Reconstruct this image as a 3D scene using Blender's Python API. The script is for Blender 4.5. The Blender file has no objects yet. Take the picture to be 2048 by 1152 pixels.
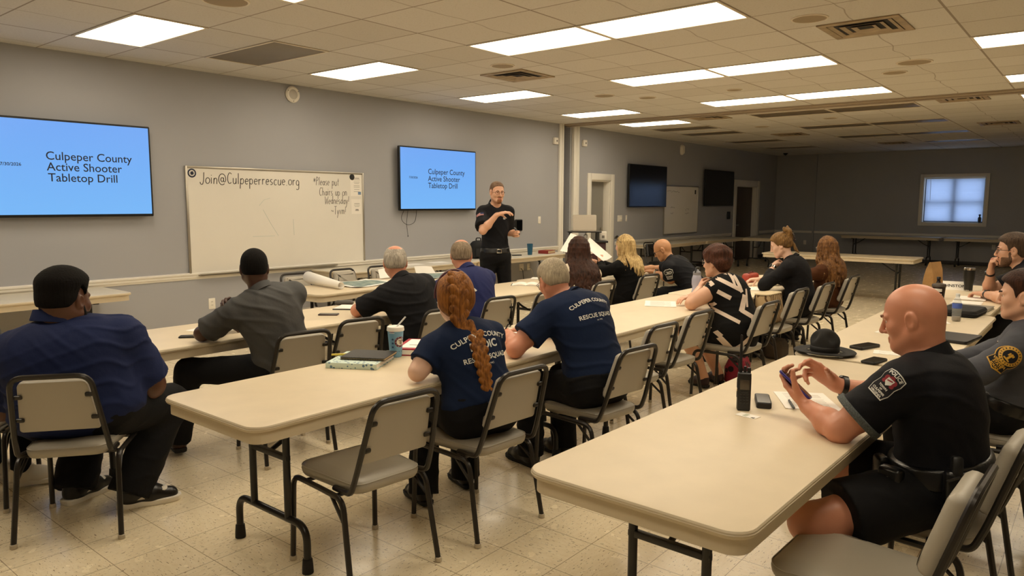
import bpy, bmesh, math, random
import numpy as np
from mathutils import Vector, Matrix
from mathutils.bvhtree import BVHTree

C = bpy.context.scene
COL = C.collection
RNG = random.Random(7)

# ------------------------------------------------------------------ camera, world, exposure
def setup_view():
    cam = bpy.data.cameras.new('camera')
    ob = bpy.data.objects.new('camera', cam); COL.objects.link(ob)
    yaw, pitch, roll = -0.683961570, 0.116577355, 0.003825822
    B = Matrix(((0, -1, 0), (0, 0, -1), (1, 0, 0)))
    cy, sy = math.cos(yaw), math.sin(yaw); Y = Matrix(((cy, 0, -sy), (0, 1, 0), (sy, 0, cy)))
    c, s = math.cos(pitch), math.sin(pitch); P = Matrix(((1, 0, 0), (0, c, -s), (0, s, c)))
    c, s = math.cos(roll), math.sin(roll); Q = Matrix(((c, -s, 0), (s, c, 0), (0, 0, 1)))
    R = Q @ P @ Y @ B                                   # world -> camera (x right, y down, z forward)
    M = Matrix((R[0], -R[1], -R[2])).transposed().to_4x4()
    M.translation = (0, 0, 1.605)
    ob.matrix_world = M
    cam.sensor_fit = 'HORIZONTAL'; cam.sensor_width = 36.0; cam.lens = 1462.9 / 2048 * 36
    cam.clip_start = 0.05; cam.clip_end = 200
    C.camera = ob
    w = bpy.data.worlds.new('daylight'); C.world = w; w.use_nodes = True
    bg = w.node_tree.nodes['Background']
    bg.inputs[0].default_value = (0.66, 0.80, 1.0, 1); bg.inputs[1].default_value = 2.9
    vs = C.view_settings
    vs.view_transform = 'Standard'; vs.look = 'None'; vs.exposure = 0.0; vs.gamma = 1.0; vs.use_curve_mapping = False
    cy_ = C.cycles
    cy_.max_bounces = 8; cy_.diffuse_bounces = 5; cy_.glossy_bounces = 4
    cy_.transmission_bounces = 6; cy_.caustics_reflective = False; cy_.caustics_refractive = False
    cy_.sample_clamp_indirect = 6.0
    cy_.use_denoising = True
    cy_.use_adaptive_sampling = True
setup_view()
LAMP_RGB = (1.0, 0.865, 0.66)
LAMP_POWER = 11.2
CEIL = 3.04

# ------------------------------------------------------------------ materials
def lin(h):
    h = h.lstrip('#'); o = []
    for i in (0, 2, 4):
        c = int(h[i:i+2], 16) / 255
        o.append(c / 12.92 if c <= 0.04045 else ((c + 0.055) / 1.055) ** 2.4)
    return tuple(o) + (1.0,)
MATS = {}
def mat(name, col, rough=0.6, metal=0.0, noise=None, bump=None, coat=0.0, spec=None, sheen=0.0, trans=0.0, emit=None, alpha=None, stretch=None, ior=None):
    """principled material; noise=(scale, amount) varies the value, bump=(scale, strength[, distance])"""
    if name in MATS: return MATS[name]
    m = bpy.data.materials.new(name); MATS[name] = m; m.use_nodes = True
    nt = m.node_tree; b = nt.nodes['Principled BSDF']
    c = lin(col) if isinstance(col, str) else tuple(col)[:3] + (1.0,)
    b.inputs['Base Color'].default_value = c
    b.inputs['Roughness'].default_value = rough; b.inputs['Metallic'].default_value = metal
    if coat: b.inputs['Coat Weight'].default_value = coat; b.inputs['Coat Roughness'].default_value = 0.15
    if spec is not None: b.inputs['Specular IOR Level'].default_value = spec
    if sheen: b.inputs['Sheen Weight'].default_value = sheen; b.inputs['Sheen Roughness'].default_value = 0.5
    if trans: b.inputs['Transmission Weight'].default_value = trans
    if ior: b.inputs['IOR'].default_value = ior
    if emit: b.inputs['Emission Color'].default_value = (lin(emit[0]) if isinstance(emit[0], str) else tuple(emit[0]) + (1,)); b.inputs['Emission Strength'].default_value = emit[1]
    if alpha is not None: b.inputs['Alpha'].default_value = alpha
    tc = None
    def coords():
        nonlocal tc
        if tc is None:
            tc = nt.nodes.new('ShaderNodeTexCoord')
            if stretch:
                mp = nt.nodes.new('ShaderNodeMapping'); mp.inputs['Scale'].default_value = stretch
                nt.links.new(tc.outputs['Object'], mp.inputs[0]); tc = mp
        return tc.outputs['Vector'] if stretch else tc.outputs['Object']
    if noise:
        n = nt.nodes.new('ShaderNodeTexNoise'); n.inputs['Scale'].default_value = noise[0]; n.inputs['Detail'].default_value = 4
        nt.links.new(coords(), n.inputs['Vector'])
        mr = nt.nodes.new('ShaderNodeMapRange'); mr.inputs[1].default_value = 0.3; mr.inputs[2].default_value = 0.7
        mr.inputs[3].default_value = 1 - noise[1]; mr.inputs[4].default_value = 1 + noise[1]
        nt.links.new(n.outputs[0], mr.inputs[0])
        mx = nt.nodes.new('ShaderNodeVectorMath'); mx.operation = 'SCALE'; mx.inputs[0].default_value = c[:3]
        nt.links.new(mr.outputs[0], mx.inputs['Scale']); nt.links.new(mx.outputs[0], b.inputs['Base Color'])
    if bump:
        n = nt.nodes.new('ShaderNodeTexNoise'); n.inputs['Scale'].default_value = bump[0]; n.inputs['Detail'].default_value = 3
        nt.links.new(coords(), n.inputs['Vector'])
        bp = nt.nodes.new('ShaderNodeBump'); bp.inputs['Strength'].default_value = bump[1]; bp.inputs['Distance'].default_value = bump[2] if len(bump) > 2 else 0.003
        nt.links.new(n.outputs[0], bp.inputs['Height']); nt.links.new(bp.outputs[0], b.inputs['Normal'])
    return m
class NT:
    """tiny helper for hand-made node materials"""
    def __init__(s, name, rough=0.6):
        s.m = bpy.data.materials.new(name); MATS[name] = s.m; s.m.use_nodes = True
        s.t = s.m.node_tree; s.b = s.t.nodes['Principled BSDF']; s.b.inputs['Roughness'].default_value = rough
    def n(s, kind, **kw):
        o = s.t.nodes.new('ShaderNode' + kind)
        for k, v in kw.items(): setattr(o, k, v)
        return o
    def l(s, a, b): s.t.links.new(a, b)
    def math(s, op, a, b=None, c=None, clamp=False):
        o = s.n('Math', operation=op); o.use_clamp = clamp
        for i, x in enumerate((a, b, c)):
            if x is None: continue
            if isinstance(x, (int, float)): o.inputs[i].default_value = x
            else: s.l(x, o.inputs[i])
        return o.outputs[0]
    def mix(s, f, a, b):
        o = s.n('Mix', data_type='RGBA')
        if isinstance(f, (int, float)): o.inputs[0].default_value = f
        else: s.l(f, o.inputs[0])
        for i, x in ((6, a), (7, b)):
            if isinstance(x, tuple): o.inputs[i].default_value = x
            else: s.l(x, o.inputs[i])
        return o.outputs[2]

# ------------------------------------------------------------------ objects, parents, tags
def link(name, me, parent=None, loc=None):
    o = bpy.data.objects.new(name, me); COL.objects.link(o)
    if parent is not None: o.parent = parent
    if loc is not None: o.location = loc
    return o
def thing(name, label, cat, loc=(0, 0, 0), rz=0.0, group=None):
    o = link(name, None); o.empty_display_size = 0.1
    o.location = loc; o.rotation_euler = (0, 0, rz)
    return tag(o, label, cat, group)
def tag(o, label, cat, group=None, kind=None):
    o['label'] = label; o['category'] = cat
    if group: o['group'] = group
    if kind: o['kind'] = kind
    return o
def copy_tree(o, parent=None):
    c = o.copy(); COL.objects.link(c)
    if parent is not None: c.parent = parent
    for ch in list(o.children): copy_tree(ch, c)
    return c
class MB:
    """collects pieces of one mesh"""
    def __init__(s): s.v = []; s.f = []; s.mi = []
    def add(s, vs, fs, mi=0):
        o = len(s.v); s.v += [tuple(v) for v in vs]; s.f += [tuple(i + o for i in f) for f in fs]; s.mi += [mi] * len(fs); return s
    def bm(s, bm, mi=0, M=None):
        bm.verts.index_update()
        s.add([(M @ v.co if M else v.co) for v in bm.verts], [[v.index for v in f.verts] for f in bm.faces], mi); bm.free(); return s
    def box(s, c, d, bevel=0.0, M=None, mi=0, seg=2):
        b = bmesh.new(); bmesh.ops.create_cube(b, size=1.0)
        for v in b.verts: v.co = Vector((v.co.x * d[0], v.co.y * d[1], v.co.z * d[2]))
        if bevel > 0: bmesh.ops.bevel(b, geom=list(b.edges), offset=min(bevel, min(d) * 0.49), segments=seg, profile=0.5, affect='EDGES')
        T = Matrix.Translation(c)
        return s.bm(b, mi, T @ M if M else T)
    def tube(s, pts, r, n=8, closed=False, mi=0, caps=True, sx=1.0):
        P = [Vector(p) for p in pts]; m = len(P); rr = r if isinstance(r, (list, tuple)) else [r] * m
        T = []
        for i in range(m):
            a = P[i-1] if (i > 0 or closed) else P[i]; b = P[(i+1) % m] if (i < m - 1 or closed) else P[i]
            t = (b - a); T.append(t.normalized() if t.length > 1e-9 else Vector((0, 0, 1)))
        u = T[0].orthogonal().normalized()
        if abs(T[0].z) < 0.95: u = Vector((0, 0, 1)).cross(T[0]).normalized()
        vs = []
        for i in range(m):
            if i > 0:
                q = T[i-1].rotation_difference(T[i]); u = (q @ u); u = (u - T[i] * u.dot(T[i])).normalized()
            w = T[i].cross(u)
            for k in range(n):
                a = 2 * math.pi * (k + 0.5) / n
                vs.append(P[i] + u * (math.cos(a) * rr[i] * sx) + w * (math.sin(a) * rr[i]))
        fs = []
        for i in range(m if closed else m - 1):
            j = (i + 1) % m
            for k in range(n):
                k2 = (k + 1) % n; fs.append((i*n+k, i*n+k2, j*n+k2, j*n+k))
        if caps and not closed: fs.append(tuple(range(n))[::-1]); fs.append(tuple((m-1)*n + k for k in range(n)))
        return s.add(vs, fs, mi)
    def lathe(s, prof, n=24, M=None, mi=0, cap=True):
        vs = []; fs = []
        for r, z in prof:
            for k in range(n):
                a = 2 * math.pi * k / n; v = Vector((r * math.cos(a), r * math.sin(a), z)); vs.append(M @ v if M else v)
        for i in range(len(prof) - 1):
            for k in range(n):
                k2 = (k + 1) % n; fs.append((i*n+k, i*n+k2, (i+1)*n+k2, (i+1)*n+k))
        if cap:
            if prof[0][0] > 1e-6: fs.append(tuple(range(n))[::-1])
            if prof[-1][0] > 1e-6: fs.append(tuple((len(prof)-1)*n + k for k in range(n)))
        return s.add(vs, fs, mi)
    def slab(s, poly, layers, M=None, mi=0):
        """poly: list of (x,y) counter-clockwise; layers: (inset, z) from bottom up; inset moves the outline inward"""
        n = len(poly); P = [Vector((p[0], p[1])) for p in poly]; N = []
        for i in range(n):
            a, b, c = P[i-1], P[i], P[(i+1) % n]
            e1 = (b - a); e2 = (c - b); n1 = Vector((-e1.y, e1.x)).normalized() if e1.length > 1e-9 else Vector((0, 0)); n2 = Vector((-e2.y, e2.x)).normalized() if e2.length > 1e-9 else n1
            q = n1 + n2; N.append(q / max(q.length_squared / 2, 0.5) if q.length > 1e-6 else n1)
        vs = []; fs = []
        for ins, z in layers:
            for p, q in zip(P, N): v = Vector((p.x + q.x * ins, p.y + q.y * ins, z)); vs.append(M @ v if M else v)
        L = len(layers)
        for i in range(L - 1):
            for k in range(n):
                k2 = (k + 1) % n; fs.append((i*n+k, i*n+k2, (i+1)*n+k2, (i+1)*n+k))
        fs.append(tuple(range(n))[::-1]); fs.append(tuple((L-1)*n + k for k in range(n)))
        return s.add(vs, fs, mi)
    def ball(s, c, r, M=None, n=12, mi=0):
        r = (r, r, r) if isinstance(r, (int, float)) else r
        b = bmesh.new(); bmesh.ops.create_uvsphere(b, u_segments=n, v_segments=max(6, n // 2 + 2), radius=1.0)
        for v in b.verts: v.co = Vector((v.co.x * r[0], v.co.y * r[1], v.co.z * r[2]))
        T = Matrix.Translation(c)
        return s.bm(b, mi, T @ M if M else T)
    def mesh(s, name, mats, smooth=40):
        me = bpy.data.meshes.new(name); me.from_pydata(s.v, [], s.f)
        for m in (mats if isinstance(mats, (list, tuple)) else [mats]): me.materials.append(m)
        if any(s.mi): me.polygons.foreach_set('material_index', s.mi)
        if smooth:
            me.polygons.foreach_set('use_smooth', [True] * len(me.polygons))
            if smooth < 180: me.set_sharp_from_angle(angle=math.radians(smooth))
        me.update(); return me
    def obj(s, name, mats, parent=None, smooth=40, loc=None): return link(name, s.mesh(name, mats, smooth), parent, loc)
def rrect(w, h, r, n=5, cx=0, cy=0):
    o = []
    for sx, sy, a0 in ((1, 1, 0), (-1, 1, 90), (-1, -1, 180), (1, -1, 270)):
        for k in range(n + 1):
            a = math.radians(a0 + 90 * k / n); o.append((cx + sx * (w/2 - r) + r * math.cos(a), cy + sy * (h/2 - r) + r * math.sin(a)))
    return o
def fillet(pts, rad, n=5):
    P = [Vector(p) for p in pts]; o = [P[0]]
    for i in range(1, len(P) - 1):
        a, b, c = P[i-1], P[i], P[i+1]; d1 = (a - b); d2 = (c - b)
        r = min(rad if not isinstance(rad, (list, tuple)) else rad[i-1], d1.length * 0.49, d2.length * 0.49)
        p, q = b + d1.normalized() * r, b + d2.normalized() * r
        for k in range(n + 1):
            t = k / n; o.append(p * (1-t)**2 + b * 2*t*(1-t) + q * t*t)
    o.append(P[-1]); return o
def struct(o): o['kind'] = 'structure'; return o
def Rz(a): return Matrix.Rotation(a, 4, 'Z')
def Rx(a): return Matrix.Rotation(a, 4, 'X')
def Ry(a): return Matrix.Rotation(a, 4, 'Y')
def T(*a): return Matrix.Translation(a)
WALLM = Matrix(((1, 0, 0, 0), (0, 0, -1, 0), (0, 1, 0, 0), (0, 0, 0, 1)))    # (x, y, z) -> (x, -z, y): a slab laid out in x,y becomes a panel on the Y wall facing -Y

def text_mesh(s, size, align='CENTER', extrude=0.0, shear=0.0, spacing=1.0, bold=0.0):
    cu = bpy.data.curves.new('t', 'FONT'); cu.body = s; cu.size = size; cu.align_x = align; cu.extrude = extrude; cu.shear = shear; cu.space_character = spacing; cu.resolution_u = 3; cu.offset = bold
    o = bpy.data.objects.new('t', cu); COL.objects.link(o)
    dg = bpy.context.evaluated_depsgraph_get(); dg.update()
    me = bpy.data.meshes.new_from_object(o.evaluated_get(dg))
    bpy.data.objects.remove(o); bpy.data.curves.remove(cu)
    vs = [v.co.copy() for v in me.vertices]; fs = [tuple(p.vertices) for p in me.polygons]; bpy.data.meshes.remove(me)
    return vs, fs

# ------------------------------------------------------------------ the room
X0, X1, Y0, Y1 = -4.0, 22.5, -5.0, 7.98
GX, GY, GU = 2.6728, 5.9419, 0.6096                      # ceiling grid: x = GX + i*GU, y = GY - j*GU
def floor_material():
    k = NT('vinyl_tile', 0.22); tc = k.n('TexCoord'); sp = k.n('SeparateXYZ'); k.l(tc.outputs['Object'], sp.inputs[0])
    u = k.math('DIVIDE', k.math('SUBTRACT', sp.outputs[0], 0.3048 * 0.18), 0.3048); v = k.math('DIVIDE', k.math('SUBTRACT', sp.outputs[1], 0.3048 * 0.87), 0.3048)
    def edge(t):
        f = k.math('FRACT', t); return k.math('MINIMUM', f, k.math('SUBTRACT', 1.0, f))
    d = k.math('MINIMUM', edge(u), edge(v)); joint = k.math('LESS_THAN', d, 0.0055)
    fu, fv = k.math('FLOOR', u), k.math('FLOOR', v)
    chk = k.math('MODULO', k.math('ADD', k.math('ADD', fu, fv), 1000.0), 2.0)
    def streak(sx, sy, sc, det=5):
        m = k.n('Mapping'); m.inputs['Scale'].default_value = (sx, sy, 1); k.l(tc.outputs['Object'], m.inputs[0])
        n = k.n('TexNoise'); n.inputs['Scale'].default_value = sc; n.inputs['Detail'].default_value = det; n.inputs['Roughness'].default_value = 0.65; k.l(m.outputs[0], n.inputs['Vector']); return n.outputs[0]
    def sel(a, b): return k.math('ADD', k.math('MULTIPLY', a, chk), k.math('MULTIPLY', b, k.math('SUBTRACT', 1.0, chk)))
    soft = sel(streak(5, 1.3, 12), streak(1.3, 5, 12)); fleck = sel(streak(5, 1.3, 27, 2), streak(1.3, 5, 27, 2)); fleck2 = sel(streak(1, 4.4, 33, 2), streak(4.4, 1, 33, 2))
    wn = k.n('TexWhiteNoise', noise_dimensions='2D'); cb = k.n('CombineXYZ'); k.l(fu, cb.inputs[0]); k.l(fv, cb.inputs[1]); k.l(cb.outputs[0], wn.inputs['Vector'])
    base = k.mix(k.math('MULTIPLY_ADD', k.math('SUBTRACT', soft, 0.5), 1.7, 0.5, True), lin('#ead8b4'), lin('#f8ecd0'))
    base = k.mix(k.math('MULTIPLY', wn.outputs[0], 0.10), base, lin('#cdb994'))
    base = k.mix(k.math('MULTIPLY', k.math('GREATER_THAN', fleck, 0.645), 0.8), base, lin('#6d5136'))
    base = k.mix(k.math('MULTIPLY', k.math('GREATER_THAN', fleck2, 0.67), 0.35), base, lin('#f3ecdf'))
    base = k.mix(k.math('MULTIPLY', joint, 0.75), base, lin('#7a6248'))
    k.l(base, k.b.inputs['Base Color'])
    rn = k.n('TexNoise'); rn.inputs['Scale'].default_value = 9; k.l(tc.outputs['Object'], rn.inputs['Vector'])
    k.l(k.math('MULTIPLY_ADD', rn.outputs[0], 0.22, 0.13), k.b.inputs['Roughness'])
    bp = k.n('Bump'); bp.inputs['Strength'].default_value = 0.12; bp.inputs['Distance'].default_value = 0.004
    bn = k.n('TexNoise'); bn.inputs['Scale'].default_value = 14; k.l(tc.outputs['Object'], bn.inputs['Vector'])
    k.l(k.math('SUBTRACT', bn.outputs[0], k.math('MULTIPLY', joint, 0.5)), bp.inputs['Height']); k.l(bp.outputs[0], k.b.inputs['Normal'])
    return k.m
def ceiling_material():
    k = NT('acoustic_tile', 0.9); tc = k.n('TexCoord'); sp = k.n('SeparateXYZ'); k.l(tc.outputs['Object'], sp.inputs[0])
    wob = k.n('TexNoise'); wob.inputs['Scale'].default_value = 2.6; wob.inputs['Detail'].default_value = 1; k.l(tc.outputs['Object'], wob.inputs['Vector'])
    u = k.math('DIVIDE', k.math('SUBTRACT', sp.outputs[0], GX), GU); v = k.math('DIVIDE', k.math('SUBTRACT', sp.outputs[1], GY), GU * 2)
    def edge(t):
        f = k.math('FRACT', t); return k.math('MINIMUM', f, k.math('SUBTRACT', 1.0, f))
    d1 = k.math('LESS_THAN', edge(u), 0.011); d2 = k.math('LESS_THAN', edge(v), 0.0075)
    vm = k.math('ADD', k.math('ADD', v, 0.5), k.math('MULTIPLY', k.math('SUBTRACT', wob.outputs[0], 0.5), 0.10)); d3 = k.math('LESS_THAN', edge(vm), 0.0045)
    wn = k.n('TexWhiteNoise', noise_dimensions='2D'); cb = k.n('CombineXYZ'); k.l(k.math('FLOOR', u), cb.inputs[0]); k.l(k.math('FLOOR', v), cb.inputs[1]); k.l(cb.outputs[0], wn.inputs['Vector'])
    fine = k.n('TexNoise'); fine.inputs['Scale'].default_value = 70; fine.inputs['Detail'].default_value = 3; k.l(tc.outputs['Object'], fine.inputs['Vector'])
    base = k.mix(wn.outputs[0], lin('#d6d3cd'), lin('#cdc9c1'))
    base = k.mix(k.math('MULTIPLY', k.math('GREATER_THAN', fine.outputs[0], 0.60), 0.12), base, lin('#8d7d68'))
    base = k.mix(k.math('MULTIPLY', k.math('MAXIMUM', k.math('MAXIMUM', d1, d2), k.math('MULTIPLY', d3, 0.7)), 0.62), base, lin('#6b5238'))
    k.l(base, k.b.inputs['Base Color']); k.b.inputs['Specular IOR Level'].default_value = 0.1
    bp = k.n('Bump'); bp.inputs['Strength'].default_value = 0.25; bp.inputs['Distance'].default_value = 0.004; k.l(fine.outputs[0], bp.inputs['Height']); k.l(bp.outputs[0], k.b.inputs['Normal'])
    return k.m
M_wall = mat('grey_paint', '#a5a6aa', 0.55, noise=(1.3, 0.025), bump=(160, 0.06))
M_trim = mat('cream_trim_paint', '#e8e4da', 0.4)
M_floor = floor_material(); M_ceil = ceiling_material()
def plane_obj(name, pts, m):
    return struct(MB().add(pts, [tuple(range(len(pts)))]).obj(name, m, smooth=0))
struct(MB().box(((X0+X1)/2, (Y0+Y1)/2, -0.06), (X1-X0+0.6, Y1-Y0+0.6, 0.12)).obj('floor', M_floor, smooth=0))
struct(MB().box(((X0+X1)/2, (Y0+Y1)/2, CEIL+0.06), (X1-X0+0.6, Y1-Y0+0.6, 0.12)).obj('ceiling', M_ceil, smooth=0))
# left wall, with the pocket of the folding partition and two door openings
def wall_boxes(rects, m, name, y=Y1, t=0.2):
    b = MB()
    for x0, x1, z0, z1 in rects: b.box(((x0+x1)/2, y+t/2, (z0+z1)/2), (x1-x0, t, z1-z0))
    return struct(b.obj(name, m, smooth=0))
D1 = (12.22, 12.95, 2.05); D2 = (19.45, 20.95, 2.08); PK = (11.25, 11.50)
wall_boxes([(X0, PK[0], 0, CEIL), (PK[1], D1[0], 0, CEIL), (D1[0], D1[1], D1[2], CEIL), (D1[1], D2[0], 0, CEIL), (D2[0], D2[1], D2[2], CEIL), (D2[1], X1, 0, CEIL)], M_wall, 'wall_left')
M_pocket = mat('partition_vinyl', '#8a8378', 0.7, noise=(30, 0.06))
b = MB(); b.box(((PK[0]+PK[1])/2, Y1+0.42, CEIL/2), (PK[1]-PK[0]+0.2, 0.04, CEIL))
for sx in PK: b.box((sx + (0.1 if sx > 11.3 else -0.1), Y1+0.31, CEIL/2), (0.18, 0.2, CEIL))
b.box((11.375, Y1+0.3, CEIL+.02), (.6, .4, .04)); b.box((11.375, Y1+0.3, -.02), (.6, .4, .04)); struct(b.obj('wall_pocket', M_pocket, smooth=0))
# far wall with the window opening
WY0, WY1, WZ0, WZ1 = 2.57, 4.0, 1.10, 2.32
b = MB()
for y0, y1, z0, z1 in ((Y0, WY0, 0, CEIL), (WY1, Y1, 0, CEIL), (WY0, WY1, 0, WZ0), (WY0, WY1, WZ1, CEIL)): b.box((X1+0.1, (y0+y1)/2, (z0+z1)/2), (0.2, y1-y0, z1-z0))
b.box((X1-0.03, 6.82, CEIL/2), (0.06, 0.05, CEIL))
struct(b.obj('wall_far', M_wall, smooth=0))
struct(MB().box(((X0+X1)/2, Y0-0.1, CEIL/2), (X1-X0+0.4, 0.2, CEIL)).obj('wall_right', M_wall, smooth=0))
struct(MB().box((X0-0.1, (Y0+Y1)/2, CEIL/2), (0.2, Y1-Y0, CEIL)).obj('wall_back', M_wall, smooth=0))
# chair rail, baseboard, trims
def molding(path_pts, prof, name, m=M_trim):
    b = MB()
    for (x0, x1) in path_pts:
        n = len(prof); vs = [(x, Y1 - d, z) for x in (x0, x1) for d, z in prof]
        b.add(vs, [(i, (i+1) % n, n + (i+1) % n, n + i) for i in range(n)] + [tuple(range(n))[::-1], tuple(range(n, 2*n))])
    return struct(b.obj(name, m, smooth=30))
RAIL = [(0, .725), (.008, .725), (.012, .74), (.02, .75), (.02, .772), (.03, .78), (.03, .795), (.012, .803), (0, .803)]
molding([(X0, 11.12), (11.78, 11.98), (13.17, 19.17), (21.25, X1)], RAIL, 'trim_1')
molding([(X0, 11.12), (11.78, 11.98), (13.17, 19.17), (21.25, X1)], [(0, 0), (.012, 0), (.012, .09), (.006, .1), (0, .1)], 'baseboard_left', mat('dark_base', '#3b3430', 0.5))
b = MB(); b.box((X1-0.014, (Y0+Y1)/2, .765), (0.028, Y1-Y0, .07), 0.008); struct(b.obj('trim_2', M_trim))
b = MB(); b.box((X1-0.006, (Y0+Y1)/2, .05), (0.012, Y1-Y0, .1), 0.004); struct(b.obj('baseboard_far', MATS['dark_base']))
b = MB(); b.box((11.185, Y1-0.02, CEIL/2), (0.13, 0.04, CEIL), 0.006); b.box((11.21, Y1-0.045, CEIL/2), (0.05, 0.012, CEIL), 0.004); struct(b.obj('trim_3', M_trim))
b = MB(); b.box((11.60, Y1-0.03, CEIL/2), (0.10, 0.06, CEIL), 0.006); b.box((11.71, Y1-0.02, CEIL/2), (0.11, 0.04, CEIL), 0.006); b.box((11.655, Y1-0.05, CEIL/2), (0.03, 0.04, CEIL), 0.006); struct(b.obj('trim_4', M_trim))
b = MB(); b.box((11.40, (Y0+Y1)/2, CEIL-0.012), (0.30, Y1-Y0, 0.024), 0.004); b.box((11.40, (Y0+Y1)/2, CEIL-0.03), (0.09, Y1-Y0, 0.02)); struct(b.obj('trim_5', [mat('track_paint', '#a3947f', 0.6)]))
# doors
struct(MB().box(((D1[0]+D1[1])/2, Y1+0.24, 1.1), (1.0, .04, 2.3)).obj('door_light_block', M_wall, smooth=0)); struct(MB().box(((D2[0]+D2[1])/2, Y1+0.24, 1.1), (1.8, .04, 2.3)).obj('door_light_block', M_wall, smooth=0))  # unseen slabs added behind both doors to keep outside light from leaking in
M_gdoor = mat('grey_door_paint', '#8c8a84', 0.5); M_ddoor = mat('dark_door', '#4d4038', 0.45, noise=(6, .1)); M_steel = mat('brushed_steel', '#b5b0a6', 0.3, 1.0)
M_blackpl = mat('black_plastic', '#141414', 0.4); M_whitepl = mat('white_plastic', '#ebe6da', 0.4)
def casing(x0, x1, ztop, name, w=0.13):
    b = MB()
    for x in (x0 - w/2, x1 + w/2): b.box((x, Y1-0.014, (ztop+w)/2), (w, 0.028, ztop+w), 0.006)
    b.box(((x0+x1)/2, Y1-0.014, ztop+w/2), (x1-x0, 0.028, w), 0.006)
    for x in (x0+0.012, x1-0.012): b.box((x, Y1+0.1, ztop/2), (0.024, 0.2, ztop), 0.003)
    b.box(((x0+x1)/2, Y1+0.1, ztop-0.012), (x1-x0, 0.2, 0.024), 0.003)
    return struct(b.obj(name, M_trim))
casing(D1[0], D1[1], D1[2], 'trim_6'); casing(D2[0], D2[1], D2[2], 'trim_7', 0.16)
d = struct(MB().box(((D1[0]+D1[1])/2, Y1+0.17, D1[2]/2), (D1[1]-D1[0]-0.05, 0.045, D1[2]-0.03), 0.003).obj('door_1', M_gdoor))
b = MB(); b.box((12.86, Y1+0.135, 1.0), (0.06, 0.02, 0.2), 0.005); b.tube([(12.86, Y1+0.13, 1.0), (12.86, Y1+0.08, 1.0), (12.75, Y1+0.075, 1.0)], 0.011); b.obj('door_handle', M_steel, d)
b = MB(); b.box((12.36, Y1+0.14, 1.4), (0.13, 0.01, 0.1), 0.003); b.box((12.36, Y1+0.134, 1.4), (0.04, 0.008, 0.05), 0.003, mi=1); b.obj('sign_plate', [MATS['track_paint'], M_blackpl], d)
d = struct(MB().box(((D2[0]+D2[1])/2, Y1+0.15, D2[2]/2), (D2[1]-D2[0]-0.05, 0.045, D2[2]-0.03), 0.003).obj('door_2', M_ddoor))
b = MB(); b.box((19.7, Y1+0.115, 1.0), (0.07, 0.03, 0.2), 0.005); b.tube([(19.7, Y1+0.11, 1.0), (19.7, Y1+0.06, 1.0), (19.83, Y1+0.055, 1.0)], 0.011); b.obj('door_handle', M_steel, d)
# window with blinds
wn = struct(link('window_1', None)); wn.location = (X1, (WY0+WY1)/2, (WZ0+WZ1)/2)
ww, wh = WY1-WY0, WZ1-WZ0
b = MB()
for s_ in (-1, 1):
    b.box((-0.012, s_*(ww/2+0.035), 0), (0.05, 0.09, wh+0.16), 0.006); b.box((-0.012, 0, s_*(wh/2+0.035)), (0.05, ww, 0.09), 0.006)
    b.box((0.1, s_*(ww/2-0.01), 0), (0.2, 0.02, wh)); b.box((0.1, 0, s_*(wh/2-0.01)), (0.2, ww, 0.02))
b.obj('window_frame', M_trim, wn)
b = MB(); b.box((0.16, 0, 0), (0.05, 0.11, wh), 0.004); b.box((0.16, 0, -0.06), (0.05, ww, 0.06), 0.004)
for s_ in (-1, 1): b.box((0.16, s_*(ww/2-0.04), 0), (0.05, 0.05, wh), 0.004); b.box((0.16, 0, s_*(wh/2-0.04)), (0.05, ww, 0.05), 0.004)
b.obj('window_sash', mat('sash_vinyl', '#5d6166', 0.5), wn)
def clear_glass(name, col=(.95, .97, 1), gloss=.08, base=(0, 0, 0)):
    k = NT(name, .05); k.b.inputs['Base Color'].default_value = tuple(base) + (1,); k.b.inputs['Specular IOR Level'].default_value = .8
    tr = k.n('BsdfTransparent'); tr.inputs[0].default_value = tuple(col) + (1,); ms = k.n('MixShader'); ms.inputs[0].default_value = gloss
    k.l(tr.outputs[0], ms.inputs[1]); k.l(k.b.outputs[0], ms.inputs[2]); k.l(ms.outputs[0], k.t.nodes['Material Output'].inputs[0]); return k.m
M_glass = clear_glass('window_glass')
MB().box((0.165, 0, 0), (0.006, ww-0.06, wh-0.06)).obj('window_pane', M_glass, wn)
k = NT('blind_slat', 0.5); k.b.inputs['Base Color'].default_value = lin('#e9edf2')
tr = k.n('BsdfTranslucent'); tr.inputs[0].default_value = lin('#dfe6f2'); ms = k.n('MixShader'); ms.inputs[0].default_value = 0.75
k.l(k.b.outputs[0], ms.inputs[1]); k.l(tr.outputs[0], ms.inputs[2]); k.l(ms.outputs[0], k.t.nodes['Material Output'].inputs[0])
b = MB(); nsl = 40
for i in range(nsl):
    z = wh/2 - 0.06 - i * (wh - 0.1) / nsl; a = math.radians(66 + RNG.uniform(-5, 5))
    b.box((0.07, -0.01, z), (0.034, ww-0.09, 0.0016), M=Ry(a))
b.obj('blind', k.m, wn)
b = MB(); b.box((0.07, 0, wh/2-0.035), (0.045, ww-0.06, 0.035), 0.004); b.obj('blind_headrail', M_whitepl, wn)
MB().tube([(0.035, ww/2-0.16, wh/2-0.05), (0.03, ww/2-0.17, wh/2-0.62)], 0.005, 6).obj('blind_wand', M_whitepl, wn)
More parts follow.
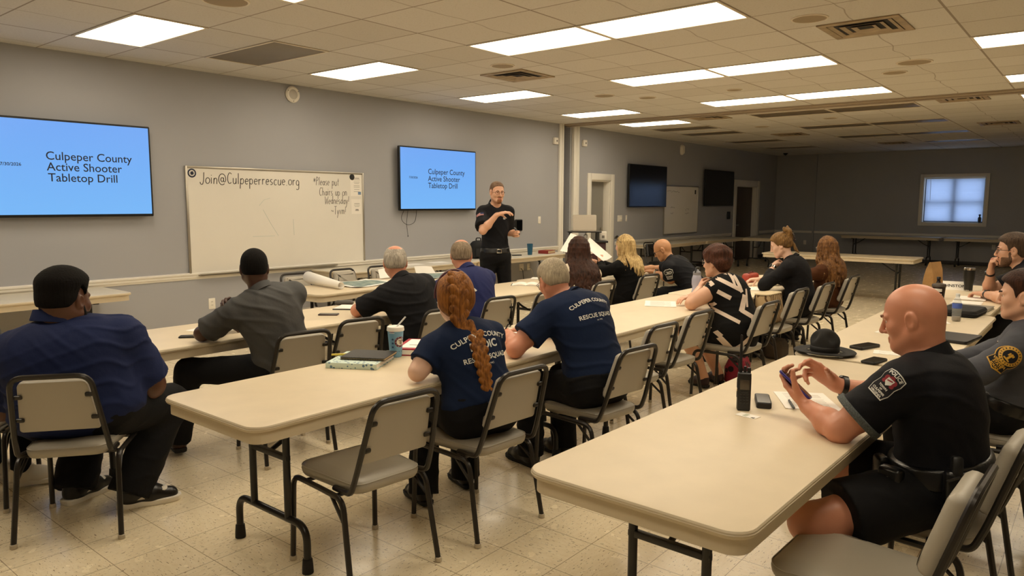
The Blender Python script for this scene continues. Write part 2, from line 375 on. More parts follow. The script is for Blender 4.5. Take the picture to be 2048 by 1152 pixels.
# ------------------------------------------------------------------ ceiling fittings
M_lens_on = NT('lit_lens', 0.4); _k = M_lens_on
_tc = _k.n('TexCoord'); _sp = _k.n('SeparateXYZ'); _k.l(_tc.outputs['Object'], _sp.inputs[0])
_w = _k.math('MULTIPLY_ADD', _k.math('COSINE', _k.math('MULTIPLY', _sp.outputs[0], 2*math.pi/0.19)), 0.10, 0.92)
_k.b.inputs['Base Color'].default_value = (.8, .78, .7, 1); _k.b.inputs['Emission Color'].default_value = LAMP_RGB + (1,)
_k.l(_k.math('MULTIPLY', _w, LAMP_POWER), _k.b.inputs['Emission Strength'])
M_lens_off = mat('dark_lens', '#6f6350', 0.35)
M_tbar = mat('troffer_frame', '#d9cfbd', 0.5)
def troffer_proto(m):
    t = thing('ceiling_light', '', 'ceiling light', (0, 0, 0))
    b = MB()
    for s_ in (-1, 1):
        b.box((s_*(GU/2-0.012), 0, -0.004), (0.024, 2*GU, 0.010), 0.002); b.box((0, s_*(GU-0.012), -0.004), (GU-0.04, 0.024, 0.010), 0.002)
    b.obj('frame', M_tbar, t)
    b = MB(); b.box((0, 0, -0.001), (GU-0.05, 2*GU-0.05, 0.006), 0.002); b.obj('diffuser', m, t)
    return t
LIT = troffer_proto(_k.m); DARK = troffer_proto(M_lens_off)
used = set()
def light(i, j, lit, label, group=None):
    p = LIT if lit else DARK
    o = copy_tree(p) if id(p) in used else p
    used.add(id(p))
    o.location = (GX + (i + 0.5) * GU, GY - (j + 1) * GU, CEIL)
    o['label'] = label
    o['group'] = group or ('lit ceiling light panels' if lit else 'unlit ceiling light panels')
for i, j, lit, lab in (
    (0, -2, 1, 'lit panel light in the ceiling above the big blue screen, first along the grey wall'),
    (2, -2, 0, 'dark unlit brown panel between two lit panels near the grey wall'),
    (4, -2, 1, 'lit ceiling panel just past the dark brown panel, above the whiteboard'),
    (8, -2, 1, 'lit ceiling panel above the second blue screen, beside the square air vent'),
    (12, -2, 1, 'small looking lit panel just before the partition track, nearest the grey wall'),
    (15, -2, 1, 'lit panel just beyond the partition track, above the white cased doorway'),
    (0, 2, 1, 'lit ceiling panel cut off by the top edge of the picture'),
    (0, 4, 1, 'lit ceiling panel over the front tables, out of view'),
    (4, 2, 1, 'larger lit pair at the top of the picture, the panel nearer the screens'),
    (4, 4, 1, 'larger lit pair at the top of the picture, the panel farther from the screens'),
    (8, 2, 1, 'middle lit pair over the room, the panel nearer the screens'),
    (8, 4, 1, 'middle lit pair over the room, the panel farther from the screens'),
    (12, 2, 1, 'last lit pair before the partition track, the panel nearer the screens'),
    (12, 4, 1, 'last lit pair before the partition track, the panel farther from the screens'),
    (4, 8, 1, 'lit ceiling panel over the right hand chairs, out of view'),
    (8, 8, 1, 'lit panel cut by the side of the picture, beside the big stained air vent'),
    (12, 8, 1, 'lit panel cut by the picture side, over the trooper, just before the track'),
    (15, 8, 1, 'sliver of a lit panel just beyond the track at the edge of the picture'),
    (0, 8, 1, 'lit ceiling panel behind the front chairs, out of view'),
    (-4, -2, 1, 'lit ceiling panel behind the viewer by the grey wall'),
    (-4, 2, 1, 'lit ceiling panel behind the viewer in the middle'),
    (-4, 8, 1, 'lit ceiling panel behind the viewer on the open side'),
    (15, 2, 0, 'unlit panel pair beyond the track, first row, nearer the wall'),
    (15, 4, 0, 'unlit panel pair beyond the track, first row, farther from the wall'),
    (19, 2, 0, 'unlit panel pair beyond the track, second row, nearer the wall'),
    (19, 4, 0, 'unlit panel pair beyond the track, second row, farther from the wall'),
    (23, 2, 0, 'unlit panel pair beyond the track, third row, nearer the wall'),
    (23, 4, 0, 'unlit panel pair beyond the track, third row, farther from the wall'),
    (17, -2, 0, 'unlit panel above the black screen nearer the doorway'),
    (19, -2, 0, 'unlit panel next past the one above the black screen'),
    (23, -2, 0, 'unlit panel above the black screen farther from the doorway'),
    (27, -2, 0, 'unlit panel near the corner of the dark far wall'),
    (27, 4, 0, 'unlit panel nearest the dark far wall, above the window'),
    ): light(i, j, lit, lab)
M_vent = mat('vent_paint', '#a08d70', 0.5, noise=(9, .2)); M_duct = mat('duct_black', '#17120e', 0.8)
def vent(i, j, s, label, rz=0):
    t = thing('air_vent', label, 'air vent', (GX + i * GU, GY - j * GU, CEIL), rz, 'square ceiling air vents')
    b = MB(); h = s / 2
    for q in (-1, 1): b.box((q*(h-0.03), 0, -0.006), (0.06, s, 0.012), 0.003); b.box((0, q*(h-0.03), -0.006), (s-0.12, 0.06, 0.012), 0.003)
    b.obj('frame', M_vent, t)
    MB().box((0, 0, -0.001), (s-0.1, s-0.1, 0.003)).obj('duct_opening', M_duct, t)
    for n_, k_ in enumerate((0.78, 0.54, 0.30)):
        a = h * k_; q = []
        for dz, e in ((-0.010, a), (-0.002, a - 0.035)): q += [(-e, -e, dz), (e, -e, dz), (e, e, dz), (-e, e, dz)]
        for dz, e in ((-0.013, a), (-0.005, a - 0.035)): q += [(-e, -e, dz), (e, -e, dz), (e, e, dz), (-e, e, dz)]
        f = []
        for i0 in range(4):
            i1 = (i0 + 1) % 4; f += [(i0, i1, 4+i1, 4+i0), (8+i0, 12+i0, 12+i1, 8+i1), (i0, 8+i0, 8+i1, i1), (4+i0, 4+i1, 12+i1, 12+i0)]
        MB().add(q, f).obj('louvre', M_vent, t, smooth=0)
vent(6.55, 0.95, GU, 'square ceiling air vent in front of the second screen, beside a round speaker')
vent(6.48, 7.0, GU, 'largest looking square air vent, stained louvres, high over the trooper')
vent(14.95, 6.95, GU, 'air vent just beyond the partition track toward the picture side')
vent(21.4, 7.0, GU, 'black looking air vent far beyond the track toward the picture side')
vent(21.4, 1.0, GU, 'small black air vent far beyond the track, in front of the dark screens')
vent(15.0, 0.9, GU, 'air vent beside the lit panel just beyond the partition track')
vent(27.4, 3.0, GU, 'tiny dark air vent close to the dark far wall')
M_grille = mat('speaker_grille', '#9a8a70', 0.7, bump=(400, .3))
def disc(name, i, j, r, label, group, cat):
    t = thing(name, label, cat, (GX + i * GU, GY - j * GU, CEIL), 0, group)
    MB().lathe([(0.0, -0.010), (r*0.6, -0.009), (r*0.88, -0.006), (r*0.9, 0.0)], 28, cap=False).obj('grille', M_grille, t)
    MB().lathe([(r*0.88, -0.004), (r*0.9, -0.009), (r*0.98, -0.007), (r, 0.0)], 28, cap=False).obj('rim', M_tbar, t)
G_ = 'round ceiling speakers'
disc('ceiling_speaker', 5.53, 6.56, .14, 'round ceiling speaker beside the largest stained air vent', G_, 'speaker')
disc('ceiling_speaker', 9.6, 7.0, .17, 'round flush ceiling disc, larger of a pair past the largest air vent', G_, 'speaker')
disc('ceiling_speaker', 10.46, 6.52, .13, 'round ceiling speaker, smaller of a pair past the largest air vent', G_, 'speaker')
disc('ceiling_speaker', 10.67, 3.44, .10, 'small round ceiling speaker between the middle and last lit pairs', G_, 'speaker')
disc('ceiling_speaker', 5.61, 1.37, .13, 'round ceiling speaker beside the square vent in front of the second screen', G_, 'speaker')
disc('ceiling_speaker', 0.42, 1.45, .17, 'round ceiling speaker cut off by the top edge above the big screen', G_, 'speaker')
disc('ceiling_speaker', 9.73, 0.85, .14, 'slightly dropped ceiling disc above the speaking man, nearer the wall', G_, 'speaker')
disc('ceiling_speaker', 10.59, 1.45, .12, 'round ceiling speaker next to the dropped disc above the speaking man', G_, 'speaker')
disc('ceiling_speaker', 18.31, 1.17, .14, 'faint round speaker beyond the track amid unlit panels', G_, 'speaker')
disc('ceiling_speaker', 17.2, 3.5, .12, 'faint round disc beyond the track between unlit panel rows', G_, 'speaker')

# ------------------------------------------------------------------ things on the walls
M_bezel = mat('tv_bezel', '#0b0b0c', 0.3); M_ink = mat('slide_ink', '#10142c', 0.6)
def screen_mat(name, c1, c2, power):
    k = NT(name, 0.3); tc = k.n('TexCoord'); sp = k.n('SeparateXYZ'); k.l(tc.outputs['Generated'], sp.inputs[0])
    c = k.mix(sp.outputs[2], lin(c2), lin(c1)); k.l(c, k.b.inputs['Emission Color']); k.b.inputs['Emission Strength'].default_value = power
    k.b.inputs['Base Color'].default_value = (0.01, 0.01, 0.012, 1); return k.m
M_screen = screen_mat('lit_screen', '#6fabfb', '#79bdff', 0.92)
M_screen_off = mat('dark_screen', '#07080b', 0.12)
def tv(x0, x1, z0, z1, label, on, y=Y1-0.09, group=None, lines=None):
    w, hh = x1-x0, z1-z0
    t = thing('television', label, 'television', ((x0+x1)/2, y, (z0+z1)/2), 0, group)
    b = MB(); b.slab(rrect(w, hh, 0.012, 3), [(0.01, -0.035), (0, -0.03), (0, 0.004), (0.004, 0.008), (0.012, 0.008)], M=WALLM); b.obj('bezel', M_bezel, t)
    s = MB().slab(rrect(w-0.036, hh-0.045, 0.004, 2, 0, 0.004), [(0, 0.0075), (0, 0.0095)], M=WALLM).obj('screen', M_screen if on else M_screen_off, t, smooth=0)
    b = MB(); b.box((0, 0.055, 0), (0.4, 0.06, 0.3), 0.01); b.obj('wall_bracket', M_blackpl, t)
    if lines:
        for txt, size, tx, tz, bold in lines:
            vs, fs = text_mesh(txt, size, 'LEFT', bold=bold)
            MB().add([(v.x + tx, -0.0105, v.y + tz) for v in vs], fs).obj('slide_text', M_ink, s, smooth=0)
    return t
tv(2.0, 3.645, 1.445, 2.375, 'large lit blue screen at the left end of the wall, cut by the picture edge', True, lines=[
    ('Culpeper County', .112, -.17, .083, .0006), ('Active Shooter', .112, -.165, -.020, .0006), ('Tabletop Drill', .112, -.16, -.122, .0006), ('7/30/2026', .042, -.545, .015, .0006)])
tv(7.13, 8.75, 1.48, 2.40, 'lit blue screen beside the speaking man, with cables hanging below it', True, lines=[
    ('Culpeper County', .112, -.25, .078, .0006), ('Active Shooter', .112, -.25, -.026, .0006), ('Tabletop Drill', .112, -.25, -.128, .0006), ('7/30/2026', .042, -.63, .005, .0006)])
tv(13.54, 15.22, 1.51, 2.42, 'black switched off screen next to the white cased doorway', False)
tv(17.27, 19.04, 1.53, 2.44, 'black switched off screen beyond the small whiteboard, by the dark door', False)
b = MB(); b.tube(fillet([(7.28, Y1-.03, 1.5), (7.2, Y1-.02, 1.36), (7.33, Y1-.02, 1.26), (7.5, Y1-.02, 1.3), (7.52, Y1-.03, 1.5)], .08), .0035, 6)
tag(b.obj('cable_loop', M_blackpl), 'thin black cable loop hanging under the lit screen by the speaking man', 'cable')
b = MB(); b.tube(fillet([(7.35, Y1-.03, 1.5), (7.32, Y1-.02, 1.3), (7.35, Y1-.02, 1.12)], .05), .0028, 6); b.ball((7.35, Y1-.02, 1.11), (.006, .006, .014), n=8)
tag(b.obj('cable', M_blackpl), 'straight thin cable end dangling below the looped cable under the screen', 'cable')

# stroke writing for the whiteboard: each glyph is a list of polylines in a 1 x 2 cell (x-height 1)
def arc(cx, cy, rx, ry, a0, a1, n=9): return [(cx + rx*math.cos(math.radians(a0+(a1-a0)*i/n)), cy + ry*math.sin(math.radians(a0+(a1-a0)*i/n))) for i in range(n+1)]
GL = {
 'J': (.8, [arc(.3, .25, .3, .4, 180, 300, 5) + [(.58, .4), (.6, 1.9)]]), 'o': (.8, [arc(.4, .5, .36, .5, 80, 440, 12)]), 'i': (.35, [[(.15, 0), (.17, 1)], [(.17, 1.35), (.19, 1.45)]]),
 'n': (.8, [[(.1, 1), (.12, 0), (.12, .6)] + arc(.38, .62, .26, .38, 170, 10, 6) + [(.66, 0)]]), '@': (1.5, [arc(.72, .75, .25, .36, 0, 360, 10), [(.98, 1.1), (.98, .5)] + arc(1.15, .55, .17, .2, 200, 350, 4) + arc(.72, .8, .66, .95, 0, 310, 14)]),
 'C': (.9, [arc(.5, .95, .42, .95, 50, 310, 10)]), 'u': (.8, [[(.1, 1), (.1, .4)] + arc(.36, .38, .26, .38, 180, 350, 6) + [(.64, 1), (.66, 0)]]), 'l': (.35, [[(.17, 1.9), (.17, 0)]]),
 'p': (.8, [[(.1, 1), (.1, -.8)], arc(.38, .5, .3, .48, 150, -150, 10)]), 'e': (.75, [[(.08, .5), (.62, .55)] + arc(.36, .5, .3, .48, 10, 310, 10)]), 'r': (.6, [[(.1, 1), (.12, 0), (.12, .55)] + arc(.35, .6, .22, .36, 170, 50, 5)]),
 's': (.65, [arc(.32, .75, .22, .24, 60, 250, 6) + arc(.32, .25, .22, .25, 80, -140, 6)]), 'c': (.7, [arc(.4, .5, .32, .5, 50, 310, 9)]), '.': (.35, [[(.12, 0), (.17, .06)]]), 'g': (.8, [arc(.38, .5, .3, .48, 20, 380, 10) + [(.68, -.4)] + arc(.4, -.5, .28, .3, 0, -150, 6)]),
 '*': (.8, [[(.4, 1.7), (.4, .7)], [(.05, 1.45), (.75, .95)], [(.05, .95), (.75, 1.45)]]), 'P': (.8, [[(.1, 0), (.1, 1.9)], [(.1, 1.9)] + arc(.3, 1.45, .36, .43, 90, -90, 8) + [(.1, 1.0)]]), 'a': (.8, [arc(.36, .48, .28, .46, 30, 390, 10), [(.66, 1), (.68, 0)]]),
 't': (.6, [[(.28, 1.6), (.28, .1), (.45, 0)], [(.05, 1.05), (.52, 1.08)]]), 'h': (.8, [[(.1, 1.9), (.1, 0), (.1, .55)] + arc(.36, .6, .26, .38, 170, 10, 6) + [(.64, 0)]]), 'W': (1.2, [[(.05, 1.8), (.3, 0), (.58, 1.3), (.85, 0), (1.1, 1.8)]]), 'd': (.8, [arc(.36, .48, .28, .46, 30, 390, 10), [(.66, 1.9), (.68, 0)]]),
 'y': (.75, [[(.08, 1), (.35, .1)], [(.66, 1), (.2, -.8)]]), '!': (.35, [[(.17, 1.8), (.17, .45)], [(.17, .05), (.18, .0)]]), '~': (.9, [[(.1, .7), (.25, .95), (.45, .75), (.65, .6), (.8, .9)]]), 'T': (.9, [[(.05, 1.85), (.85, 1.9)], [(.45, 1.88), (.43, 0)]]), 'v': (.7, [[(.06, 1), (.33, 0), (.62, 1)]]),
 'm': (1.1, [[(.1, 1), (.12, 0), (.12, .6)] + arc(.32, .62, .2, .36, 170, 10, 5) + [(.54, 0), (.54, .6)] + arc(.74, .62, .2, .36, 170, 10, 5) + [(.96, 0)]]), ' ': (.6, []) }
def handwriting(b, s, x, z, hgt, r, rng, dx=1.0):
    k = hgt / 1.9
    for ch in s:
        w, strokes = GL[ch]; jz = rng.uniform(-.06, .06); sl = rng.uniform(.02, .12)
        for st in strokes:
            if len(st) > 1: b.tube([(x + (p[0] + p[1]*sl) * k * dx, -0.0155, z + (p[1] + jz) * k) for p in st], r, 5, sx=1)
        x += (w + .12) * k * dx
    return x
M_board = mat('whiteboard_enamel', '#e6e2d8', 0.25, noise=(1.5, .02)); M_alu = mat('aluminium', '#b9b3a6', 0.35, 0.9); M_marker = mat('marker_ink', '#2b2623', 0.7); M_paper = mat('paper', '#efeae0', 0.8)
def whiteboard(x0, x1, z0, z1, label):
    w, hh = x1-x0, z1-z0; t = thing('whiteboard', label, 'whiteboard', ((x0+x1)/2, Y1, (z0+z1)/2))
    MB().box((0, -0.008, 0), (w-0.02, 0.014, hh-0.02)).obj('panel', M_board, t, smooth=0)
    b = MB()
    for s_ in (-1, 1): b.box((s_*(w/2-.012), -0.012, 0), (.024, .024, hh), .004); b.box((0, -0.012, s_*(hh/2-.012)), (w-.05, .024, .024), .004)
    b.obj('frame', M_alu, t); return t
wb = whiteboard(4.045, 6.545, 0.775, 1.995, 'large whiteboard with handwriting between the two lit blue screens')
b = MB(); b.box((-.2, -.035, -.615), (1.9, .06, .012), .003); b.box((-.2, -.062, -.607), (1.9, .006, .022), .002); b.obj('tray', M_alu, wb)
rg = random.Random(3)
b = MB(); handwriting(b, 'Join@Culpeperrescue.org', -1.08, .42, .125, .0042, rg, 1.02); b.obj('handwriting', M_marker, wb)
b = MB()
for s_, x_, z_ in (('*Please put', .43, .43), ('Chairs up on', .52, .30), ('Wednesday!', .60, .19), ('~Tyvm!', .70, .055)): handwriting(b, s_, x_, z_, .105, .0032, rg, .82)
b.obj('handwriting', mat('faded_marker', '#5d5852', .7), wb)
M_smudge = mat('marker_smudge', '#b9c4bd', .5)
b = MB()
for p in ([(-.35, .17), (-.28, .24), (-.2, .26)], [(-.3, .12), (-.2, -.05), (-.1, -.2)], [(-.45, -.2), (-.15, -.2)], [(.12, .0), (.125, -.2)]): b.tube([(x, -.0152, z) for x, z in p], .002, 5)
b.obj('marker_smudge', M_smudge, wb)
# round emblem and paper notices on the board
t = thing('round_decal', 'small round dark medical star decal in the top corner of the whiteboard', 'decal', (4.125, Y1-.016, 1.915))
M_navy = mat('navy_print', '#1f2940', .6); M_redp = mat('red_print', '#a5302c', .6); M_blackp = mat('black_print', '#20201f', .7); M_greyp = mat('grey_print', '#77736c', .8)
MB().lathe([(0, 0), (.048, 0), (.05, -.001)], 24, M=Rx(math.pi/2), cap=False).obj('ring', M_navy, t); MB().lathe([(0, .0012), (.032, .0012), (.033, 0)], 24, M=Rx(math.pi/2), cap=False).obj('centre', M_paper, t)
b = MB()
for a in (0, 60, 120): b.box((0, -.0022, 0), (.05, .001, .012), M=Ry(math.radians(a)))
b.obj('star', M_navy, t, smooth=0)
def notice(x, z, w, hh, label, rows, extra=None):
    t = thing('paper_notice', label, 'notice', (x, Y1-.017, z), 0, 'notices taped to the big whiteboard')
    MB().box((0, 0, 0), (w, .0012, hh)).obj('sheet', M_paper, t, smooth=0)
    b = MB()
    for i, (rz, rw, rt) in enumerate(rows): b.box((w*.08, -.0012, rz), (rw, .0008, rt))
    b.obj('printing', M_greyp, t, smooth=0)
    return t
n1 = notice(6.41, 1.83, .19, .30, 'paper notice with a dark round picture taped to the whiteboard edge', [(.09, .09, .008), (.07, .11, .004), (.04, .1, .004), (.02, .08, .004), (-.01, .1, .004), (-.03, .1, .004), (-.06, .09, .004), (-.09, .1, .004)])
MB().lathe([(0, .0016), (.04, .0016), (.042, 0)], 20, M=T(-.06, 0, .105) @ Rx(math.pi/2), cap=False).obj('round_picture', M_blackp, n1)
MB().box((.06, -.0013, -.11), (.05, .001, .04)).obj('blue_block', mat('blue_print', '#7089a8', .7), n1, smooth=0)
notice(6.41, 1.54, .17, .20, 'smaller plain notice taped below the pictured one on the whiteboard', [(.04, .09, .006), (.02, .1, .004), (0, .08, .004), (-.04, .05, .012), (-.055, .06, .008)])
wb2 = whiteboard(15.27, 17.05, .87, 2.01, 'smaller dim whiteboard between the two switched off black screens')
b = MB(); rg = random.Random(5)
for x_, z_, n_ in ((-.75, .42, 9), (-.55, .05, 3), (-.55, -.08, 2), (.2, .0, 3), (.2, -.1, 3)):
    for q in range(n_): b.tube([(x_ + q*.07, -.0155, z_ + rg.uniform(-.01, .03)), (x_ + q*.07 + .05, -.0155, z_ + rg.uniform(-.01, .03))], .004, 5)
b.obj('handwriting', MATS['faded_marker'], wb2)
MB().box((.72, -.018, .43), (.06, .004, .1)).obj('magnet', M_blackp, wb2)
# small wall fixtures
def plate(name, x, z, w, hh, label, cat, kind='outlet', group=None, y=None, M=None):
    t = thing(name, label, cat, (x, Y1 if y is None else y, z), 0, group)
    if M is not None: t.matrix_world = M
    MB().slab(rrect(w, hh, .006, 2), [(0, 0), (0, .004), (.003, .006)], M=WALLM).obj('cover_plate', M_whitepl, t)
    if kind == 'outlet':
        for s_ in (-1, 1):
            s0 = MB().slab(rrect(.034, .028, .008, 3, 0, s_*.02), [(0, .006), (0, .0075)], M=WALLM).obj('socket', M_whitepl, t)
            b = MB()
            for q in (-.007, .007): b.box((q, -.0078, s_*.02+.003), (.003, .001, .009))
            b.obj('slots', M_blackp, s0, smooth=0)
    elif kind == 'switch':
        n_ = max(1, round(w / .05))
        for q in range(n_): MB().box(((q-(n_-1)/2)*.045, -.009, 0), (.024, .008, .05), .002).obj('toggle', M_trim, t)
    return t
plate('wall_outlet', 4.3, .43, .08, .125, 'white wall outlet below the whiteboard, beside the grey shirted man', 'outlet')
plate('wall_outlet', 10.05, .47, .12, .125, 'double white wall outlet under the back table, with a cord plugged in', 'outlet')
plate('wall_outlet', 10.25, .47, .075, .125, 'single outlet beside the double one under the back table', 'outlet')
plate('light_switch', 10.56, 1.29, .075, .13, 'light switch on the grey wall past the black square panel', 'switch', 'switch')
plate('light_switch', 13.35, 1.28, .18, .13, 'wide switch plate between the white doorway and the black screen', 'switch', 'switch')
plate('light_switch', 13.62, 1.28, .06, .13, 'narrow switch beside the wide switch plate by the doorway', 'switch', 'switch')
plate('wall_outlet', X1, .5, .08, .125, 'outlet low on the dark far wall near the corner', 'outlet', M=T(X1, 7.05, .45) @ Rz(-math.pi/2))
plate('wall_outlet', X1, .5, .08, .125, 'outlet low on the dark far wall below the window side', 'outlet', M=T(X1, 2.3, .5) @ Rz(-math.pi/2))
b = MB(); b.tube(fillet([(10.03, Y1-.01, .45), (10.0, Y1-.07, .42), (10.06, Y1-.05, .2), (10.05, Y1-.05, .02)], .05), .006, 6); tag(b.obj('power_cord', M_blackpl), 'black power cord plugged into the double outlet under the back table', 'cord')
b = MB(); b.tube(fillet([(10.25, Y1-.01, .46), (10.27, Y1-.06, .42), (10.38, Y1-.05, .2), (10.42, Y1-.05, .02)], .05), .005, 6); tag(b.obj('power_cord', M_whitepl), 'thin pale cord running down from the single outlet under the back table', 'cord')
t = thing('control_panel', 'black square panel on the grey wall beside the speaking man', 'panel', (9.95, Y1, 1.21)); MB().slab(rrect(.19, .20, .02, 4), [(0, 0), (0, .02), (.006, .028)], M=WALLM).obj('casing', M_blackpl, t); MB().box((0, -.029, 0), (.15, .002, .16)).obj('face', M_screen_off, t)
for x, z, lab in ((11.0, 2.72, 'white alarm box high beside the pale trim strip, screen side'), (11.95, 2.74, 'white alarm box high beside the pale post, doorway side')):
    t = thing('alarm_box', lab, 'alarm', (x, Y1, z), 0, 'white alarm boxes'); MB().box((0, -.025, 0), (.12, .05, .12), .008).obj('casing', M_whitepl, t); MB().box((.01, -.052, 0), (.03, .01, .03), .004).obj('lens', M_greyp, t)
t = thing('wall_speaker', 'round white speaker near the ceiling above the big whiteboard', 'speaker', (5.46, Y1, 2.92))
MB().lathe([(.075, 0), (.095, .004), (.1, .02), (.085, .035), (.06, .03)], 28, M=T(0, 0, 0) @ Rx(math.pi/2), cap=False).obj('rim', M_whitepl, t); MB().lathe([(0, .03), (.05, .03), (.062, .024)], 28, M=Rx(math.pi/2), cap=False).obj('grille', mat('pale_grille', '#c9c4ba', .7), t)
b = MB()
for a in (30, 150, 270): b.ball((.082*math.cos(math.radians(a)), -.034, .082*math.sin(math.radians(a))), .006, n=8)
b.obj('screws', M_greyp, t)
t = thing('wall_speaker', 'white sconce like speaker high above the switched off screens', 'speaker', (16.1, Y1, 2.85)); b = MB(); b.slab(rrect(.16, .24, .07, 5), [(0, 0), (0, .02), (.03, .06)], M=WALLM); b.obj('casing', M_whitepl, t)
t = thing('control_panel', 'small black box on the wall between the far black screen and dark door', 'panel', (18.95, Y1, 1.28)); MB().box((0, -.02, 0), (.16, .04, .2), .01).obj('casing', M_blackpl, t)
t = thing('strobe', 'small dark dome on the ceiling near the far corner', 'detector', (21.5, 7.4, CEIL)); MB().lathe([(0, -.07), (.04, -.05), (.06, -.02), (.07, 0)], 16, cap=False).obj('dome', M_blackpl, t)
t = thing('spray_bottle', 'dark little bottle standing on the sill of the far window', 'bottle', (X1+.03, 2.66, WZ0+.02)); MB().lathe([(.035, 0), (.038, .01), (.038, .13), (.015, .16), (.014, .18)], 14).obj('body', mat('grey_bottle', '#3f4650', .5), t); MB().box((0, .0, .2), (.03, .05, .04), .006).obj('nozzle', M_blackpl, t)

# ------------------------------------------------------------------ folding tables
M_lam = mat('table_laminate', '#ddcdb0', 0.42, noise=(7, .03), bump=(60, .05)); M_edge = mat('table_edge', '#cdbfa4', 0.45); M_blk = mat('black_enamel', '#171512', 0.35); M_rubber = mat('rubber', '#0d0c0b', 0.7)
M_lam2 = mat('grey_laminate', '#cfc8b8', 0.45, noise=(7, .03))
TH = 0.737
def table_proto(top=None):
    t = thing('folding_table', '', 'table'); L, W = 2.44, 0.762
    b = MB(); P = rrect(L, W, .075, 6)
    b.slab(P, [(.018, TH-.075), (.018, TH-.024), (.004, TH-.024), (0, TH-.018), (0, TH-.006), (.004, TH-.001), (.008, TH)])
    me = b.mesh('tabletop', [top or M_lam, M_edge], 35)
    for p in me.polygons: p.material_index = 0 if p.center.z > TH - .0012 else 1
    link('tabletop', me, t)
    b = MB(); b.slab(rrect(L-.004, W-.004, .073, 6), [(0, TH-.0165), (-.004, TH-.0125), (0, TH-.0085)]); b.obj('edge_bead', M_edge, t)
    for s_ in (-1, 1):
        x = s_ * (L/2 - .30); f = link('leg_frame', None); f.parent = t
        b = MB()
        b.box((x, 0, TH-.085), (.05, .56, .02))
        for q in (-1, 1): b.tube([(x, q*.135, TH-.08), (x, q*.135, .205)], .0165, 10)
        b.tube(fillet([(x, -.27, .05), (x, -.27, .21), (x, .27, .21), (x, .27, .05)], .13, 8), .0165, 10)
        b.tube(fillet([(x - s_*.005, .0, TH-.25), (x - s_*.11, 0, TH-.2), (x - s_*.28, 0, TH-.08)], .05), .011, 8)
        b.box((x, 0, TH-.25), (.025, .30, .025), .004)
        b.obj('tubing', M_blk, f)
        for q in (-1, 1): MB().lathe([(.019, .0), (.025, .002), (.024, .03), (.021, .065), (.017, .066)], 12, M=T(x, q*.27, 0)).obj('foot_cap', M_rubber, f)
    return t
TB = table_proto(); TB2 = None
def place_table(x, y, rz, label, group, proto=None, first=[]):
    global TB2
    src = TB
    if proto == 'grey':
        if TB2 is None:
            TB2 = table_proto(M_lam2); o = TB2
        else: o = copy_tree(TB2)
    elif not first: o = TB; first.append(1)
    else: o = copy_tree(TB)
    o.location = (x, y, 0); o.rotation_euler = (0, 0, math.radians(rz)); o['label'] = label; o['group'] = group
    return o
G_t = 'folding tables set in rows'
place_table(2.70, 2.86, 0, 'cream folding table with the light blue cup and notebooks, front corner bare', G_t)
place_table(5.15, 2.875, 0, 'cream folding table in front of the rescue shirt man and patterned top woman', G_t)
place_table(7.61, 2.91, 0, 'cream folding table with the red purse, at the far end of the middle row', G_t)
place_table(3.03, 1.03, -1.2, 'cream folding table in front with the two way radio and the trooper hat', G_t)
place_table(5.52, 1.01, 0, 'cream folding table behind the campaign hat with bottle and folders', G_t)
place_table(7.99, 1.06, 0, 'cream folding table at the right with brown paper bag and tumbler', G_t)
place_table(2.63, 4.64, 0, 'cream folding table in front of the grey shirted man', G_t)
place_table(5.09, 4.68, 0, 'cream folding table with the open notebook, in front of the man in navy polo', G_t)
place_table(7.56, 4.76, 0, 'cream folding table in front of the blonde woman and the officer with glasses', G_t)
place_table(5.32, 6.08, 1.5, 'cream folding table holding the rolled and spread maps, three chairs behind it', G_t)
G_w = 'folding tables pushed against the walls'
place_table(1.87, 7.56, 0, 'pale folding table against the wall below the big screen, behind the big man', G_w, 'grey')
place_table(6.83, 7.56, 0, 'pale folding table against the wall right of the whiteboard, papers on it', G_w, 'grey')
place_table(9.28, 7.56, 0, 'pale folding table against the wall with blue cup and red book', G_w, 'grey')
place_table(14.7, 7.56, 0, 'dim folding table by the wall under the first black screen', G_w, 'grey')
place_table(17.15, 7.56, 0, 'dim folding table by the wall under the small whiteboard', G_w, 'grey')
place_table(19.3, 7.0, 6, 'dim folding table end sticking out near the dark door', G_w, 'grey')
place_table(13.2, 3.55, 90, 'lone cream folding table standing crosswise in the dim half of the room', 'lone table')
place_table(21.95, 4.6, 90, 'dark folding table along the far wall left of below the window', G_w, 'grey')
place_table(21.95, 2.1, 90, 'dark folding table along the far wall under the window', G_w, 'grey')

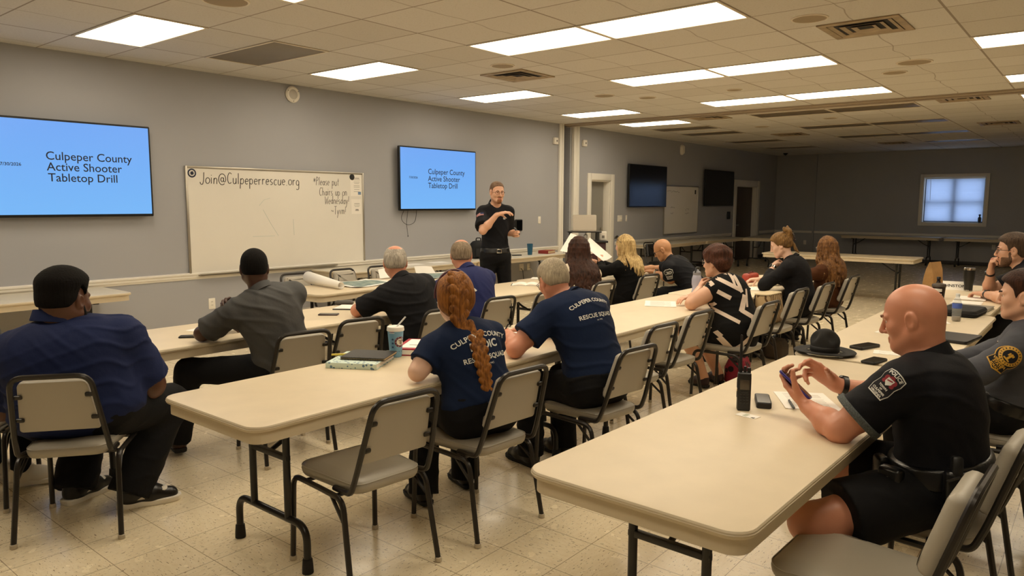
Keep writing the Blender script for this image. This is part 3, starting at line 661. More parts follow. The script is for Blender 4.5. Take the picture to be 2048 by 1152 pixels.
# ------------------------------------------------------------------ banquet chairs
M_frame = mat('hammered_bronze_tube', '#2b2723', 0.32, 0.25, bump=(260, .12)); M_vinyl = mat('grey_vinyl', '#aaa395', 0.42, bump=(220, .07)); M_vinyl2 = mat('grey_vinyl_seat', '#a29b8c', 0.38, bump=(220, .07)); M_glide = mat('clear_glide', '#b9ad97', 0.3)
def chair_proto():
    t = thing('stacking_chair', '', 'chair')
    # seat: domed trapezoid with a welt
    P = []
    for (x, y, r, a0) in ((.20, .225, .07, 0), (-.20, .225, .07, 90), (-.175, -.20, .06, 180), (.175, -.20, .06, 270)):
        for k_ in range(7):
            a = math.radians(a0 + 90*k_/6); P.append((x - math.copysign(r, x) + r*math.cos(a), y - math.copysign(r, y) + r*math.sin(a)))
    MB().slab(P, [(.03, .405), (.008, .408), (0, .42), (-.004, .437), (0, .449), (.012, .458), (.035, .465), (.055, .469)]).obj('seat', M_vinyl2, t, smooth=60)
    b = MB(); b.tube([(p[0]*1.003, p[1]*1.003, .4505) for p in P], .0026, 6, closed=True); b.obj('welt', M_vinyl, t)
    # back panel, leaning
    def BK(y_off=0): return T(0, -.205, .455) @ Rx(math.radians(16.5)) @ T(0, y_off, 0) @ Rx(math.radians(90))
    PB = []
    for (x, z, r, a0) in ((.145, .355, .03, 0), (-.145, .355, .03, 90), (-.168, .095, .015, 180), (.168, .095, .015, 270)):
        for k_ in range(6):
            a = math.radians(a0 + 90*k_/5); PB.append((x - math.copysign(r, x) + r*math.cos(a), z + (-r if a0 < 180 else r) + r*math.sin(a)))
    bk = MB().slab(PB, [(.045, -.05), (.02, -.047), (.004, -.034), (0, -.02), (0, -.004), (.003, 0)], M=BK()).obj('backrest', M_vinyl, t, smooth=50)
    for sx in (-1, 1):
        for z in (.165, .285):
            xe = .168 - (z-.095)/.26*.023
            MB().box((0, 0, 0), (.034, .020, .014), .006, M=BK() @ T(sx*(xe-.008), z, .006)).obj('bracket', M_frame, bk)
    # back frame: one U tube whose ends run forward under the seat
    def bp(x, z, y=-.012):
        v = BK() @ Vector((x, z, -y)); return (v.x, v.y, v.z)
    b = MB(); b.tube(fillet([(-.185, -.06, .412), (-.197, -.20, .425), bp(-.192, .06), bp(-.162, .388), bp(.162, .388), bp(.192, .06), (.197, -.20, .425), (.185, -.06, .412)], [.03, .04, .06, .06, .04, .03], 6), .0125, 8); b.obj('back_frame', M_frame, t)
    # four legs: front pair and rear pair with the side rails
    for sx in (-1, 1):
        mid = (sx*.212, .02, .398)
        f = MB().tube(fillet([(sx*.222, .238, .012), (sx*.214, .226, .398), mid], .055, 6), .0125, 8).obj('leg', M_frame, t)
        MB().lathe([(.012, 0), (.0165, .002), (.016, .02), (.0128, .022)], 10, M=T(sx*.222, .238, 0)).obj('glide', M_glide, f)
        b = MB(); b.tube(fillet([(sx*.228, -.238, .012), (sx*.214, -.165, .398), mid], .055, 6), .0125, 8)
        b.tube([(sx*.218, -.178, .30), (sx*.205, -.06, .392)], .008, 6); r = b.obj('leg', M_frame, t)
        MB().lathe([(.012, 0), (.0165, .002), (.016, .02), (.0128, .022)], 10, M=T(sx*.228, -.238, 0)).obj('glide', M_glide, r)
    b = MB(); b.tube([(-.214, .14, .394), (.214, .14, .394)], .009, 8); b.tube([(-.214, -.10, .394), (.214, -.10, .394)], .009, 8); b.obj('crossbar', M_frame, t)
    return t
CH = chair_proto(); _chfirst = []
def chair(x, y, yaw, label, group):
    o = copy_tree(CH) if _chfirst else CH
    _chfirst.append(1)
    o.location = (x, y, 0); o.rotation_euler = (0, 0, math.radians(yaw)); o['label'] = label; o['group'] = group
    return o
G_c = 'grey vinyl stacking chairs in the rows'
CHAIRS = {
 'c1': (2.01, 2.485, -5, 'empty grey vinyl chair at the near end of the table with the blue cup'),
 'c2': (2.67, 2.40, -4, 'grey vinyl chair under the woman with the red braid'),
 'c3': (3.50, 2.25, -6, 'grey vinyl chair under the man in the navy rescue shirt'),
 'c4': (4.26, 2.50, -4, 'empty grey vinyl chair overlapped by the rescue shirt man chair'),
 'c5': (4.95, 2.56, -4, 'empty grey vinyl chair just before the woman in the patterned top'),
 'c6': (5.78, 2.36, -3, 'grey vinyl chair under the woman in the black and white patterned top'),
 'c7': (6.86, 2.47, -3, 'grey vinyl chair with the tan bag on its seat'),
 'c8': (7.55, 2.43, -3, 'grey vinyl chair under the woman with the hair claw'),
 'c9': (8.50, 2.43, -3, 'grey vinyl chair under the long haired woman in the brown jacket'),
 'r1a': (2.63, 4.02, -10, 'grey vinyl chair under the man in the grey polo shirt'),
 'r1b': (3.16, 4.15, -8, 'empty grey vinyl chair between the grey polo man and the black polo man'),
 'r1c': (3.84, 4.06, -8, 'grey vinyl chair under the grey haired man in the black polo shirt'),
 'r1d': (4.62, 4.17, -6, 'empty grey vinyl chair behind the braided woman head, next to the navy polo man'),
 'r1e': (5.20, 4.11, -4, 'grey vinyl chair half hidden by the rescue shirt man head'),
 'r1f': (6.20, 4.16, -4, 'grey vinyl chair behind the woman in the white sweater'),
 'r1g': (7.16, 4.17, -6, 'grey vinyl chair between the blonde woman and the officer with glasses'),
 'r1h': (5.00, 4.30, -4, ''),
 'r3a': (2.44, 0.545, -2, 'grey vinyl chair in the corner of the picture, seat foremost, empty'),
 'r3b': (3.06, 0.47, -4, 'grey vinyl chair under the bald officer holding the phone'),
 'r3c': (3.80, 0.42, -4, 'grey vinyl chair behind the bald officer back, before the trooper'),
 'r3d': (4.42, 0.40, -4, 'grey vinyl chair under the grey uniformed trooper'),
 'r3e': (7.9, 0.42, -4, 'grey vinyl chair under the bearded man with dark glasses'),
 'big': (1.37, 3.88, -37, 'grey vinyl chair under the big man in the navy polo'),
 'farl': (1.12, 4.64, -37, 'grey vinyl chair at the edge of the picture under the person in beige trousers'),
 'r0a': (4.62, 6.52, 176, 'grey vinyl chair behind the map table, nearest the grey polo man'),
 'r0b': (5.30, 6.56, 178, 'grey vinyl chair behind the map table, the middle of three'),
 'r0c': (5.86, 6.56, 180, 'grey vinyl chair behind the map table, next to the black polo man'),
 'cop': (8.02, 3.78, -2, 'grey vinyl chair under the bald officer with glasses'),
}
del CHAIRS['r1h']
for k_, (x, y, a, lab) in CHAIRS.items(): chair(x, y, a, lab, G_c)
# dark chairs near the doorway
def dark_chair(x, y, yaw, label):
    o = copy_tree(CH); o.location = (x, y, 0); o.rotation_euler = (0, 0, math.radians(yaw)); o['label'] = label; o['group'] = 'dark chairs near the doorway'
    for c in o.children:
        if c.name.split('.')[0] in ('seat', 'backrest', 'welt'): c.data = c.data.copy(); c.data.materials[0] = mat('black_vinyl', '#171413', .5)
dark_chair(12.9, 6.75, 170, 'dark chair standing behind the blonde woman near the doorway')
dark_chair(10.4, 6.85, 175, 'dark chair by the back table end, behind the rescue shirt man head')

# ------------------------------------------------------------------ smooth solid modelling for people
def nv(v): return np.array(v, float)
def nrm(v):
    v = np.asarray(v, float); return v / max(np.linalg.norm(v), 1e-9)
class Prim:
    """kind 'cone' (a,ra)-(b,rb) optionally flattened along axis n by factor fl; 'ell' centre c, radii r, axes A (rows); cuts = [(point, normal)] keep the side where dot(p-point,normal) < 0"""
    def __init__(s, kind, k=0.02, cuts=(), sub=False, **kw): s.kind = kind; s.k = k; s.cuts = list(cuts); s.sub = sub; s.__dict__.update(kw)
    def bounds(s, pad):
        if s.kind == 'cone':
            lo = np.minimum(s.a - s.ra, s.b - s.rb); hi = np.maximum(s.a + s.ra, s.b + s.rb)
        elif s.kind == 'tor':
            lo = s.c - s.R - s.r; hi = s.c + s.R + s.r
        else:
            m = np.max(s.r); lo = s.c - m; hi = s.c + m
        return lo - pad, hi + pad
    def dist(s, P):
        if s.kind == 'cone':
            ax = s.b - s.a; L = np.linalg.norm(ax); d = ax / max(L, 1e-9); q = P - s.a
            if getattr(s, 'fl', None):
                n = nrm(s.n - d * np.dot(s.n, d)); comp = q @ n; q = q + np.multiply.outer(comp * (1.0 / s.fl - 1.0), n)
            t = q @ d; rad = np.sqrt(np.maximum((q * q).sum(-1) - t * t, 0)); h = np.clip(t / max(L, 1e-9), 0, 1)
            sl = (s.ra - s.rb) / max(L, 1e-9); h = np.clip(h + sl * rad / max(L, 1e-9), 0, 1)
            D = np.sqrt((t - h * L) ** 2 + rad ** 2) - (s.ra + (s.rb - s.ra) * h)
            if getattr(s, 'fl', None): D = D * (0.5 + 0.5 * s.fl)
        elif s.kind == 'tor':
            q = P - s.c; t = q @ s.n; rad = np.sqrt(np.maximum((q * q).sum(-1) - t * t, 0)); D = np.sqrt(((t / s.e)) ** 2 + (rad - s.R) ** 2) - s.r
        else:
            q = (P - s.c) @ s.A.T; k0 = np.sqrt(((q / s.r) ** 2).sum(-1)); k1 = np.sqrt(((q / s.r ** 2) ** 2).sum(-1)); D = k0 * (k0 - 1.0) / np.maximum(k1, 1e-6)
        for pt, n in s.cuts: D = np.maximum(D, (P - pt) @ n)
        return D
def cone(a, b, ra, rb, k=.02, n=None, fl=None, cuts=(), sub=False): return Prim('cone', k, cuts, sub, a=nv(a), b=nv(b), ra=ra, rb=rb, n=None if n is None else nv(n), fl=fl)
def ell(c, r, A=None, k=.02, cuts=(), sub=False): return Prim('ell', k, cuts, sub, c=nv(c), r=nv(r), A=np.eye(3) if A is None else np.asarray(A, float))
def inflate(p, d, k=None, cuts=()):
    q = Prim(p.kind, p.k if k is None else k, p.cuts + list(cuts), p.sub); q.__dict__.update({x: y for x, y in p.__dict__.items() if x not in ('k', 'cuts', 'sub', 'kind')})
    if p.kind == 'cone': q.ra = p.ra + d; q.rb = p.rb + d
    elif p.kind == 'ell': q.r = p.r + d
    return q
def surface(prims, res, lo=None, hi=None, post=None, pad=0.02):
    """evaluates the blended solid on a grid and returns (verts, quads) by surface nets"""
    B = [p.bounds(pad) for p in prims if not p.sub]
    l = np.min([b[0] for b in B], 0); h = np.max([b[1] for b in B], 0)
    if lo is not None: l = np.maximum(l, lo)
    if hi is not None: h = np.minimum(h, hi)
    l = np.floor(l / res) * res - res; N = np.maximum(np.ceil((h - l) / res).astype(int) + 2, 3)
    D = np.full(N, 1.0)
    X = [l[i] + np.arange(N[i]) * res for i in range(3)]
    for p in prims:
        b0, b1 = p.bounds(pad + p.k); i0 = np.clip(np.floor((b0 - l) / res).astype(int), 0, N); i1 = np.clip(np.ceil((b1 - l) / res).astype(int) + 1, 0, N)
        if np.any(i1 <= i0): continue
        S = tuple(slice(i0[i], i1[i]) for i in range(3))
        G = np.stack(np.meshgrid(*[X[i][S[i]] for i in range(3)], indexing='ij'), -1)
        d = p.dist(G); o = D[S]; k = max(p.k, 1e-4)
        if p.sub: hh = np.maximum(k - np.abs(-d - o), 0) / k; D[S] = np.maximum(o, -d) + hh * hh * k * .25
        else: hh = np.maximum(k - np.abs(d - o), 0) / k; D[S] = np.minimum(o, d) - hh * hh * k * .25
    if post is not None:
        G = np.stack(np.meshgrid(*X, indexing='ij'), -1); D = post(G, D)
    if lo is not None or hi is not None:
        pass
    ins = D < 0
    c = np.zeros(tuple(N - 1), np.int8)
    for dx in (0, 1):
        for dy in (0, 1):
            for dz in (0, 1): c += ins[dx:N[0]-1+dx, dy:N[1]-1+dy, dz:N[2]-1+dz]
    act = (c > 0) & (c < 8); idx = np.full(act.shape, -1, np.int64); ids = np.argwhere(act); n = len(ids)
    if n == 0: return np.zeros((0, 3)), np.zeros((0, 4), int)
    idx[act] = np.arange(n)
    acc = np.zeros((n, 3)); cnt = np.zeros(n)
    corners = [(a, b, e) for a in (0, 1) for b in (0, 1) for e in (0, 1)]
    val = {cr: D[ids[:, 0] + cr[0], ids[:, 1] + cr[1], ids[:, 2] + cr[2]] for cr in corners}
    for a in corners:
        for ax in range(3):
            if a[ax]: continue
            b = list(a); b[ax] = 1; b = tuple(b); va, vb = val[a], val[b]; m = (va < 0) != (vb < 0)
            t = np.where(m, va / np.where(va == vb, 1, va - vb), 0)
            pos = np.tile(np.array(a, float), (n, 1)); pos[:, ax] = t; acc[m] += pos[m]; cnt[m] += 1
    V = l + (ids + acc / np.maximum(cnt, 1)[:, None]) * res
    Q = []
    for ax in range(3):
        u, v = (ax + 1) % 3, (ax + 2) % 3
        sl0 = [slice(None)] * 3; sl1 = [slice(None)] * 3; sl0[ax] = slice(0, -1); sl1[ax] = slice(1, None)
        m = ins[tuple(sl0)] != ins[tuple(sl1)]; e = np.argwhere(m)
        e = e[(e[:, u] > 0) & (e[:, v] > 0) & (e[:, u] < N[u] - 1) & (e[:, v] < N[v] - 1)]
        if len(e) == 0: continue
        flip = ins[tuple(sl0)][e[:, 0], e[:, 1], e[:, 2]]
        def cell(du, dv):
            q = e.copy(); q[:, u] -= du; q[:, v] -= dv; return idx[q[:, 0], q[:, 1], q[:, 2]]
        q = np.stack([cell(1, 1), cell(0, 1), cell(0, 0), cell(1, 0)], 1); q[~flip] = q[~flip][:, ::-1]; Q.append(q)
    Q = np.concatenate(Q); Q = Q[(Q >= 0).all(1)]
    return V, Q
def relax(V, Q, it=1, f=.5):
    for _ in range(it):
        A = np.zeros_like(V); c = np.zeros(len(V))
        for i in range(4):
            a, b = Q[:, i], Q[:, (i + 1) % 4]
            np.add.at(A, a, V[b]); np.add.at(c, a, 1); np.add.at(A, b, V[a]); np.add.at(c, b, 1)
        V = V + np.where(c[:, None] > 0, f * (A / np.maximum(c, 1)[:, None] - V), 0)
    return V
def np_mesh(name, pieces, mats, mi=None, smooth=True):
    vs, qs, o = [], [], 0
    for V, Q in pieces: vs.append(V); qs.append(Q + o); o += len(V)
    V = np.concatenate(vs); Q = np.concatenate(qs); u, inv = np.unique(Q, return_inverse=True); V = V[u]; Q = inv.reshape(Q.shape)
    me = bpy.data.meshes.new(name); me.vertices.add(len(V)); me.vertices.foreach_set('co', V.astype(np.float32).ravel())
    me.loops.add(len(Q) * 4); me.loops.foreach_set('vertex_index', Q.astype(np.int32).ravel())
    me.polygons.add(len(Q)); me.polygons.foreach_set('loop_start', np.arange(0, len(Q) * 4, 4, dtype=np.int32)); me.polygons.foreach_set('loop_total', np.full(len(Q), 4, np.int32))
    for m in (mats if isinstance(mats, (list, tuple)) else [mats]): me.materials.append(m)
    if mi is not None:
        ctr = V[Q].mean(1); me.polygons.foreach_set('material_index', mi(ctr).astype(np.int32))
    me.polygons.foreach_set('use_smooth', np.full(len(Q), smooth)); me.update(calc_edges=True); me.validate()
    return me

# ------------------------------------------------------------------ decals that follow a surface
def bvh_of(*objs):
    vs, fs = [], []
    for o in objs:
        k = len(vs); vs += [o.matrix_world @ v.co if False else v.co.copy() for v in o.data.vertices]; fs += [tuple(i + k for i in p.vertices) for p in o.data.polygons]
    return BVHTree.FromPolygons(vs, fs)
def project(bvh, vs2, fs, origin, U, V, off=.0015, reach=.25):
    """lays flat art (u,v) on a surface: each point is cast along -(UxV) from in front of origin"""
    U = Vector(U).normalized(); V = Vector(V); V = (V - U * V.dot(U)).normalized(); N = U.cross(V); o = Vector(origin); out = []
    for p in vs2:
        q = o + U * p[0] + V * p[1]; hit = bvh.ray_cast(q + N * reach, -N, reach * 2)
        out.append((hit[0] + hit[1] * off if hit[1].dot(N) > 0 else hit[0] - hit[1] * off) if hit[0] is not None else None)
    return out
def fine_poly(poly, cuts=3):
    bm = bmesh.new(); vs = [bm.verts.new((p[0], p[1], 0)) for p in poly]; f = bm.faces.new(vs); bmesh.ops.triangulate(bm, faces=[f])
    for _ in range(cuts):
        es = [e for e in bm.edges if e.calc_length() > .012]
        if not es: break
        bmesh.ops.subdivide_edges(bm, edges=es, cuts=1); bmesh.ops.triangulate(bm, faces=list(bm.faces))
    bm.verts.index_update(); o = ([v.co.copy() for v in bm.verts], [tuple(v.index for v in f.verts) for f in bm.faces]); bm.free(); return o
def decal(name, parent, bvh, art, origin, U, V):
    """art: list of (verts2d, faces, material, lift)"""
    b = MB(); mats = []
    for vs, fs, m, lift in art:
        if m not in mats: mats.append(m)
        P = project(bvh, vs, fs, origin, U, V, lift); keep = [f for f in fs if all(P[i] is not None for i in f) and max((P[f[i]] - P[f[i-1]]).length for i in range(len(f))) < .25]
        b.add([q if q is not None else (0, 0, 0) for q in P], keep, mats.index(m))
    used_ = sorted({i for f in b.f for i in f}); mp = {i: k for k, i in enumerate(used_)}; b.v = [b.v[i] for i in used_]; b.f = [tuple(mp[i] for i in f) for f in b.f]
    o = b.obj(name, mats, parent, smooth=180); return o
def placed(art2, sx=1, dx=0, dy=0, rot=0):
    c, s = math.cos(rot), math.sin(rot); vs, fs = art2
    return [(c*v[0]*sx - s*v[1]*sx + dx, s*v[0]*sx + c*v[1]*sx + dy) for v in vs], fs
def curved(art2, R):
    """bends a line of text upward in the middle (an arch of radius R)"""
    vs, fs = art2; return [((R + v[1]) * math.sin(v[0] / R), (R + v[1]) * math.cos(v[0] / R) - R) for v in vs], fs

# ------------------------------------------------------------------ people
def frame(right, up):
    up = nrm(up); r = nrm(nv(right) - up * np.dot(right, up)); return r, np.cross(up, r), up
def az(a): a = math.radians(a); return nv((-math.sin(a), math.cos(a), 0))       # heading: 0 faces the screens (+Y), positive turns left
SKIN = {}
def skin(name, col, red='#b4604a'):
    if name in SKIN: return SKIN[name]
    k = NT('skin_' + name, 0.40); tc = k.n('TexCoord'); n1 = k.n('TexNoise'); n1.inputs['Scale'].default_value = 24; n1.inputs['Detail'].default_value = 5; k.l(tc.outputs['Object'], n1.inputs['Vector'])
    c = lin(col); k.l(k.mix(k.math('MULTIPLY', k.math('SUBTRACT', n1.outputs[0], .35, None, True), .55), c, tuple(a*.55 + b*.45 for a, b in zip(c, lin(red)))), k.b.inputs['Base Color'])
    k.b.inputs['Subsurface Weight'].default_value = 0.0
    n2 = k.n('TexNoise'); n2.inputs['Scale'].default_value = 260; k.l(tc.outputs['Object'], n2.inputs['Vector']); bp = k.n('Bump'); bp.inputs['Strength'].default_value = .12; bp.inputs['Distance'].default_value = .002
    k.l(n2.outputs[0], bp.inputs['Height']); k.l(bp.outputs[0], k.b.inputs['Normal']); SKIN[name] = k.m; return k.m
def cloth(name, col, rough=.85, sc=55, st=.25): return mat('cloth_' + name, col, rough, noise=(5, .06), bump=(sc, st, .004), spec=.25)
def hairmat(name, c1, c2, sc=1.0, rough=.6):
    k = NT('hair_' + name, rough); k.b.inputs['Specular IOR Level'].default_value = .22; tc = k.n('TexCoord'); m = k.n('Mapping'); m.inputs['Scale'].default_value = (150*sc, 150*sc, 9*sc); k.l(tc.outputs['Object'], m.inputs[0])
    n = k.n('TexNoise'); n.inputs['Scale'].default_value = 1; n.inputs['Detail'].default_value = 3; k.l(m.outputs[0], n.inputs['Vector'])
    n0 = k.n('TexNoise'); n0.inputs['Scale'].default_value = 16; k.l(tc.outputs['Object'], n0.inputs['Vector'])
    f = k.math('MULTIPLY_ADD', k.math('SUBTRACT', k.math('ADD', k.math('MULTIPLY', n.outputs[0], .65), k.math('MULTIPLY', n0.outputs[0], .35)), .5), 3.2, .5, True)
    k.l(k.mix(f, lin(c1), lin(c2)), k.b.inputs['Base Color'])
    bp = k.n('Bump'); bp.inputs['Strength'].default_value = .6; bp.inputs['Distance'].default_value = .004; k.l(n.outputs[0], bp.inputs['Height']); k.l(bp.outputs[0], k.b.inputs['Normal']); return k.m
M_eye = mat('eye_white', '#e9e4da', .25); M_iris = mat('eye_iris', '#2c211b', .2); M_lip = mat('lip', '#a9685a', .5); M_sole = mat('shoe_sole', '#e6e1d6', .6)

def head_prims(H, r, f, u, s=1.0, fem=False, nose=1.0, fat=0.0):
    def L(x, y, z): return H + (r*x + f*y + u*z) * s
    A = np.stack([r, f, u]); q = []
    def e(c, rad, k=.02, sub=False): q.append(ell(L(*c), nv(rad)*s, A, k, sub=sub))
    def c(a, b, ra, rb, k=.02, sub=False): q.append(cone(L(*a), L(*b), ra*s, rb*s, k, sub=sub))
    w = .94 if fem else 1.0; j = .86 if fem else 1.0
    e((0, -.016, .036), (.077*w, .098, .086)); e((0, .028, -.028), (.062*w, .058, .088), .03)
    e((0, -.045, .0), (.070*w, .060, .075), .03)
    for m in (-1, 1):
        c((m*.054*w, -.008, -.052), (m*.026*j, .058, -.092), .024*j + fat, .020*j + fat*.7, .025)
        e((m*.043*w, .055, -.024), (.020, .020, .020), .03)
        c((m*.012, .084, .021), (m*.042*w, .071, .020), .0105*j, .009, .012)
    e((0, .064, -.098), (.026*j, .021, .020), .02)
    c((0, .0835, .014), (0, .1035*nose**.3, -.029), .0080, .0085*nose, .010)
    e((0, .1005*nose**.3, -.0335), (.0105*nose, .0105, .0085), .006)
    for m in (-1, 1): e((m*.0120, .090, -.036), (.0075, .0095, .0070), .006)
    c((-.017, .080, -.0610), (.017, .080, -.0610), .0075, .0075, .006); c((-.015, .080, -.0725), (.015, .080, -.0725), .0085, .0085, .006)
    for m in (-1, 1):
        e((m*.031, .090, .002), (.0145, .018, .0062), .006, sub=True)
        e((m*.080*w, -.012, -.004), (.011, .021, .034), .006); e((m*.091*w, -.007, -.001), (.008, .012, .021), .006, sub=True)
        e((m*.074*w, -.004, -.033), (.008, .010, .010), .006)
    c((-.02, .091, -.0668), (.02, .091, -.0668), .0022, .0022, .003, sub=True)
    return q, L
def rodr(v, ax, a): ax = nrm(ax); return v*math.cos(a) + np.cross(ax, v)*math.sin(a) + ax*np.dot(ax, v)*(1-math.cos(a))
def hand_prims(W, d, n, side, curl=(.35, .5, .35), thumb=(.5, .2), spread=.05, s=1.0, curls=None):
    """d: toward the fingers, n: out of the palm, side +1 right / -1 left"""
    d = nrm(d); n = nrm(nv(n) - d*np.dot(n, d)); t = np.cross(d, n) * side; q = []
    off = (.029, .0095, -.0095, -.027); kd = (.090, .094, .089, .080); fl = ((.042, .026, .021), (.046, .029, .022), (.042, .027, .022), (.033, .021, .019))
    for i in range(4):
        k0 = W + t*off[i]*.55*s; k1 = W + (d*kd[i] + t*off[i])*s; q.append(cone(k0, k1, .0135*s, .0112*s, .014))
        dd = nrm(d + t*(off[i]*spread*20)); p = k1; a = 0; c = curls[i] if curls else curl
        for m in range(3):
            a += c[m]; v = dd*math.cos(a) + n*math.sin(a); p2 = p + v*fl[i][m]*s; r0 = (.0098, .0088, .0080)[m]*s*(.9 if i == 3 else 1); q.append(cone(p, p2, r0, r0*.92, .005)); p = p2
    b = W + (d*.022 + t*.020 + n*.006)*s; v = nrm(d*.62 + t*.62 + n*(.25 + thumb[0]*.5)); p = b + v*.046*s; q.append(cone(b, p, .0165*s, .0118*s, .014))
    v = nrm(v + n*thumb[0]*.4 - t*thumb[1]); p2 = p + v*.034*s; q.append(cone(p, p2, .0112*s, .0098*s, .006)); v = nrm(v + n*thumb[0]*.3 - t*thumb[1]); q.append(cone(p2, p2 + v*.027*s, .0098*s, .0082*s, .005))
    q.append(cone(W - d*.02*s, W + d*.045*s, .024*s, .030*s, .02, n=n, fl=.62))
    return q
def smooth(x, a, b): t = np.clip((x - a) / (b - a), 0, 1); return t*t*(3 - 2*t)
def folds(amp, seed, origin=None, sc=1.0):
    """creases: sharp ridges that wander, stronger in some patches"""
    rg = random.Random(seed); ph = [rg.uniform(0, 6.28) for _ in range(12)]
    def f(G, D):
        x, y, z = G[..., 0]*sc, G[..., 1]*sc, G[..., 2]*sc
        wx = .035*np.sin(9*z + 7*x + ph[0]) + .02*np.sin(23*y - 11*z + ph[1]); wz = .03*np.sin(11*x + ph[2]) + .03*np.sin(10*y + 5*z + ph[3]) + .012*np.sin(31*x + 27*y + ph[7])
        a = 1 - 2*np.abs(np.sin(36*(z + wz) + 9*x*np.sin(ph[6]))); a = np.maximum(a, -.2)
        b = 1 - 2*np.abs(np.sin(27*(z*.6 + x*.8 + wx) + ph[4])); b = np.maximum(b, -.2)
        c = 1 - 2*np.abs(np.sin(27*(z*.6 - y*.8 + wz) + ph[5])); c = np.maximum(c, -.2)
        m = .5 + .5*np.sin(8*x + 6*y - 7*z + ph[8]); n = .5 + .5*np.sin(9*z - 6*x + 5*y + ph[9])
        return D - amp*(1.0*a*m + .8*b*(1 - m)*n + .8*c*(1 - n)*(1 - m*.5))
    return f

class Person:
    def __init__(s, label, o, yaw, H, hyaw=None, pitch=0.0, tilt=0.0, sk='fair', S=1.0, hs=1.0, fem=False, g=1.0, twist=0.0, N=None, pz=.575, stand=False, belly=0.0, fat=0.0, nose=1.0, sh=None, hres=.004, lips=False, neck=.056, pf=0.0, drop=.062, shf=.015):
        s.root = thing('person', label, 'person', (o[0], o[1], 0)); s.off = nv((o[0], o[1], 0)); s.S = S; s.fem = fem; s.g = g; s.hres = hres; s.mskin = skin(sk, *SKINS[sk])
        s.F = az(yaw); s.Rt = np.cross(s.F, nv((0, 0, 1))); U = nv((0, 0, 1)); s.yaw = yaw
        H = nv(H); s.H = H
        hf = az(yaw if hyaw is None else hyaw); p = math.radians(pitch); hr = np.cross(hf, U)
        s.hf = hf*math.cos(p) - U*math.sin(p); s.hu = np.cross(hr, s.hf); t = math.radians(tilt); s.hr = hr*math.cos(t) - s.hu*math.sin(t); s.hu = np.cross(s.hr, s.hf)
        s.P = nv((o[0], o[1], 0)) - s.F*(.045 - pf) + U*pz if not stand else nv((o[0], o[1], pz))
        s.N = nv(N) if N is not None else H - s.F*.045*S - s.hf*.02 - U*.165*S*hs
        s.up = nrm(s.N - s.P); tr = rodr(s.Rt, U, math.radians(twist)); s.sr = nrm(tr - s.up*np.dot(tr, s.up)*.9)
        s.pr = s.Rt
        w = (sh or (.170 if fem else .190))*S
        drop = drop*S
        s.SH = {1: s.N + s.sr*w - s.up*drop + s.F*shf, -1: s.N - s.sr*w - s.up*drop + s.F*shf}
        s.hp, s.L = head_prims(H, s.hr, s.hf, s.hu, S*hs, fem, nose, fat); s.HS = S*hs
        s.torso = []; n_ = 'fem' if fem else 'male'
        prof = [(.0, .172, .125, .11, 0), (.2, .158, .115, .11, .0), (.45, .150, .112, .12, 0), (.7, .168, .12, .125, .0), (.88, .165, .098, .10, -.005)] if not fem else [(.0, .178, .13, .11, 0), (.2, .16, .118, .11, 0), (.45, .132, .10, .12, 0), (.7, .145, .108, .12, .005), (.88, .142, .088, .095, 0)]
        s.tf = []
        for t_, rx, ry, rz, fo in prof:
            r, f, u = frame(s.pr*(1-t_) + s.sr*t_, s.up); c = s.P + (s.N - s.P)*t_ - f*(.025*math.sin(math.pi*t_)) + f*fo; s.tf.append((t_, c, r, f, u))
            s.torso.append(ell(c, nv((rx*g*S, ry*(.5+.5*g)*S, rz*S)), np.stack([r, f, u]), .07))
        r, f, u = s.tf[3][2:]; s.cf = (r, f, u)
        if belly: c = s.tf[1][1] + s.tf[1][3]*(.05 + belly*.4) + s.up*.05; s.torso.append(ell(c, nv((.15*g + belly*.3, .12 + belly*.5, .15))*S, np.stack(s.tf[1][2:]), .08))
        if fem:
            for m in (-1, 1): s.torso.append(ell(s.tf[3][1] + f*.085*S + r*m*.068*S - u*.01, nv((.06, .055, .06))*S, np.stack([r, f, u]), .05))
        s.shoul = []
        for m in (-1, 1):
            s.shoul.append(cone(s.N + s.sr*m*.04*S - s.up*.075*S, s.SH[m] + s.up*.003, .062*S, .056*S*(.86 if fem else 1)*(.5+.5*g), .05)); s.shoul.append(cone(s.N + s.sr*m*.035*S - s.up*.005*S, s.SH[m] - s.sr*m*.05 + s.up*.03, .042*S, .034*S, .05))
        nr = neck*(.84 if fem else 1)*S
        s.neckp = [cone(s.N - s.up*.06*S, H - s.hf*.024*S*hs - s.hu*.055*S*hs, nr*1.12, nr, .03)]
        s.arm = {}; s.legp = []; s.legs = {}; s.bodyobj = None
    def arms(s, side, E, W=None, d=None, n=None, k=1.0, hand=True, at=None, **kw):
        E = nv(E)
        if W is None: W = nv(at) - nrm(d)*.075*s.S
        W = nv(W); S0 = s.SH[side]; g = (.5 + .5*s.g)*s.S*(.84 if s.fem else 1)*k
        d = nrm(W - E) if d is None else nrm(d); n = nv((0, 0, -1)) if n is None else nv(n)
        up = [cone(S0, E, .053*g, .042*g, .03)]; m = S0 + (E - S0)*.45; up.append(ell(m, nv((.052, .052, .10))*g, np.stack(frame(s.F + nv((.01, .02, 0)), E - S0)), .04))
        fo = [cone(E, E + (W - E)*.35, .041*g, .044*g, .03), cone(E + (W - E)*.35, W, .044*g, .0285*g, .03)]
        h = hand_prims(W + d*.012, d, n, side, s=s.S*(.88 if s.fem else 1.0)*kw.pop('hs', 1), **kw) if hand else []
        s.arm[side] = dict(E=E, W=W, up=up, fo=fo, hand=h, d=d, n=n)
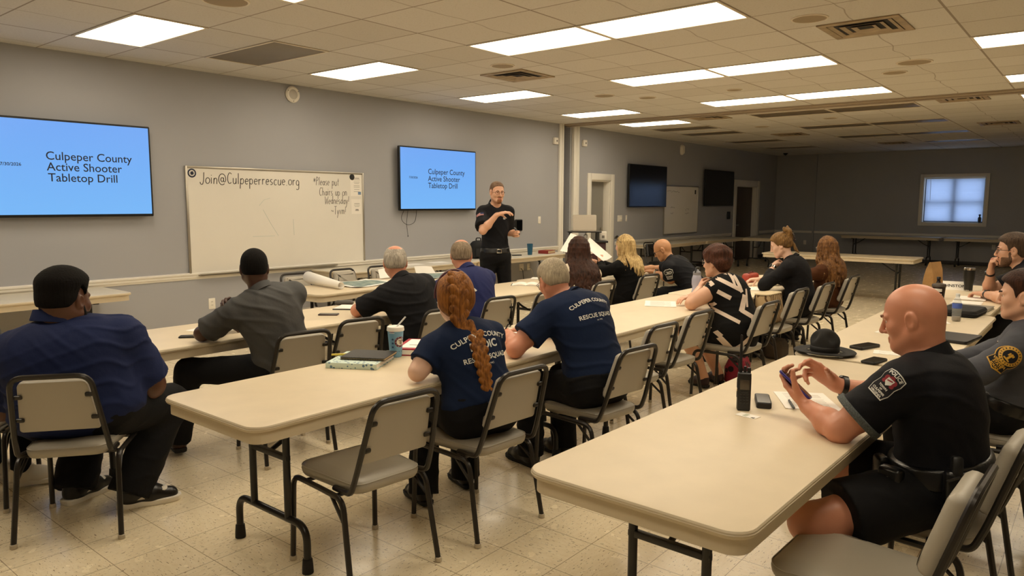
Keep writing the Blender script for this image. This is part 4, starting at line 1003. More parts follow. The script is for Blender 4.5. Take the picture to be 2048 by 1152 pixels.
    def leg(s, side, K, A, toe=None, g=1.0):
        hip = s.P + s.pr*side*.092*s.S*(.6 + .4*s.g) - nv((0, 0, .015)); K, A = nv(K), nv(A); gg = (.4 + .6*s.g)*s.S*g
        s.legs[side] = dict(hip=hip, K=K, A=A, toe=nrm(s.F if toe is None else toe), th=[cone(hip, K, .088*gg, .060*gg, .05)], sn=[cone(K, K + (A - K)*.3, .058*gg, .056*gg, .04), cone(K + (A - K)*.3, A, .056*gg, .038*gg, .04)])
    def obj(s, name, pieces, mats, parent=None, mi=None, it=1):
        pcs = [(relax(V, Q, it) - s.off, Q) if it else (V - s.off, Q) for V, Q in pieces if len(V)]
        return link(name, np_mesh(name, pcs, mats, mi), parent if parent is not None else s.root)
    def body(s, legs=True, bare_legs=False):
        U = s.up; pc = []
        headall = s.hp + s.neckp + s.shoul; cut = s.N - s.up*.02
        lo = s.H - .22*s.HS; hi = s.H + .22*s.HS; lo[2] = min(s.H[2] - .16*s.HS, s.N[2])
        pc.append(surface(headall, s.hres, lo=lo, hi=hi))
        pc.append(surface(s.torso + s.shoul + s.neckp, .012))
        for side, a in s.arm.items(): pc.append(surface(a['up'] + a['fo'] + a['hand'], .0045 if s.hres > .0035 else .0035))
        if s.legs:
            for side, l in s.legs.items(): pc.append(surface(l['th'] + l['sn'] + [cone(l['A'], l['A'] + l['toe']*.05 - nv((0, 0, .035)), .034*s.S, .028*s.S, .03)], .009))
        Hh, r, f, u, k = s.H, s.hr, s.hf, s.hu, s.HS; off = s.off
        def mi(c):
            q = (c + off - Hh) / k; x, y, z = q @ r, q @ f, q @ u; return (((x/.022)**2 + ((z + .067)/.010)**2 < 1) & (y > .078)).astype(int)
        s.bodyobj = s.obj('body', pc, [s.mskin, M_lip], mi=mi); return s.bodyobj
    def eyes(s, col=None, lids=True):
        for m in (-1, 1):
            e = MB(); c = s.L(m*.031, .0675, .002) - s.off; R = Matrix((s.hr, s.hf, s.hu)).transposed().to_4x4()
            e.ball(c, .0125*s.HS, n=14); e.lathe([(0, .0131*s.HS), (.0055*s.HS, .0120*s.HS)], 14, M=T(*c) @ R @ Rx(-math.pi/2), mi=1, cap=False)
            e.obj('eye', [M_eye, M_iris], s.bodyobj)
    def brows(s, m_):
        b = MB()
        for m in (-1, 1): b.tube([tuple(s.L(m*x, y, z) - s.off) for x, y, z in ((.012, .0955, .020), (.024, .0925, .026), (.036, .083, .026), (.045, .073, .020))], [.003*s.HS, .004*s.HS, .0038*s.HS, .002*s.HS], 6, sx=1)
        b.obj('eyebrows', m_, s.bodyobj)
    def hair(s, fn, m_, res=None, extra=(), name='hair', amp=.0, it=1):
        """fn(x,y,z)->how far the hair stands off the head, in local head units"""
        Hh, r, f, u, k = s.H, s.hr, s.hf, s.hu, s.HS; core = [p for p in s.hp[:3]]; allp = core + [p for p in s.hp[3:13]]
        def post(G, D):
            q = (G - Hh) / k; x, y, z = q @ r, q @ f, q @ u; d = D - fn(x, y, z)*k
            if amp: d = d + amp*np.sin(160*x + 30*np.sin(50*z))*np.sin(150*y + 20*np.sin(60*x + 40*z))
            return d
        lo, hi = s.H - .17*s.HS, s.H + .17*s.HS
        return s.obj(name, [surface(core + ([] if name == 'hair' else s.hp[3:10]), res or max(.0035, s.hres), lo=lo, hi=hi, post=post, pad=.06)], m_, parent=s.bodyobj, it=it)
    def locks(s, m_, paths, name='hair', res=.005, k=.006, base=None, parent=None, it=1, drape=True):
        """paths: lists of (x,y,z,r) in head units; locks that would enter the clothed torso are laid on it"""
        q = list(base or [])
        if drape:
            solid = s.torso + s.shoul; out = []
            def dist(P): return np.min([t.dist(P) for t in solid], 0)
            for pth in paths:
                P = np.array([s.L(*a[:3]) for a in pth]); 
                for _ in range(4):
                    d = dist(P); g = np.stack([dist(P + e) - dist(P - e) for e in np.eye(3)*.004], -1); g /= np.maximum(np.linalg.norm(g, axis=-1, keepdims=True), 1e-6); g[:, 2] = np.minimum(g[:, 2], .3)
                    P = P + g*np.clip(.036 - d, 0, .05)[:, None]
                for a, b, ra, rb in zip(P[:-1], P[1:], [x[3] for x in pth][:-1], [x[3] for x in pth][1:]): q.append(cone(a, b, ra*s.HS, rb*s.HS, k))
            return s.obj(name, [surface(q, res)], m_, parent=parent if parent is not None else s.bodyobj, it=it)
        for pth in paths:
            for a, b in zip(pth[:-1], pth[1:]): q.append(cone(s.L(*a[:3]), s.L(*b[:3]), a[3]*s.HS, b[3]*s.HS, k))
        return s.obj(name, [surface(q, res)], m_, parent=parent if parent is not None else s.bodyobj, it=it)
    def shirt(s, m_, sleeve=.55, loose=.012, hem=-.02, res=.007, amp=.003, seed=1, name='shirt', hemdrop=0.0, sl_r=.018, hemw=1.0, it=1, extra=()):
        q = []
        hp_ = s.P + s.up*hem
        cuts = [(hp_, -s.up)]
        for p in s.torso: q.append(inflate(p, loose, cuts=cuts))
        if hemdrop: r, f, u = s.tf[0][2:]; q.append(cone(s.P + s.up*.05, s.P - s.up*hemdrop, .165*s.g*s.S*hemw, .175*s.g*s.S*hemw, .05, n=s.tf[0][3], fl=.78))
        for p in s.shoul: q.append(inflate(p, loose*.8))
        for side, a in s.arm.items():
            S0, E, W = s.SH[side], a['E'], a['W']; d = nrm(E - S0); g = (.5 + .5*s.g)*s.S*(.84 if s.fem else 1)
            if sleeve <= 0: continue
            if sleeve <= 1: pt = S0 + (E - S0)*sleeve; q.append(cone(S0 - d*.01, pt + d*.03, .055*g + loose, .050*g + loose + sl_r, .035, cuts=[(pt, d)]))
            else:
                q.append(cone(S0, E, .054*g + loose, .045*g + loose, .035)); dw = nrm(W - E); pt = E + (W - E)*(sleeve - 1); q.append(cone(E, pt + dw*.03, .044*g + loose, .034*g + loose*.6, .035, cuts=[(pt, dw)]))
        q += list(extra)
        V = surface(q, res, post=folds(amp, seed) if amp else None)
        return s.obj(name, [V], m_, it=it)
    def collar(s, m_, h=.035, r=.066, name='collar', parent=None, open_=True, lift=.030):
        c0 = s.N + s.up*lift*s.S; ax = nrm(s.H - s.hu*.1 - s.N + s.up*.05); fw = nrm(s.F - ax*np.dot(s.F, ax)); sd = np.cross(ax, fw); b = MB(); n = 26; vs = []; fs = []
        for i in range(n + 1):
            a = math.radians(-158 + 316*i/n) if open_ else math.radians(-180 + 360*i/n); front = .5 - .5*math.cos(a)
            dirv = -fw*math.cos(a) + sd*math.sin(a); low = (.012 + .022*front)*s.S
            base = c0 - ax*low*1.2 + fw*.012*front; R = r*s.S*(1 + .10*front)
            for (dr, hh) in ((.012, -.004), (.0, h*(1 - .15*front)), (-.004, h*(1 - .15*front) - .001), (.006, -.006)): vs.append(base + dirv*(R + dr*1.0) + ax*(hh + .010)*s.S - s.off)
        for i in range(n):
            for k_ in range(4): k2 = (k_ + 1) % 4; fs.append((i*4+k_, i*4+k2, i*4+4+k2, i*4+4+k_))
        b.add(vs, fs); return b.obj(name, m_, parent if parent is not None else s.root, smooth=50)
    def trousers(s, m_, loose=.012, upto=1.07, res=.008, amp=.0035, seed=2, name='trousers', shorts=None, wide=.018, top=.10):
        q = [inflate(p, loose, cuts=[(s.P + s.up*top, s.up)]) for p in s.torso[:2]]
        for side, l in s.legs.items():
            gg = (.4 + .6*s.g)*s.S; hip, K, A = l['hip'], l['K'], l['A']
            if shorts: d = nrm(K - hip); pt = hip + (K - hip)*shorts; q.append(cone(hip, pt + d*.05, .092*gg + loose, .078*gg + loose + wide, .05, cuts=[(pt, d)]))
            else:
                q.append(cone(hip, K, .090*gg + loose, .062*gg + loose, .05)); d = nrm(A - K); pt = K + (A - K)*upto; q.append(cone(K, pt + d*.04, .062*gg + loose, .046*gg + loose + wide, .045, cuts=[(pt, d)]))
        return s.obj(name, [surface(q, res, post=folds(amp, seed) if amp else None)], m_)
    def belt(s, m_, t=.06, h=.022, loose=.022, buckle=None):
        c = s.P + s.up*t; q = [inflate(p, loose, cuts=[(c + s.up*h, s.up), (c - s.up*h, -s.up)]) for p in s.torso[:2]]
        q.append(Prim('ell', .001, [(c + s.up*.5, s.up)], True, c=s.tf[0][1] - s.up*9, r=nv((.01, .01, .01)), A=np.eye(3)))
        o = s.obj('belt', [surface([p for p in q if not p.sub], .006)], m_, it=0)
        return o
    def shoe(s, side, upper, sole=None, h=.06, L=.275, hi=.0, seed=0, extra=None, name='shoe'):
        l = s.legs[side]; A, t = l['A'], l['toe']; t = nrm(t - nv((0, 0, t[2]))); tv = l['toe']; sd = np.cross(t, nv((0, 0, 1))); k = s.S*(.88 if s.fem else 1)
        a0 = math.asin(max(-1, min(1, tv[2]))); fw = t*math.cos(a0) + nv((0, 0, 1))*math.sin(a0); uu = np.cross(sd, fw)
        heel = nv((A[0], A[1], 0)) - t*.065*k; heel[2] = max(0, A[2] - .095*k) if a0 == 0 else max(0, A[2] - .09*k + .0)
        def p(y, z, x=0): return heel + fw*y*k + uu*z*k + sd*x*k
        q = [cone(p(.045, .05), p(.15, .045), .042*k, .043*k, .03, cuts=[(p(0, .012), -uu)]), cone(p(.15, .042), p(L-.047, .032), .045*k, .036*k, .03, cuts=[(p(0, .012), -uu)]), cone(p(.06, .05), p(.055, .105+hi), .041*k, .043*k, .03, cuts=[(p(0, .10+hi), uu)]), cone(p(.08, .08), p(.16, .055), .035*k, .03*k, .03)]
        u = s.obj(name, [surface(q, .005)], upper)
        P_ = []
        for y, w in ((-.002, .022), (.01, .036), (.05, .040), (.11, .039), (.17, .047), (.22, .046), (.26, .034), (L, .014)): P_.append((w, y))
        poly = [(x, y) for x, y in P_] + [(-x, y) for x, y in reversed(P_)]
        M = Matrix((sd*k, fw*k, uu*k)).transposed().to_4x4(); M.translation = heel - s.off
        MB().slab(poly, [(.004, 0), (0, .004), (-.002, .024), (.002, .028)], M=M).obj('sole', sole or M_sole, u)
        s.shoeM = M
        if extra: extra(M, u)
        return u
    def glasses(s, m_, lens=None, up=0.0, back=0.0, tint=None):
        t = thing('glasses', '', 'glasses') if False else None
        def q(x, y, z): return tuple(s.L(x, y - back, z + up) - s.off)
        b = MB()
        for m in (-1, 1):
            b.tube([q(m*(.033 + .023*math.cos(a)), .099 - .006*abs(math.cos(a)) - (.010 if m*math.cos(a)*m > .6 else 0), .002 + .017*math.sin(a)) for a in [2*math.pi*i/20 for i in range(20)]], .0016*s.HS, 6, closed=True)
            b.tube([q(m*.056, .089, .006), q(m*.074, .07, .008), q(m*.082, .0, .006), q(m*.083, -.012, -.004)], .0016*s.HS, 6)
        b.tube([q(-.010, .1, .006), q(0, .106, .008), q(.010, .1, .006)], .0014*s.HS, 6)
        o = b.obj('glasses', m_, s.bodyobj)
        if lens is not None:
            for m in (-1, 1):
                MB().add([q(m*(.033 + .022*math.cos(a)), .098 - .006*abs(math.cos(a)), .002 + .016*math.sin(a)) for a in [2*math.pi*i/20 for i in range(20)]], [tuple(range(20))]).obj('lens', lens, o, smooth=0)
        return o
    def watch(s, side, m_, r=.031, t=.0, face=True, wide=.011):
        a = s.arm[side]; d = nrm(a['W'] - a['E']); c = a['W'] - d*(.03 + t); fr = nrm(a['n'] - d*np.dot(a['n'], d)); sd = np.cross(d, fr); g = s.S*(.86 if s.fem else 1); M = Matrix((sd, fr, d)).transposed().to_4x4(); M.translation = c - s.off; R = r*1.03*g
        o = MB().lathe([(R, -wide), (R + .0035, -wide + .001), (R + .0035, wide - .001), (R, wide), (R - .002, wide), (R - .002, -wide), (R, -wide)], 28, M=M, cap=False).obj('watch_strap', m_, s.root, smooth=50)
        if face: M2 = Matrix((sd, d, -fr)).transposed().to_4x4(); M2.translation = c - fr*R - s.off; MB().slab(rrect(.034, .040, .009, 4), [(.002, -.004), (0, -.002), (0, .006), (.003, .009)], M=M2).obj('watch_face', mat('watch_black', '#0a0a0b', .15), o)
        return o
SKINS = {'fair': ('#d9a98c', '#b5624e'), 'ruddy': ('#cf8f72', '#a94a3a'), 'tan': ('#b9805a', '#96523a'), 'brown': ('#5a3826', '#5b2c20'), 'dark': ('#472b1e', '#4a251b'), 'pale': ('#e3bba3', '#bd7261'), 'olive': ('#bf8b62', '#97593f')}
SKIN_USED = SKINS

def hairline(y, lift=0.0): return np.interp(y, [-.12, -.06, -.035, -.012, .010, .022, .034, .055, .085], [-.062, -.056, -.030, .030, .012, -.012, .036, .060, .072]) + lift
def crop(top=.014, side=.006, lift=0.0, bald=None, edge=.02):
    """short hair: stand-off grows from the hairline to the crown; bald=(y, z, radius) leaves a bare patch"""
    def fn(x, y, z):
        h = z - hairline(y, lift); t = smooth(h, 0, edge); v = np.where(h > 0, t*(side + (top - side)*smooth(z, .03, .10)), -.012) - .003*(1 - t)
        if bald: r = np.sqrt((x*.9)**2 + (y - bald[0])**2*.8 + (z - bald[1])**2); v = v - .03*smooth(-r, -bald[2], -bald[2]*.72)
        return v
    return fn
def goatee(th=.008, wide=.026, full=False):
    def fn(x, y, z):
        m = (smooth(-np.abs(x), -wide, -wide*.7) * smooth(-z, .070, .080) * smooth(y, .05, .06)); m = np.maximum(m, smooth(-np.abs(x), -wide, -wide*.8)*smooth(y, .06, .07)*smooth(-np.abs(z + .052), -.007, -.003))
        if full: m = np.maximum(m, smooth(-z, .040, .062)*smooth(-y, -.075, -.060)*smooth(y, -.005, .008)*.8); m = np.maximum(m, smooth(-np.abs(y - .012), -.014, -.006)*smooth(-z, .0, .02)*.5)
        lip = ((x/.021)**2 + ((z + .0665)/.0085)**2 < 1); return np.where(lip, -.01, th*m - .004*(m < .15))
    return fn


# ------------------------------------------------------------------ the people in the room
c_navy = cloth('navy_polo', '#16224a', .8); c_tee = cloth('navy_tee', '#101f3c', .9); c_black = cloth('black_polo', '#0c0c10', .8); c_uni = cloth('dark_uniform', '#0a0b12', .75, 90, .2); c_grey = cloth('grey_polo', '#4a4a4a', .7, 80, .2)
c_pant = cloth('black_trousers', '#08080b', .8); c_pant2 = cloth('charcoal_trousers', '#0e0e11', .8); c_trp = cloth('trooper_grey', '#4e5058', .75, 90, .2); c_white = cloth('cream_sweater', '#d8cbb5', .95, 120, .5); c_brown = cloth('brown_jacket', '#4a2a14', .9, 70, .4); c_knit = cloth('black_knit', '#070708', .95, 90, .35); c_beige = cloth('beige_trousers', '#a89a84', .85); c_sock = cloth('black_sock', '#0f0f12', .95)
h_black = hairmat('black', '#060403', '#0e0a08', 1.0, .9); h_grey = hairmat('grey', '#7d766c', '#c2b9aa', 1.0); h_grey2 = hairmat('ash', '#857a69', '#b7a98f'); h_mix = hairmat('greybrown', '#5b4c3c', '#a08f78'); h_red = hairmat('red', '#522c0f', '#a86d2e', .8); h_gold = hairmat('rusty_crop', '#5a4535', '#8a705c'); h_dk = hairmat('dark_brown', '#1a0e09', '#46291b', .8); h_bl = hairmat('blonde', '#7d5f35', '#e0c48b', .8); h_br = hairmat('brown', '#2b1812', '#5b3727', .8); h_lt = hairmat('light_brown', '#4a331f', '#94703f', .8); h_omb = hairmat('honey_brown', '#3a2214', '#8c6236', .8)
M_lea = mat('black_leather', '#0c0c0d', .28, bump=(120, .15)); M_silver = mat('polished_steel', '#cfcac0', .18, 1.0); M_wire = mat('spectacle_frame', '#2a2422', .3, .4); M_gold = mat('gold_thread', '#d6a53a', .5); M_wthr = mat('white_thread', '#dcdcd6', .8); M_lens = clear_glass('spectacle_lens')
z3 = nv((0, 0, 1))
def desk(p, zE=.79, zW=.80, out=.10, reach=.26, inn=.06, fwd=.16, sides=(1, -1), **kw):
    """forearms laid on the table in front"""
    for m in sides:
        E = p.SH[m] + p.F*fwd + p.sr*m*out; E[2] = zE; W = E + p.F*reach*.8 - p.Rt*m*inn*2; W[2] = zW; p.arms(m, E, W, n=(0, 0, -1), **kw)
def sit(p, spread=.12, knee=.45, tuck=.02, zk=.50, fz=.095, toe=None):
    for m in (-1, 1):
        K = p.P + p.F*knee + p.pr*m*spread; K[2] = zk; A = p.P + p.F*(knee - tuck) + p.pr*m*(spread + .01); A[2] = fz; p.leg(m, K, A, toe=toe)

# 1 big man, navy polo
p = Person('big man in a navy polo seen from behind, arms crossed, below the large blue screen', (1.37, 3.88), -37, (1.377, 3.95, 1.118), hyaw=-64, pitch=4, sk='brown', S=1.12, hs=1.06, g=1.50, N=(1.355, 3.955, .955), pf=.075, sh=.235, belly=.10, fat=.012, neck=.078)
F, R = p.F, p.Rt
p.arms(1, p.SH[1] + F*.10 + R*.08 - z3*.27, p.SH[1] + F*.34 - R*.13 - z3*.30, d=-R + F*.2, n=(0, 0, -1), k=1.25); p.arms(-1, p.SH[-1] + F*.10 - R*.08 - z3*.27, p.SH[-1] + F*.36 + R*.13 - z3*.27, d=R + F*.2, n=(0, 0, -1), k=1.25)
p.leg(1, (1.86, 3.97, .49), (1.61, 3.90, .10), toe=(.25, -.10, 0), g=1.0); p.leg(-1, (1.62, 4.36, .50), (1.45, 4.20, .10), toe=(.17, .06, 0), g=1.05)
p.body(); p.hair(crop(.026, .010, lift=.030, edge=.010), h_black, amp=.0012); p.hair(goatee(.010, .03, True), h_black, name='beard')
p.shirt(c_navy, sleeve=.86, hem=-.16, amp=.007, seed=4, sl_r=.03, loose=.02); p.collar(c_navy, .045, .098, lift=.074); p.trousers(c_pant, wide=.03, amp=.004)
def sneaker(M, u):
    k = []
    MB().ball((0, .05, .07), (.036, .03, .035), M=M.to_3x3().to_4x4()) if False else None
    b = MB(); b.slab(rrect(.062, .075, .03, 4, 0, .185), [(0, .050), (.0, .066), (.012, .078)], M=M); b.obj('toe_box', M_paper, u)
    b = MB(); b.slab(rrect(.090, .06, .012, 3, 0, .10), [(0, .04), (.002, .075), (.014, .082)], M=M); b.obj('quarter', M_paper, u)
    b = MB(); b.slab(rrect(.094, .03, .012, 3, 0, .075), [(0, .052), (.0, .066), (.01, .072)], M=M); b.obj('swoosh_panel', mat('tan_suede', '#a58a5c', .8), u)
    b = MB()
    for i in range(4): b.tube([M @ Vector((-.026, .125 + i*.018, .088 - i*.007)), M @ Vector((0, .128 + i*.018, .095 - i*.007)), M @ Vector((.026, .125 + i*.018, .088 - i*.007))], .003, 6)
    b.obj('laces', M_paper, u)
M_shoeblk = mat('black_shoe_leather', '#121110', .35)
for m in (1, -1): p.shoe(m, M_shoeblk, M_paper, extra=sneaker)

# 2 person mostly out of the picture, beige trousers
p = Person('person in beige trousers, black socks and white shoes, cut off by the picture edge', (1.12, 4.64), -37, (1.06, 4.80, 1.17), hyaw=-44, sk='fair', g=1.1)
F, R = p.F, p.Rt
p.arms(1, p.SH[1] + F*.12 - z3*.27, p.P + F*.36 + R*.10 + z3*.16); p.arms(-1, p.SH[-1] + F*.12 - z3*.27, p.P + F*.36 - R*.10 + z3*.16)
p.leg(1, (1.46, 4.97, .54), (1.33, 4.64, .11), toe=(.22, -.07, 0)); p.leg(-1, (1.30, 5.12, .54), (1.26, 4.86, .11), toe=(.2, -.05, 0))
p.body(); p.hair(crop(.02, .01), h_dk); p.shirt(c_grey, seed=9); p.trousers(c_beige, upto=.62, wide=.03, amp=.004)
q = []
for m in (1, -1): l = p.legs[m]; d = nrm(l['A'] - l['K']); q.append(cone(l['K'] + (l['A'] - l['K'])*.55, l['A'], .058, .050, .02))
p.obj('socks', [surface(q, .007)], c_sock)
M_white_shoe = mat('white_shoe', '#ddd6c8', .6)
for m in (1, -1): p.shoe(m, M_white_shoe, M_sole)

# 3 man in grey polo
p = Person('man in a grey polo seen from behind, elbow on the table below the whiteboard', (2.63, 4.02), -16, (2.49, 4.09, 1.192), hyaw=-32, pitch=6, sk='dark', hs=.98, g=1.08, N=(2.50, 4.03, 1.035))
p.arms(-1, (2.25, 4.31, .79), (2.47, 4.47, .80), d=(.8, .3, 0)); p.arms(1, (2.74, 4.26, .86), at=p.SH[-1] + p.F*.085 + z3*.055, d=(-.9, -.12, .35), n=(.1, -.7, -.7), curl=(.5, .7, .5))
p.leg(-1, (2.20, 4.40, .55), (2.16, 4.50, .12), toe=(.05, .2, 0)); p.leg(1, (2.75, 4.42, .52), (2.72, 4.40, .10))
p.body(); p.hair(crop(.007, .0045, lift=.012, edge=.01), h_black); p.shirt(c_grey, sleeve=.80, hem=-.03, amp=.008, seed=12, loose=.016); p.collar(c_grey, .04, .072); p.trousers(c_pant2, wide=.022)
M_brshoe = mat('brown_leather', '#3a1d12', .3)
for m in (1, -1): p.shoe(m, M_brshoe, M_rubber)

# 4 grey haired man in black polo
p = Person('grey haired man with a bald crown in a black polo, back to the viewer', (3.84, 4.06), -14, (3.77, 4.23, 1.143), hyaw=-41, pitch=8, sk='ruddy', hs=1.04, g=1.14, N=(3.76, 4.14, .985))
p.arms(-1, (3.50, 4.36, .79), (3.72, 4.52, .785), d=(.8, .5, 0)); p.arms(1, (4.12, 4.38, .79), (3.92, 4.55, .785), d=(-.8, .5, 0)); sit(p)
p.body(); p.hair(crop(.006, .007, bald=(-.045, .115, .052)), h_grey); p.shirt(c_black, sleeve=.82, hem=-.05, amp=.006, seed=15, loose=.018); p.collar(c_black, .045, .076); p.trousers(c_pant)
for m in (1, -1): p.shoe(m, M_shoeblk, M_rubber)

# 5 balding man in navy polo with white stripe
p = Person('balding man in a bright navy polo with white shoulder stripe, in front of the speaker', (4.62, 4.17), -16, (4.66, 4.37, 1.147), hyaw=-49, pitch=10, sk='ruddy', hs=1.08, g=1.12, N=(4.63, 4.27, .985))
desk(p, fwd=.22); sit(p)
p.body(); p.hair(crop(.004, .008, bald=(.0, .135, .085)), h_mix); sh_ = p.shirt(cloth('bright_navy', '#1c2454', .75), sleeve=.85, hem=-.05, amp=.005, seed=17, loose=.018); p.collar(MATS['cloth_bright_navy'], .045, .078); p.trousers(c_pant)
bv = bvh_of(sh_); r, f, u = p.cf; st_ = fine_poly([(-.008, -.10), (.008, -.10), (.008, .06), (-.008, .06)], 3)
decal('shoulder_stripe', sh_, bv, [(st_[0], st_[1], M_wthr, .003)], (p.SH[-1] + p.up*.0 + p.sr*.03) - p.off, Vector(r*.6 + f*.0 + u*.5), Vector(-f*.6 + u*.6 - r*.5))
for m in (1, -1): p.shoe(m, M_shoeblk, M_rubber)

# 6 the standing speaker
p = Person('standing man in black uniform with glasses and goatee, hand raised beside the blue screen', (6.58, 5.62), 148, (6.53, 5.55, 1.72), hyaw=152, pitch=6, sk='fair', hs=.98, g=.94, stand=True, pz=.97, N=(6.575, 5.62, 1.545), sh=.158)
F, R = p.F, p.Rt
p.arms(1, (6.22, 5.50, 1.285), (6.30, 5.36, 1.465), d=(.62, -.60, .25), n=(.1, .1, -1), curls=((.35, .5, .3), (.35, .5, .3), (.35, .5, .3), (.4, .5, .3)), thumb=(.6, .1)); p.arms(-1, (6.80, 5.62, 1.26), (6.735, 5.46, 1.225), d=(-.25, -.75, .10), n=(-.8, .25, 0), curl=(.9, 1.1, .7), thumb=(1.0, .5))
for m in (-1, 1):
    K = p.P + R*m*.12 + F*.03; K[2] = .50; A = p.P + R*m*.14; A[2] = .095; p.leg(m, K, A)
p.body(); p.eyes(); p.brows(h_gold); p.hair(crop(.009, .003, lift=.010, edge=.01), h_gold); p.hair(goatee(.009, .030), hairmat('rust_beard', '#6b4128', '#9a6a45'), name='beard'); p.glasses(mat('dark_red_frame', '#4a2320', .3))
sh_ = p.shirt(c_uni, sleeve=.80, hem=.04, amp=.005, seed=21, loose=.016, sl_r=.026); p.collar(c_uni, .04, .070, lift=.045); p.trousers(c_pant, upto=1.0, top=.10); p.belt(M_lea, .07, .022, .020)
r, f, u = p.tf[0][2:]; bk = p.P + p.up*.07 + f*.150 - p.off; Mb = Matrix((r, np.cross(u, r), u)).transposed().to_4x4(); Mb.translation = bk
b = MB()
for x in (-.026, .026): b.box((0, 0, 0), (.008, .008, .044), .003, M=Mb @ T(x, 0, 0))
for z_ in (-.020, .020): b.box((0, 0, 0), (.06, .008, .008), .003, M=Mb @ T(0, 0, z_))
b.obj('buckle', M_silver, p.root)
bv = bvh_of(sh_); r, f, u = p.cf
fl_ = [(*placed(fine_poly(rrect(.085, .055, .002, 1), 3)), M_wthr, .003)]
for i in range(7): fl_.append((*placed(fine_poly(rrect(.085, .0042, .0005, 1), 2), 1, 0, -.0255 + i*.0085), mat('flag_red', '#a3262b', .8), .0042))
fl_.append((*placed(fine_poly(rrect(.036, .03, .001, 1), 2), 1, .0245, .0125), mat('flag_blue', '#22305f', .8), .0052))
a_ = p.arm[1]; ax_ = nrm(a_['E'] - p.SH[1]); ctr = p.SH[1] + (a_['E'] - p.SH[1])*.38; outn = nrm(R*.45 + F*.75); uu = np.cross(-ax_, outn)
decal('flag_patch', sh_, bv, fl_, ctr - p.off, Vector(uu), Vector(-ax_))
tx = fine_poly(rrect(.05, .007, .003, 2), 1); decal('chest_name', sh_, bv, [(*placed(tx), M_wthr, .003), (*placed(fine_poly(rrect(.03, .006, .003, 2), 1), 1, -.008, -.012), M_wthr, .003)], p.tf[3][1] - r*.085 + u*.05 - p.off, Vector(-r), Vector(u))
bb = MB()
for k_ in range(3): bb.lathe([(0, .003), (.005, .002), (.0055, 0)], 10, M=T(*(p.tf[4][1] + f*(.124 - k_*.0) + u*(.015 - k_*.05) - p.off)) @ Matrix((r, u, f)).transposed().to_4x4(), cap=False)
bb.obj('shirt_buttons', M_blackpl, sh_)
for m in (1, -1): p.shoe(m, M_shoeblk, M_rubber)
# remote in his hand
W = p.arm[-1]['W']; rm = thing('remote', 'small black remote held in the lowered hand of the standing man', 'remote', tuple(W + nv((-.035, -.065, .045))))
MB().box((0, 0, 0), (.03, .13, .016), .006, M=Rz(math.radians(-20)) @ Rx(math.radians(35))).obj('casing', M_blackpl, rm)

# 7 woman with red braid
p = Person('woman with a long red braid and headband in a navy medic shirt', (2.67, 2.40), -20, (2.67, 2.55, 1.111), hyaw=-40, pitch=2, sk='pale', hs=1.08, fem=True, g=1.12, N=(2.645, 2.485, .962), sh=.172, hres=.0038)
p.arms(-1, (2.385, 2.53, .79), at=p.L(.0, .12, -.155), d=(.75, .2, .35), n=(.2, -.6, -.6), curl=(.8, 1.0, .6)); p.arms(1, (2.96, 2.56, .79), at=p.L(.05, .13, -.185), d=(-.7, .2, .3), n=(-.1, -.6, -.6), curl=(.8, 1.0, .6)); sit(p, tuck=.02, zk=.52)
p.leg(-1, p.P + p.F*.44 - p.Rt*.11 - z3*.05, (2.60, 2.72, .10), toe=(.05, .2, 0))
p.body(); base = [inflate(q, .010) for q in p.hp[:1]] + [inflate(q, .012) for q in p.hp[2:3]]
def fr(x, y, z):
    h = z - np.interp(y, [-.12, -.05, -.02, .0, .02, .05, .085], [-.075, -.07, -.05, -.005, .005, .055, .07]); return np.where(h > 0, .006 + .010*smooth(h, 0, .03) + .0025*np.sin(90*x + 25*z), -.01)
hb = p.hair(fr, h_red)
# braid: two rows of slanted lobes from the crown, down the nape and the back
r_, f_, u_ = p.cf; lob = []; tops = []
pts = [p.L(0, -.055, .128), p.L(0, -.092, .105), p.L(.004, -.120, .06), p.L(.006, -.128, .01), p.L(.006, -.130, -.05), p.L(.006, -.140, -.10)]
bk0 = p.N - f_*.122 + r_*.002 - p.up*.03; pts += [bk0 + r_*.005, bk0 - p.up*.09 - f_*.030 - r_*.006, bk0 - p.up*.18 - f_*.036 - r_*.014, bk0 - p.up*.27 - f_*.030 - r_*.020, bk0 - p.up*.335 - f_*.024 - r_*.022]
pts = [nv(q) for q in pts]; cl = [0]
for a, b in zip(pts[:-1], pts[1:]): cl.append(cl[-1] + np.linalg.norm(b - a))
def on(t): return np.array([np.interp(t, cl, [q[i] for q in pts]) for i in range(3)])
t = .01; i = 0; tot = cl[-1]
while t < tot - .012:
    w = np.interp(t/tot, [0, .12, .45, .75, 1], [.030, .040, .038, .033, .022]); c = on(t); tg = nrm(on(min(t + .01, tot)) - on(max(t - .01, 0))); nb = nrm(-p.F + z3*(.9 if t < .09 else .05)); sd = nrm(np.cross(tg, nb)); m = 1 if i % 2 else -1
    a = c + sd*m*w*.85 - tg*w*.55; b = c - sd*m*w*.12 + tg*w*.62; lob.append(cone(a, b, w*.56, w*.50, .003, n=np.cross(tg, sd), fl=.8)); t += w*.62; i += 1
br = p.obj('braid', [surface(lob, .0042)], h_red, parent=hb, it=1)
e0 = on(tot); b = MB(); b.tube([tuple(e0 + nv((math.cos(x), math.sin(x), 0))*.017 - p.off) for x in [2*math.pi*k/14 for k in range(14)]], .005, 8, closed=True); b.obj('hair_tie', M_tee if False else M_navy, hb)
tl = []
rg = random.Random(4)
for k_ in range(9):
    a = e0; v = nv((rg.uniform(-.35, .6), rg.uniform(-.3, .3), -1)); m1 = e0 + v*.045 + r_*.010; m2 = m1 + nv((rg.uniform(-.25, .3), rg.uniform(-.2, .2), -1))*.045; tl += [cone(a, m1, .010, .013, .004), cone(m1, m2, .013, .004, .004)]
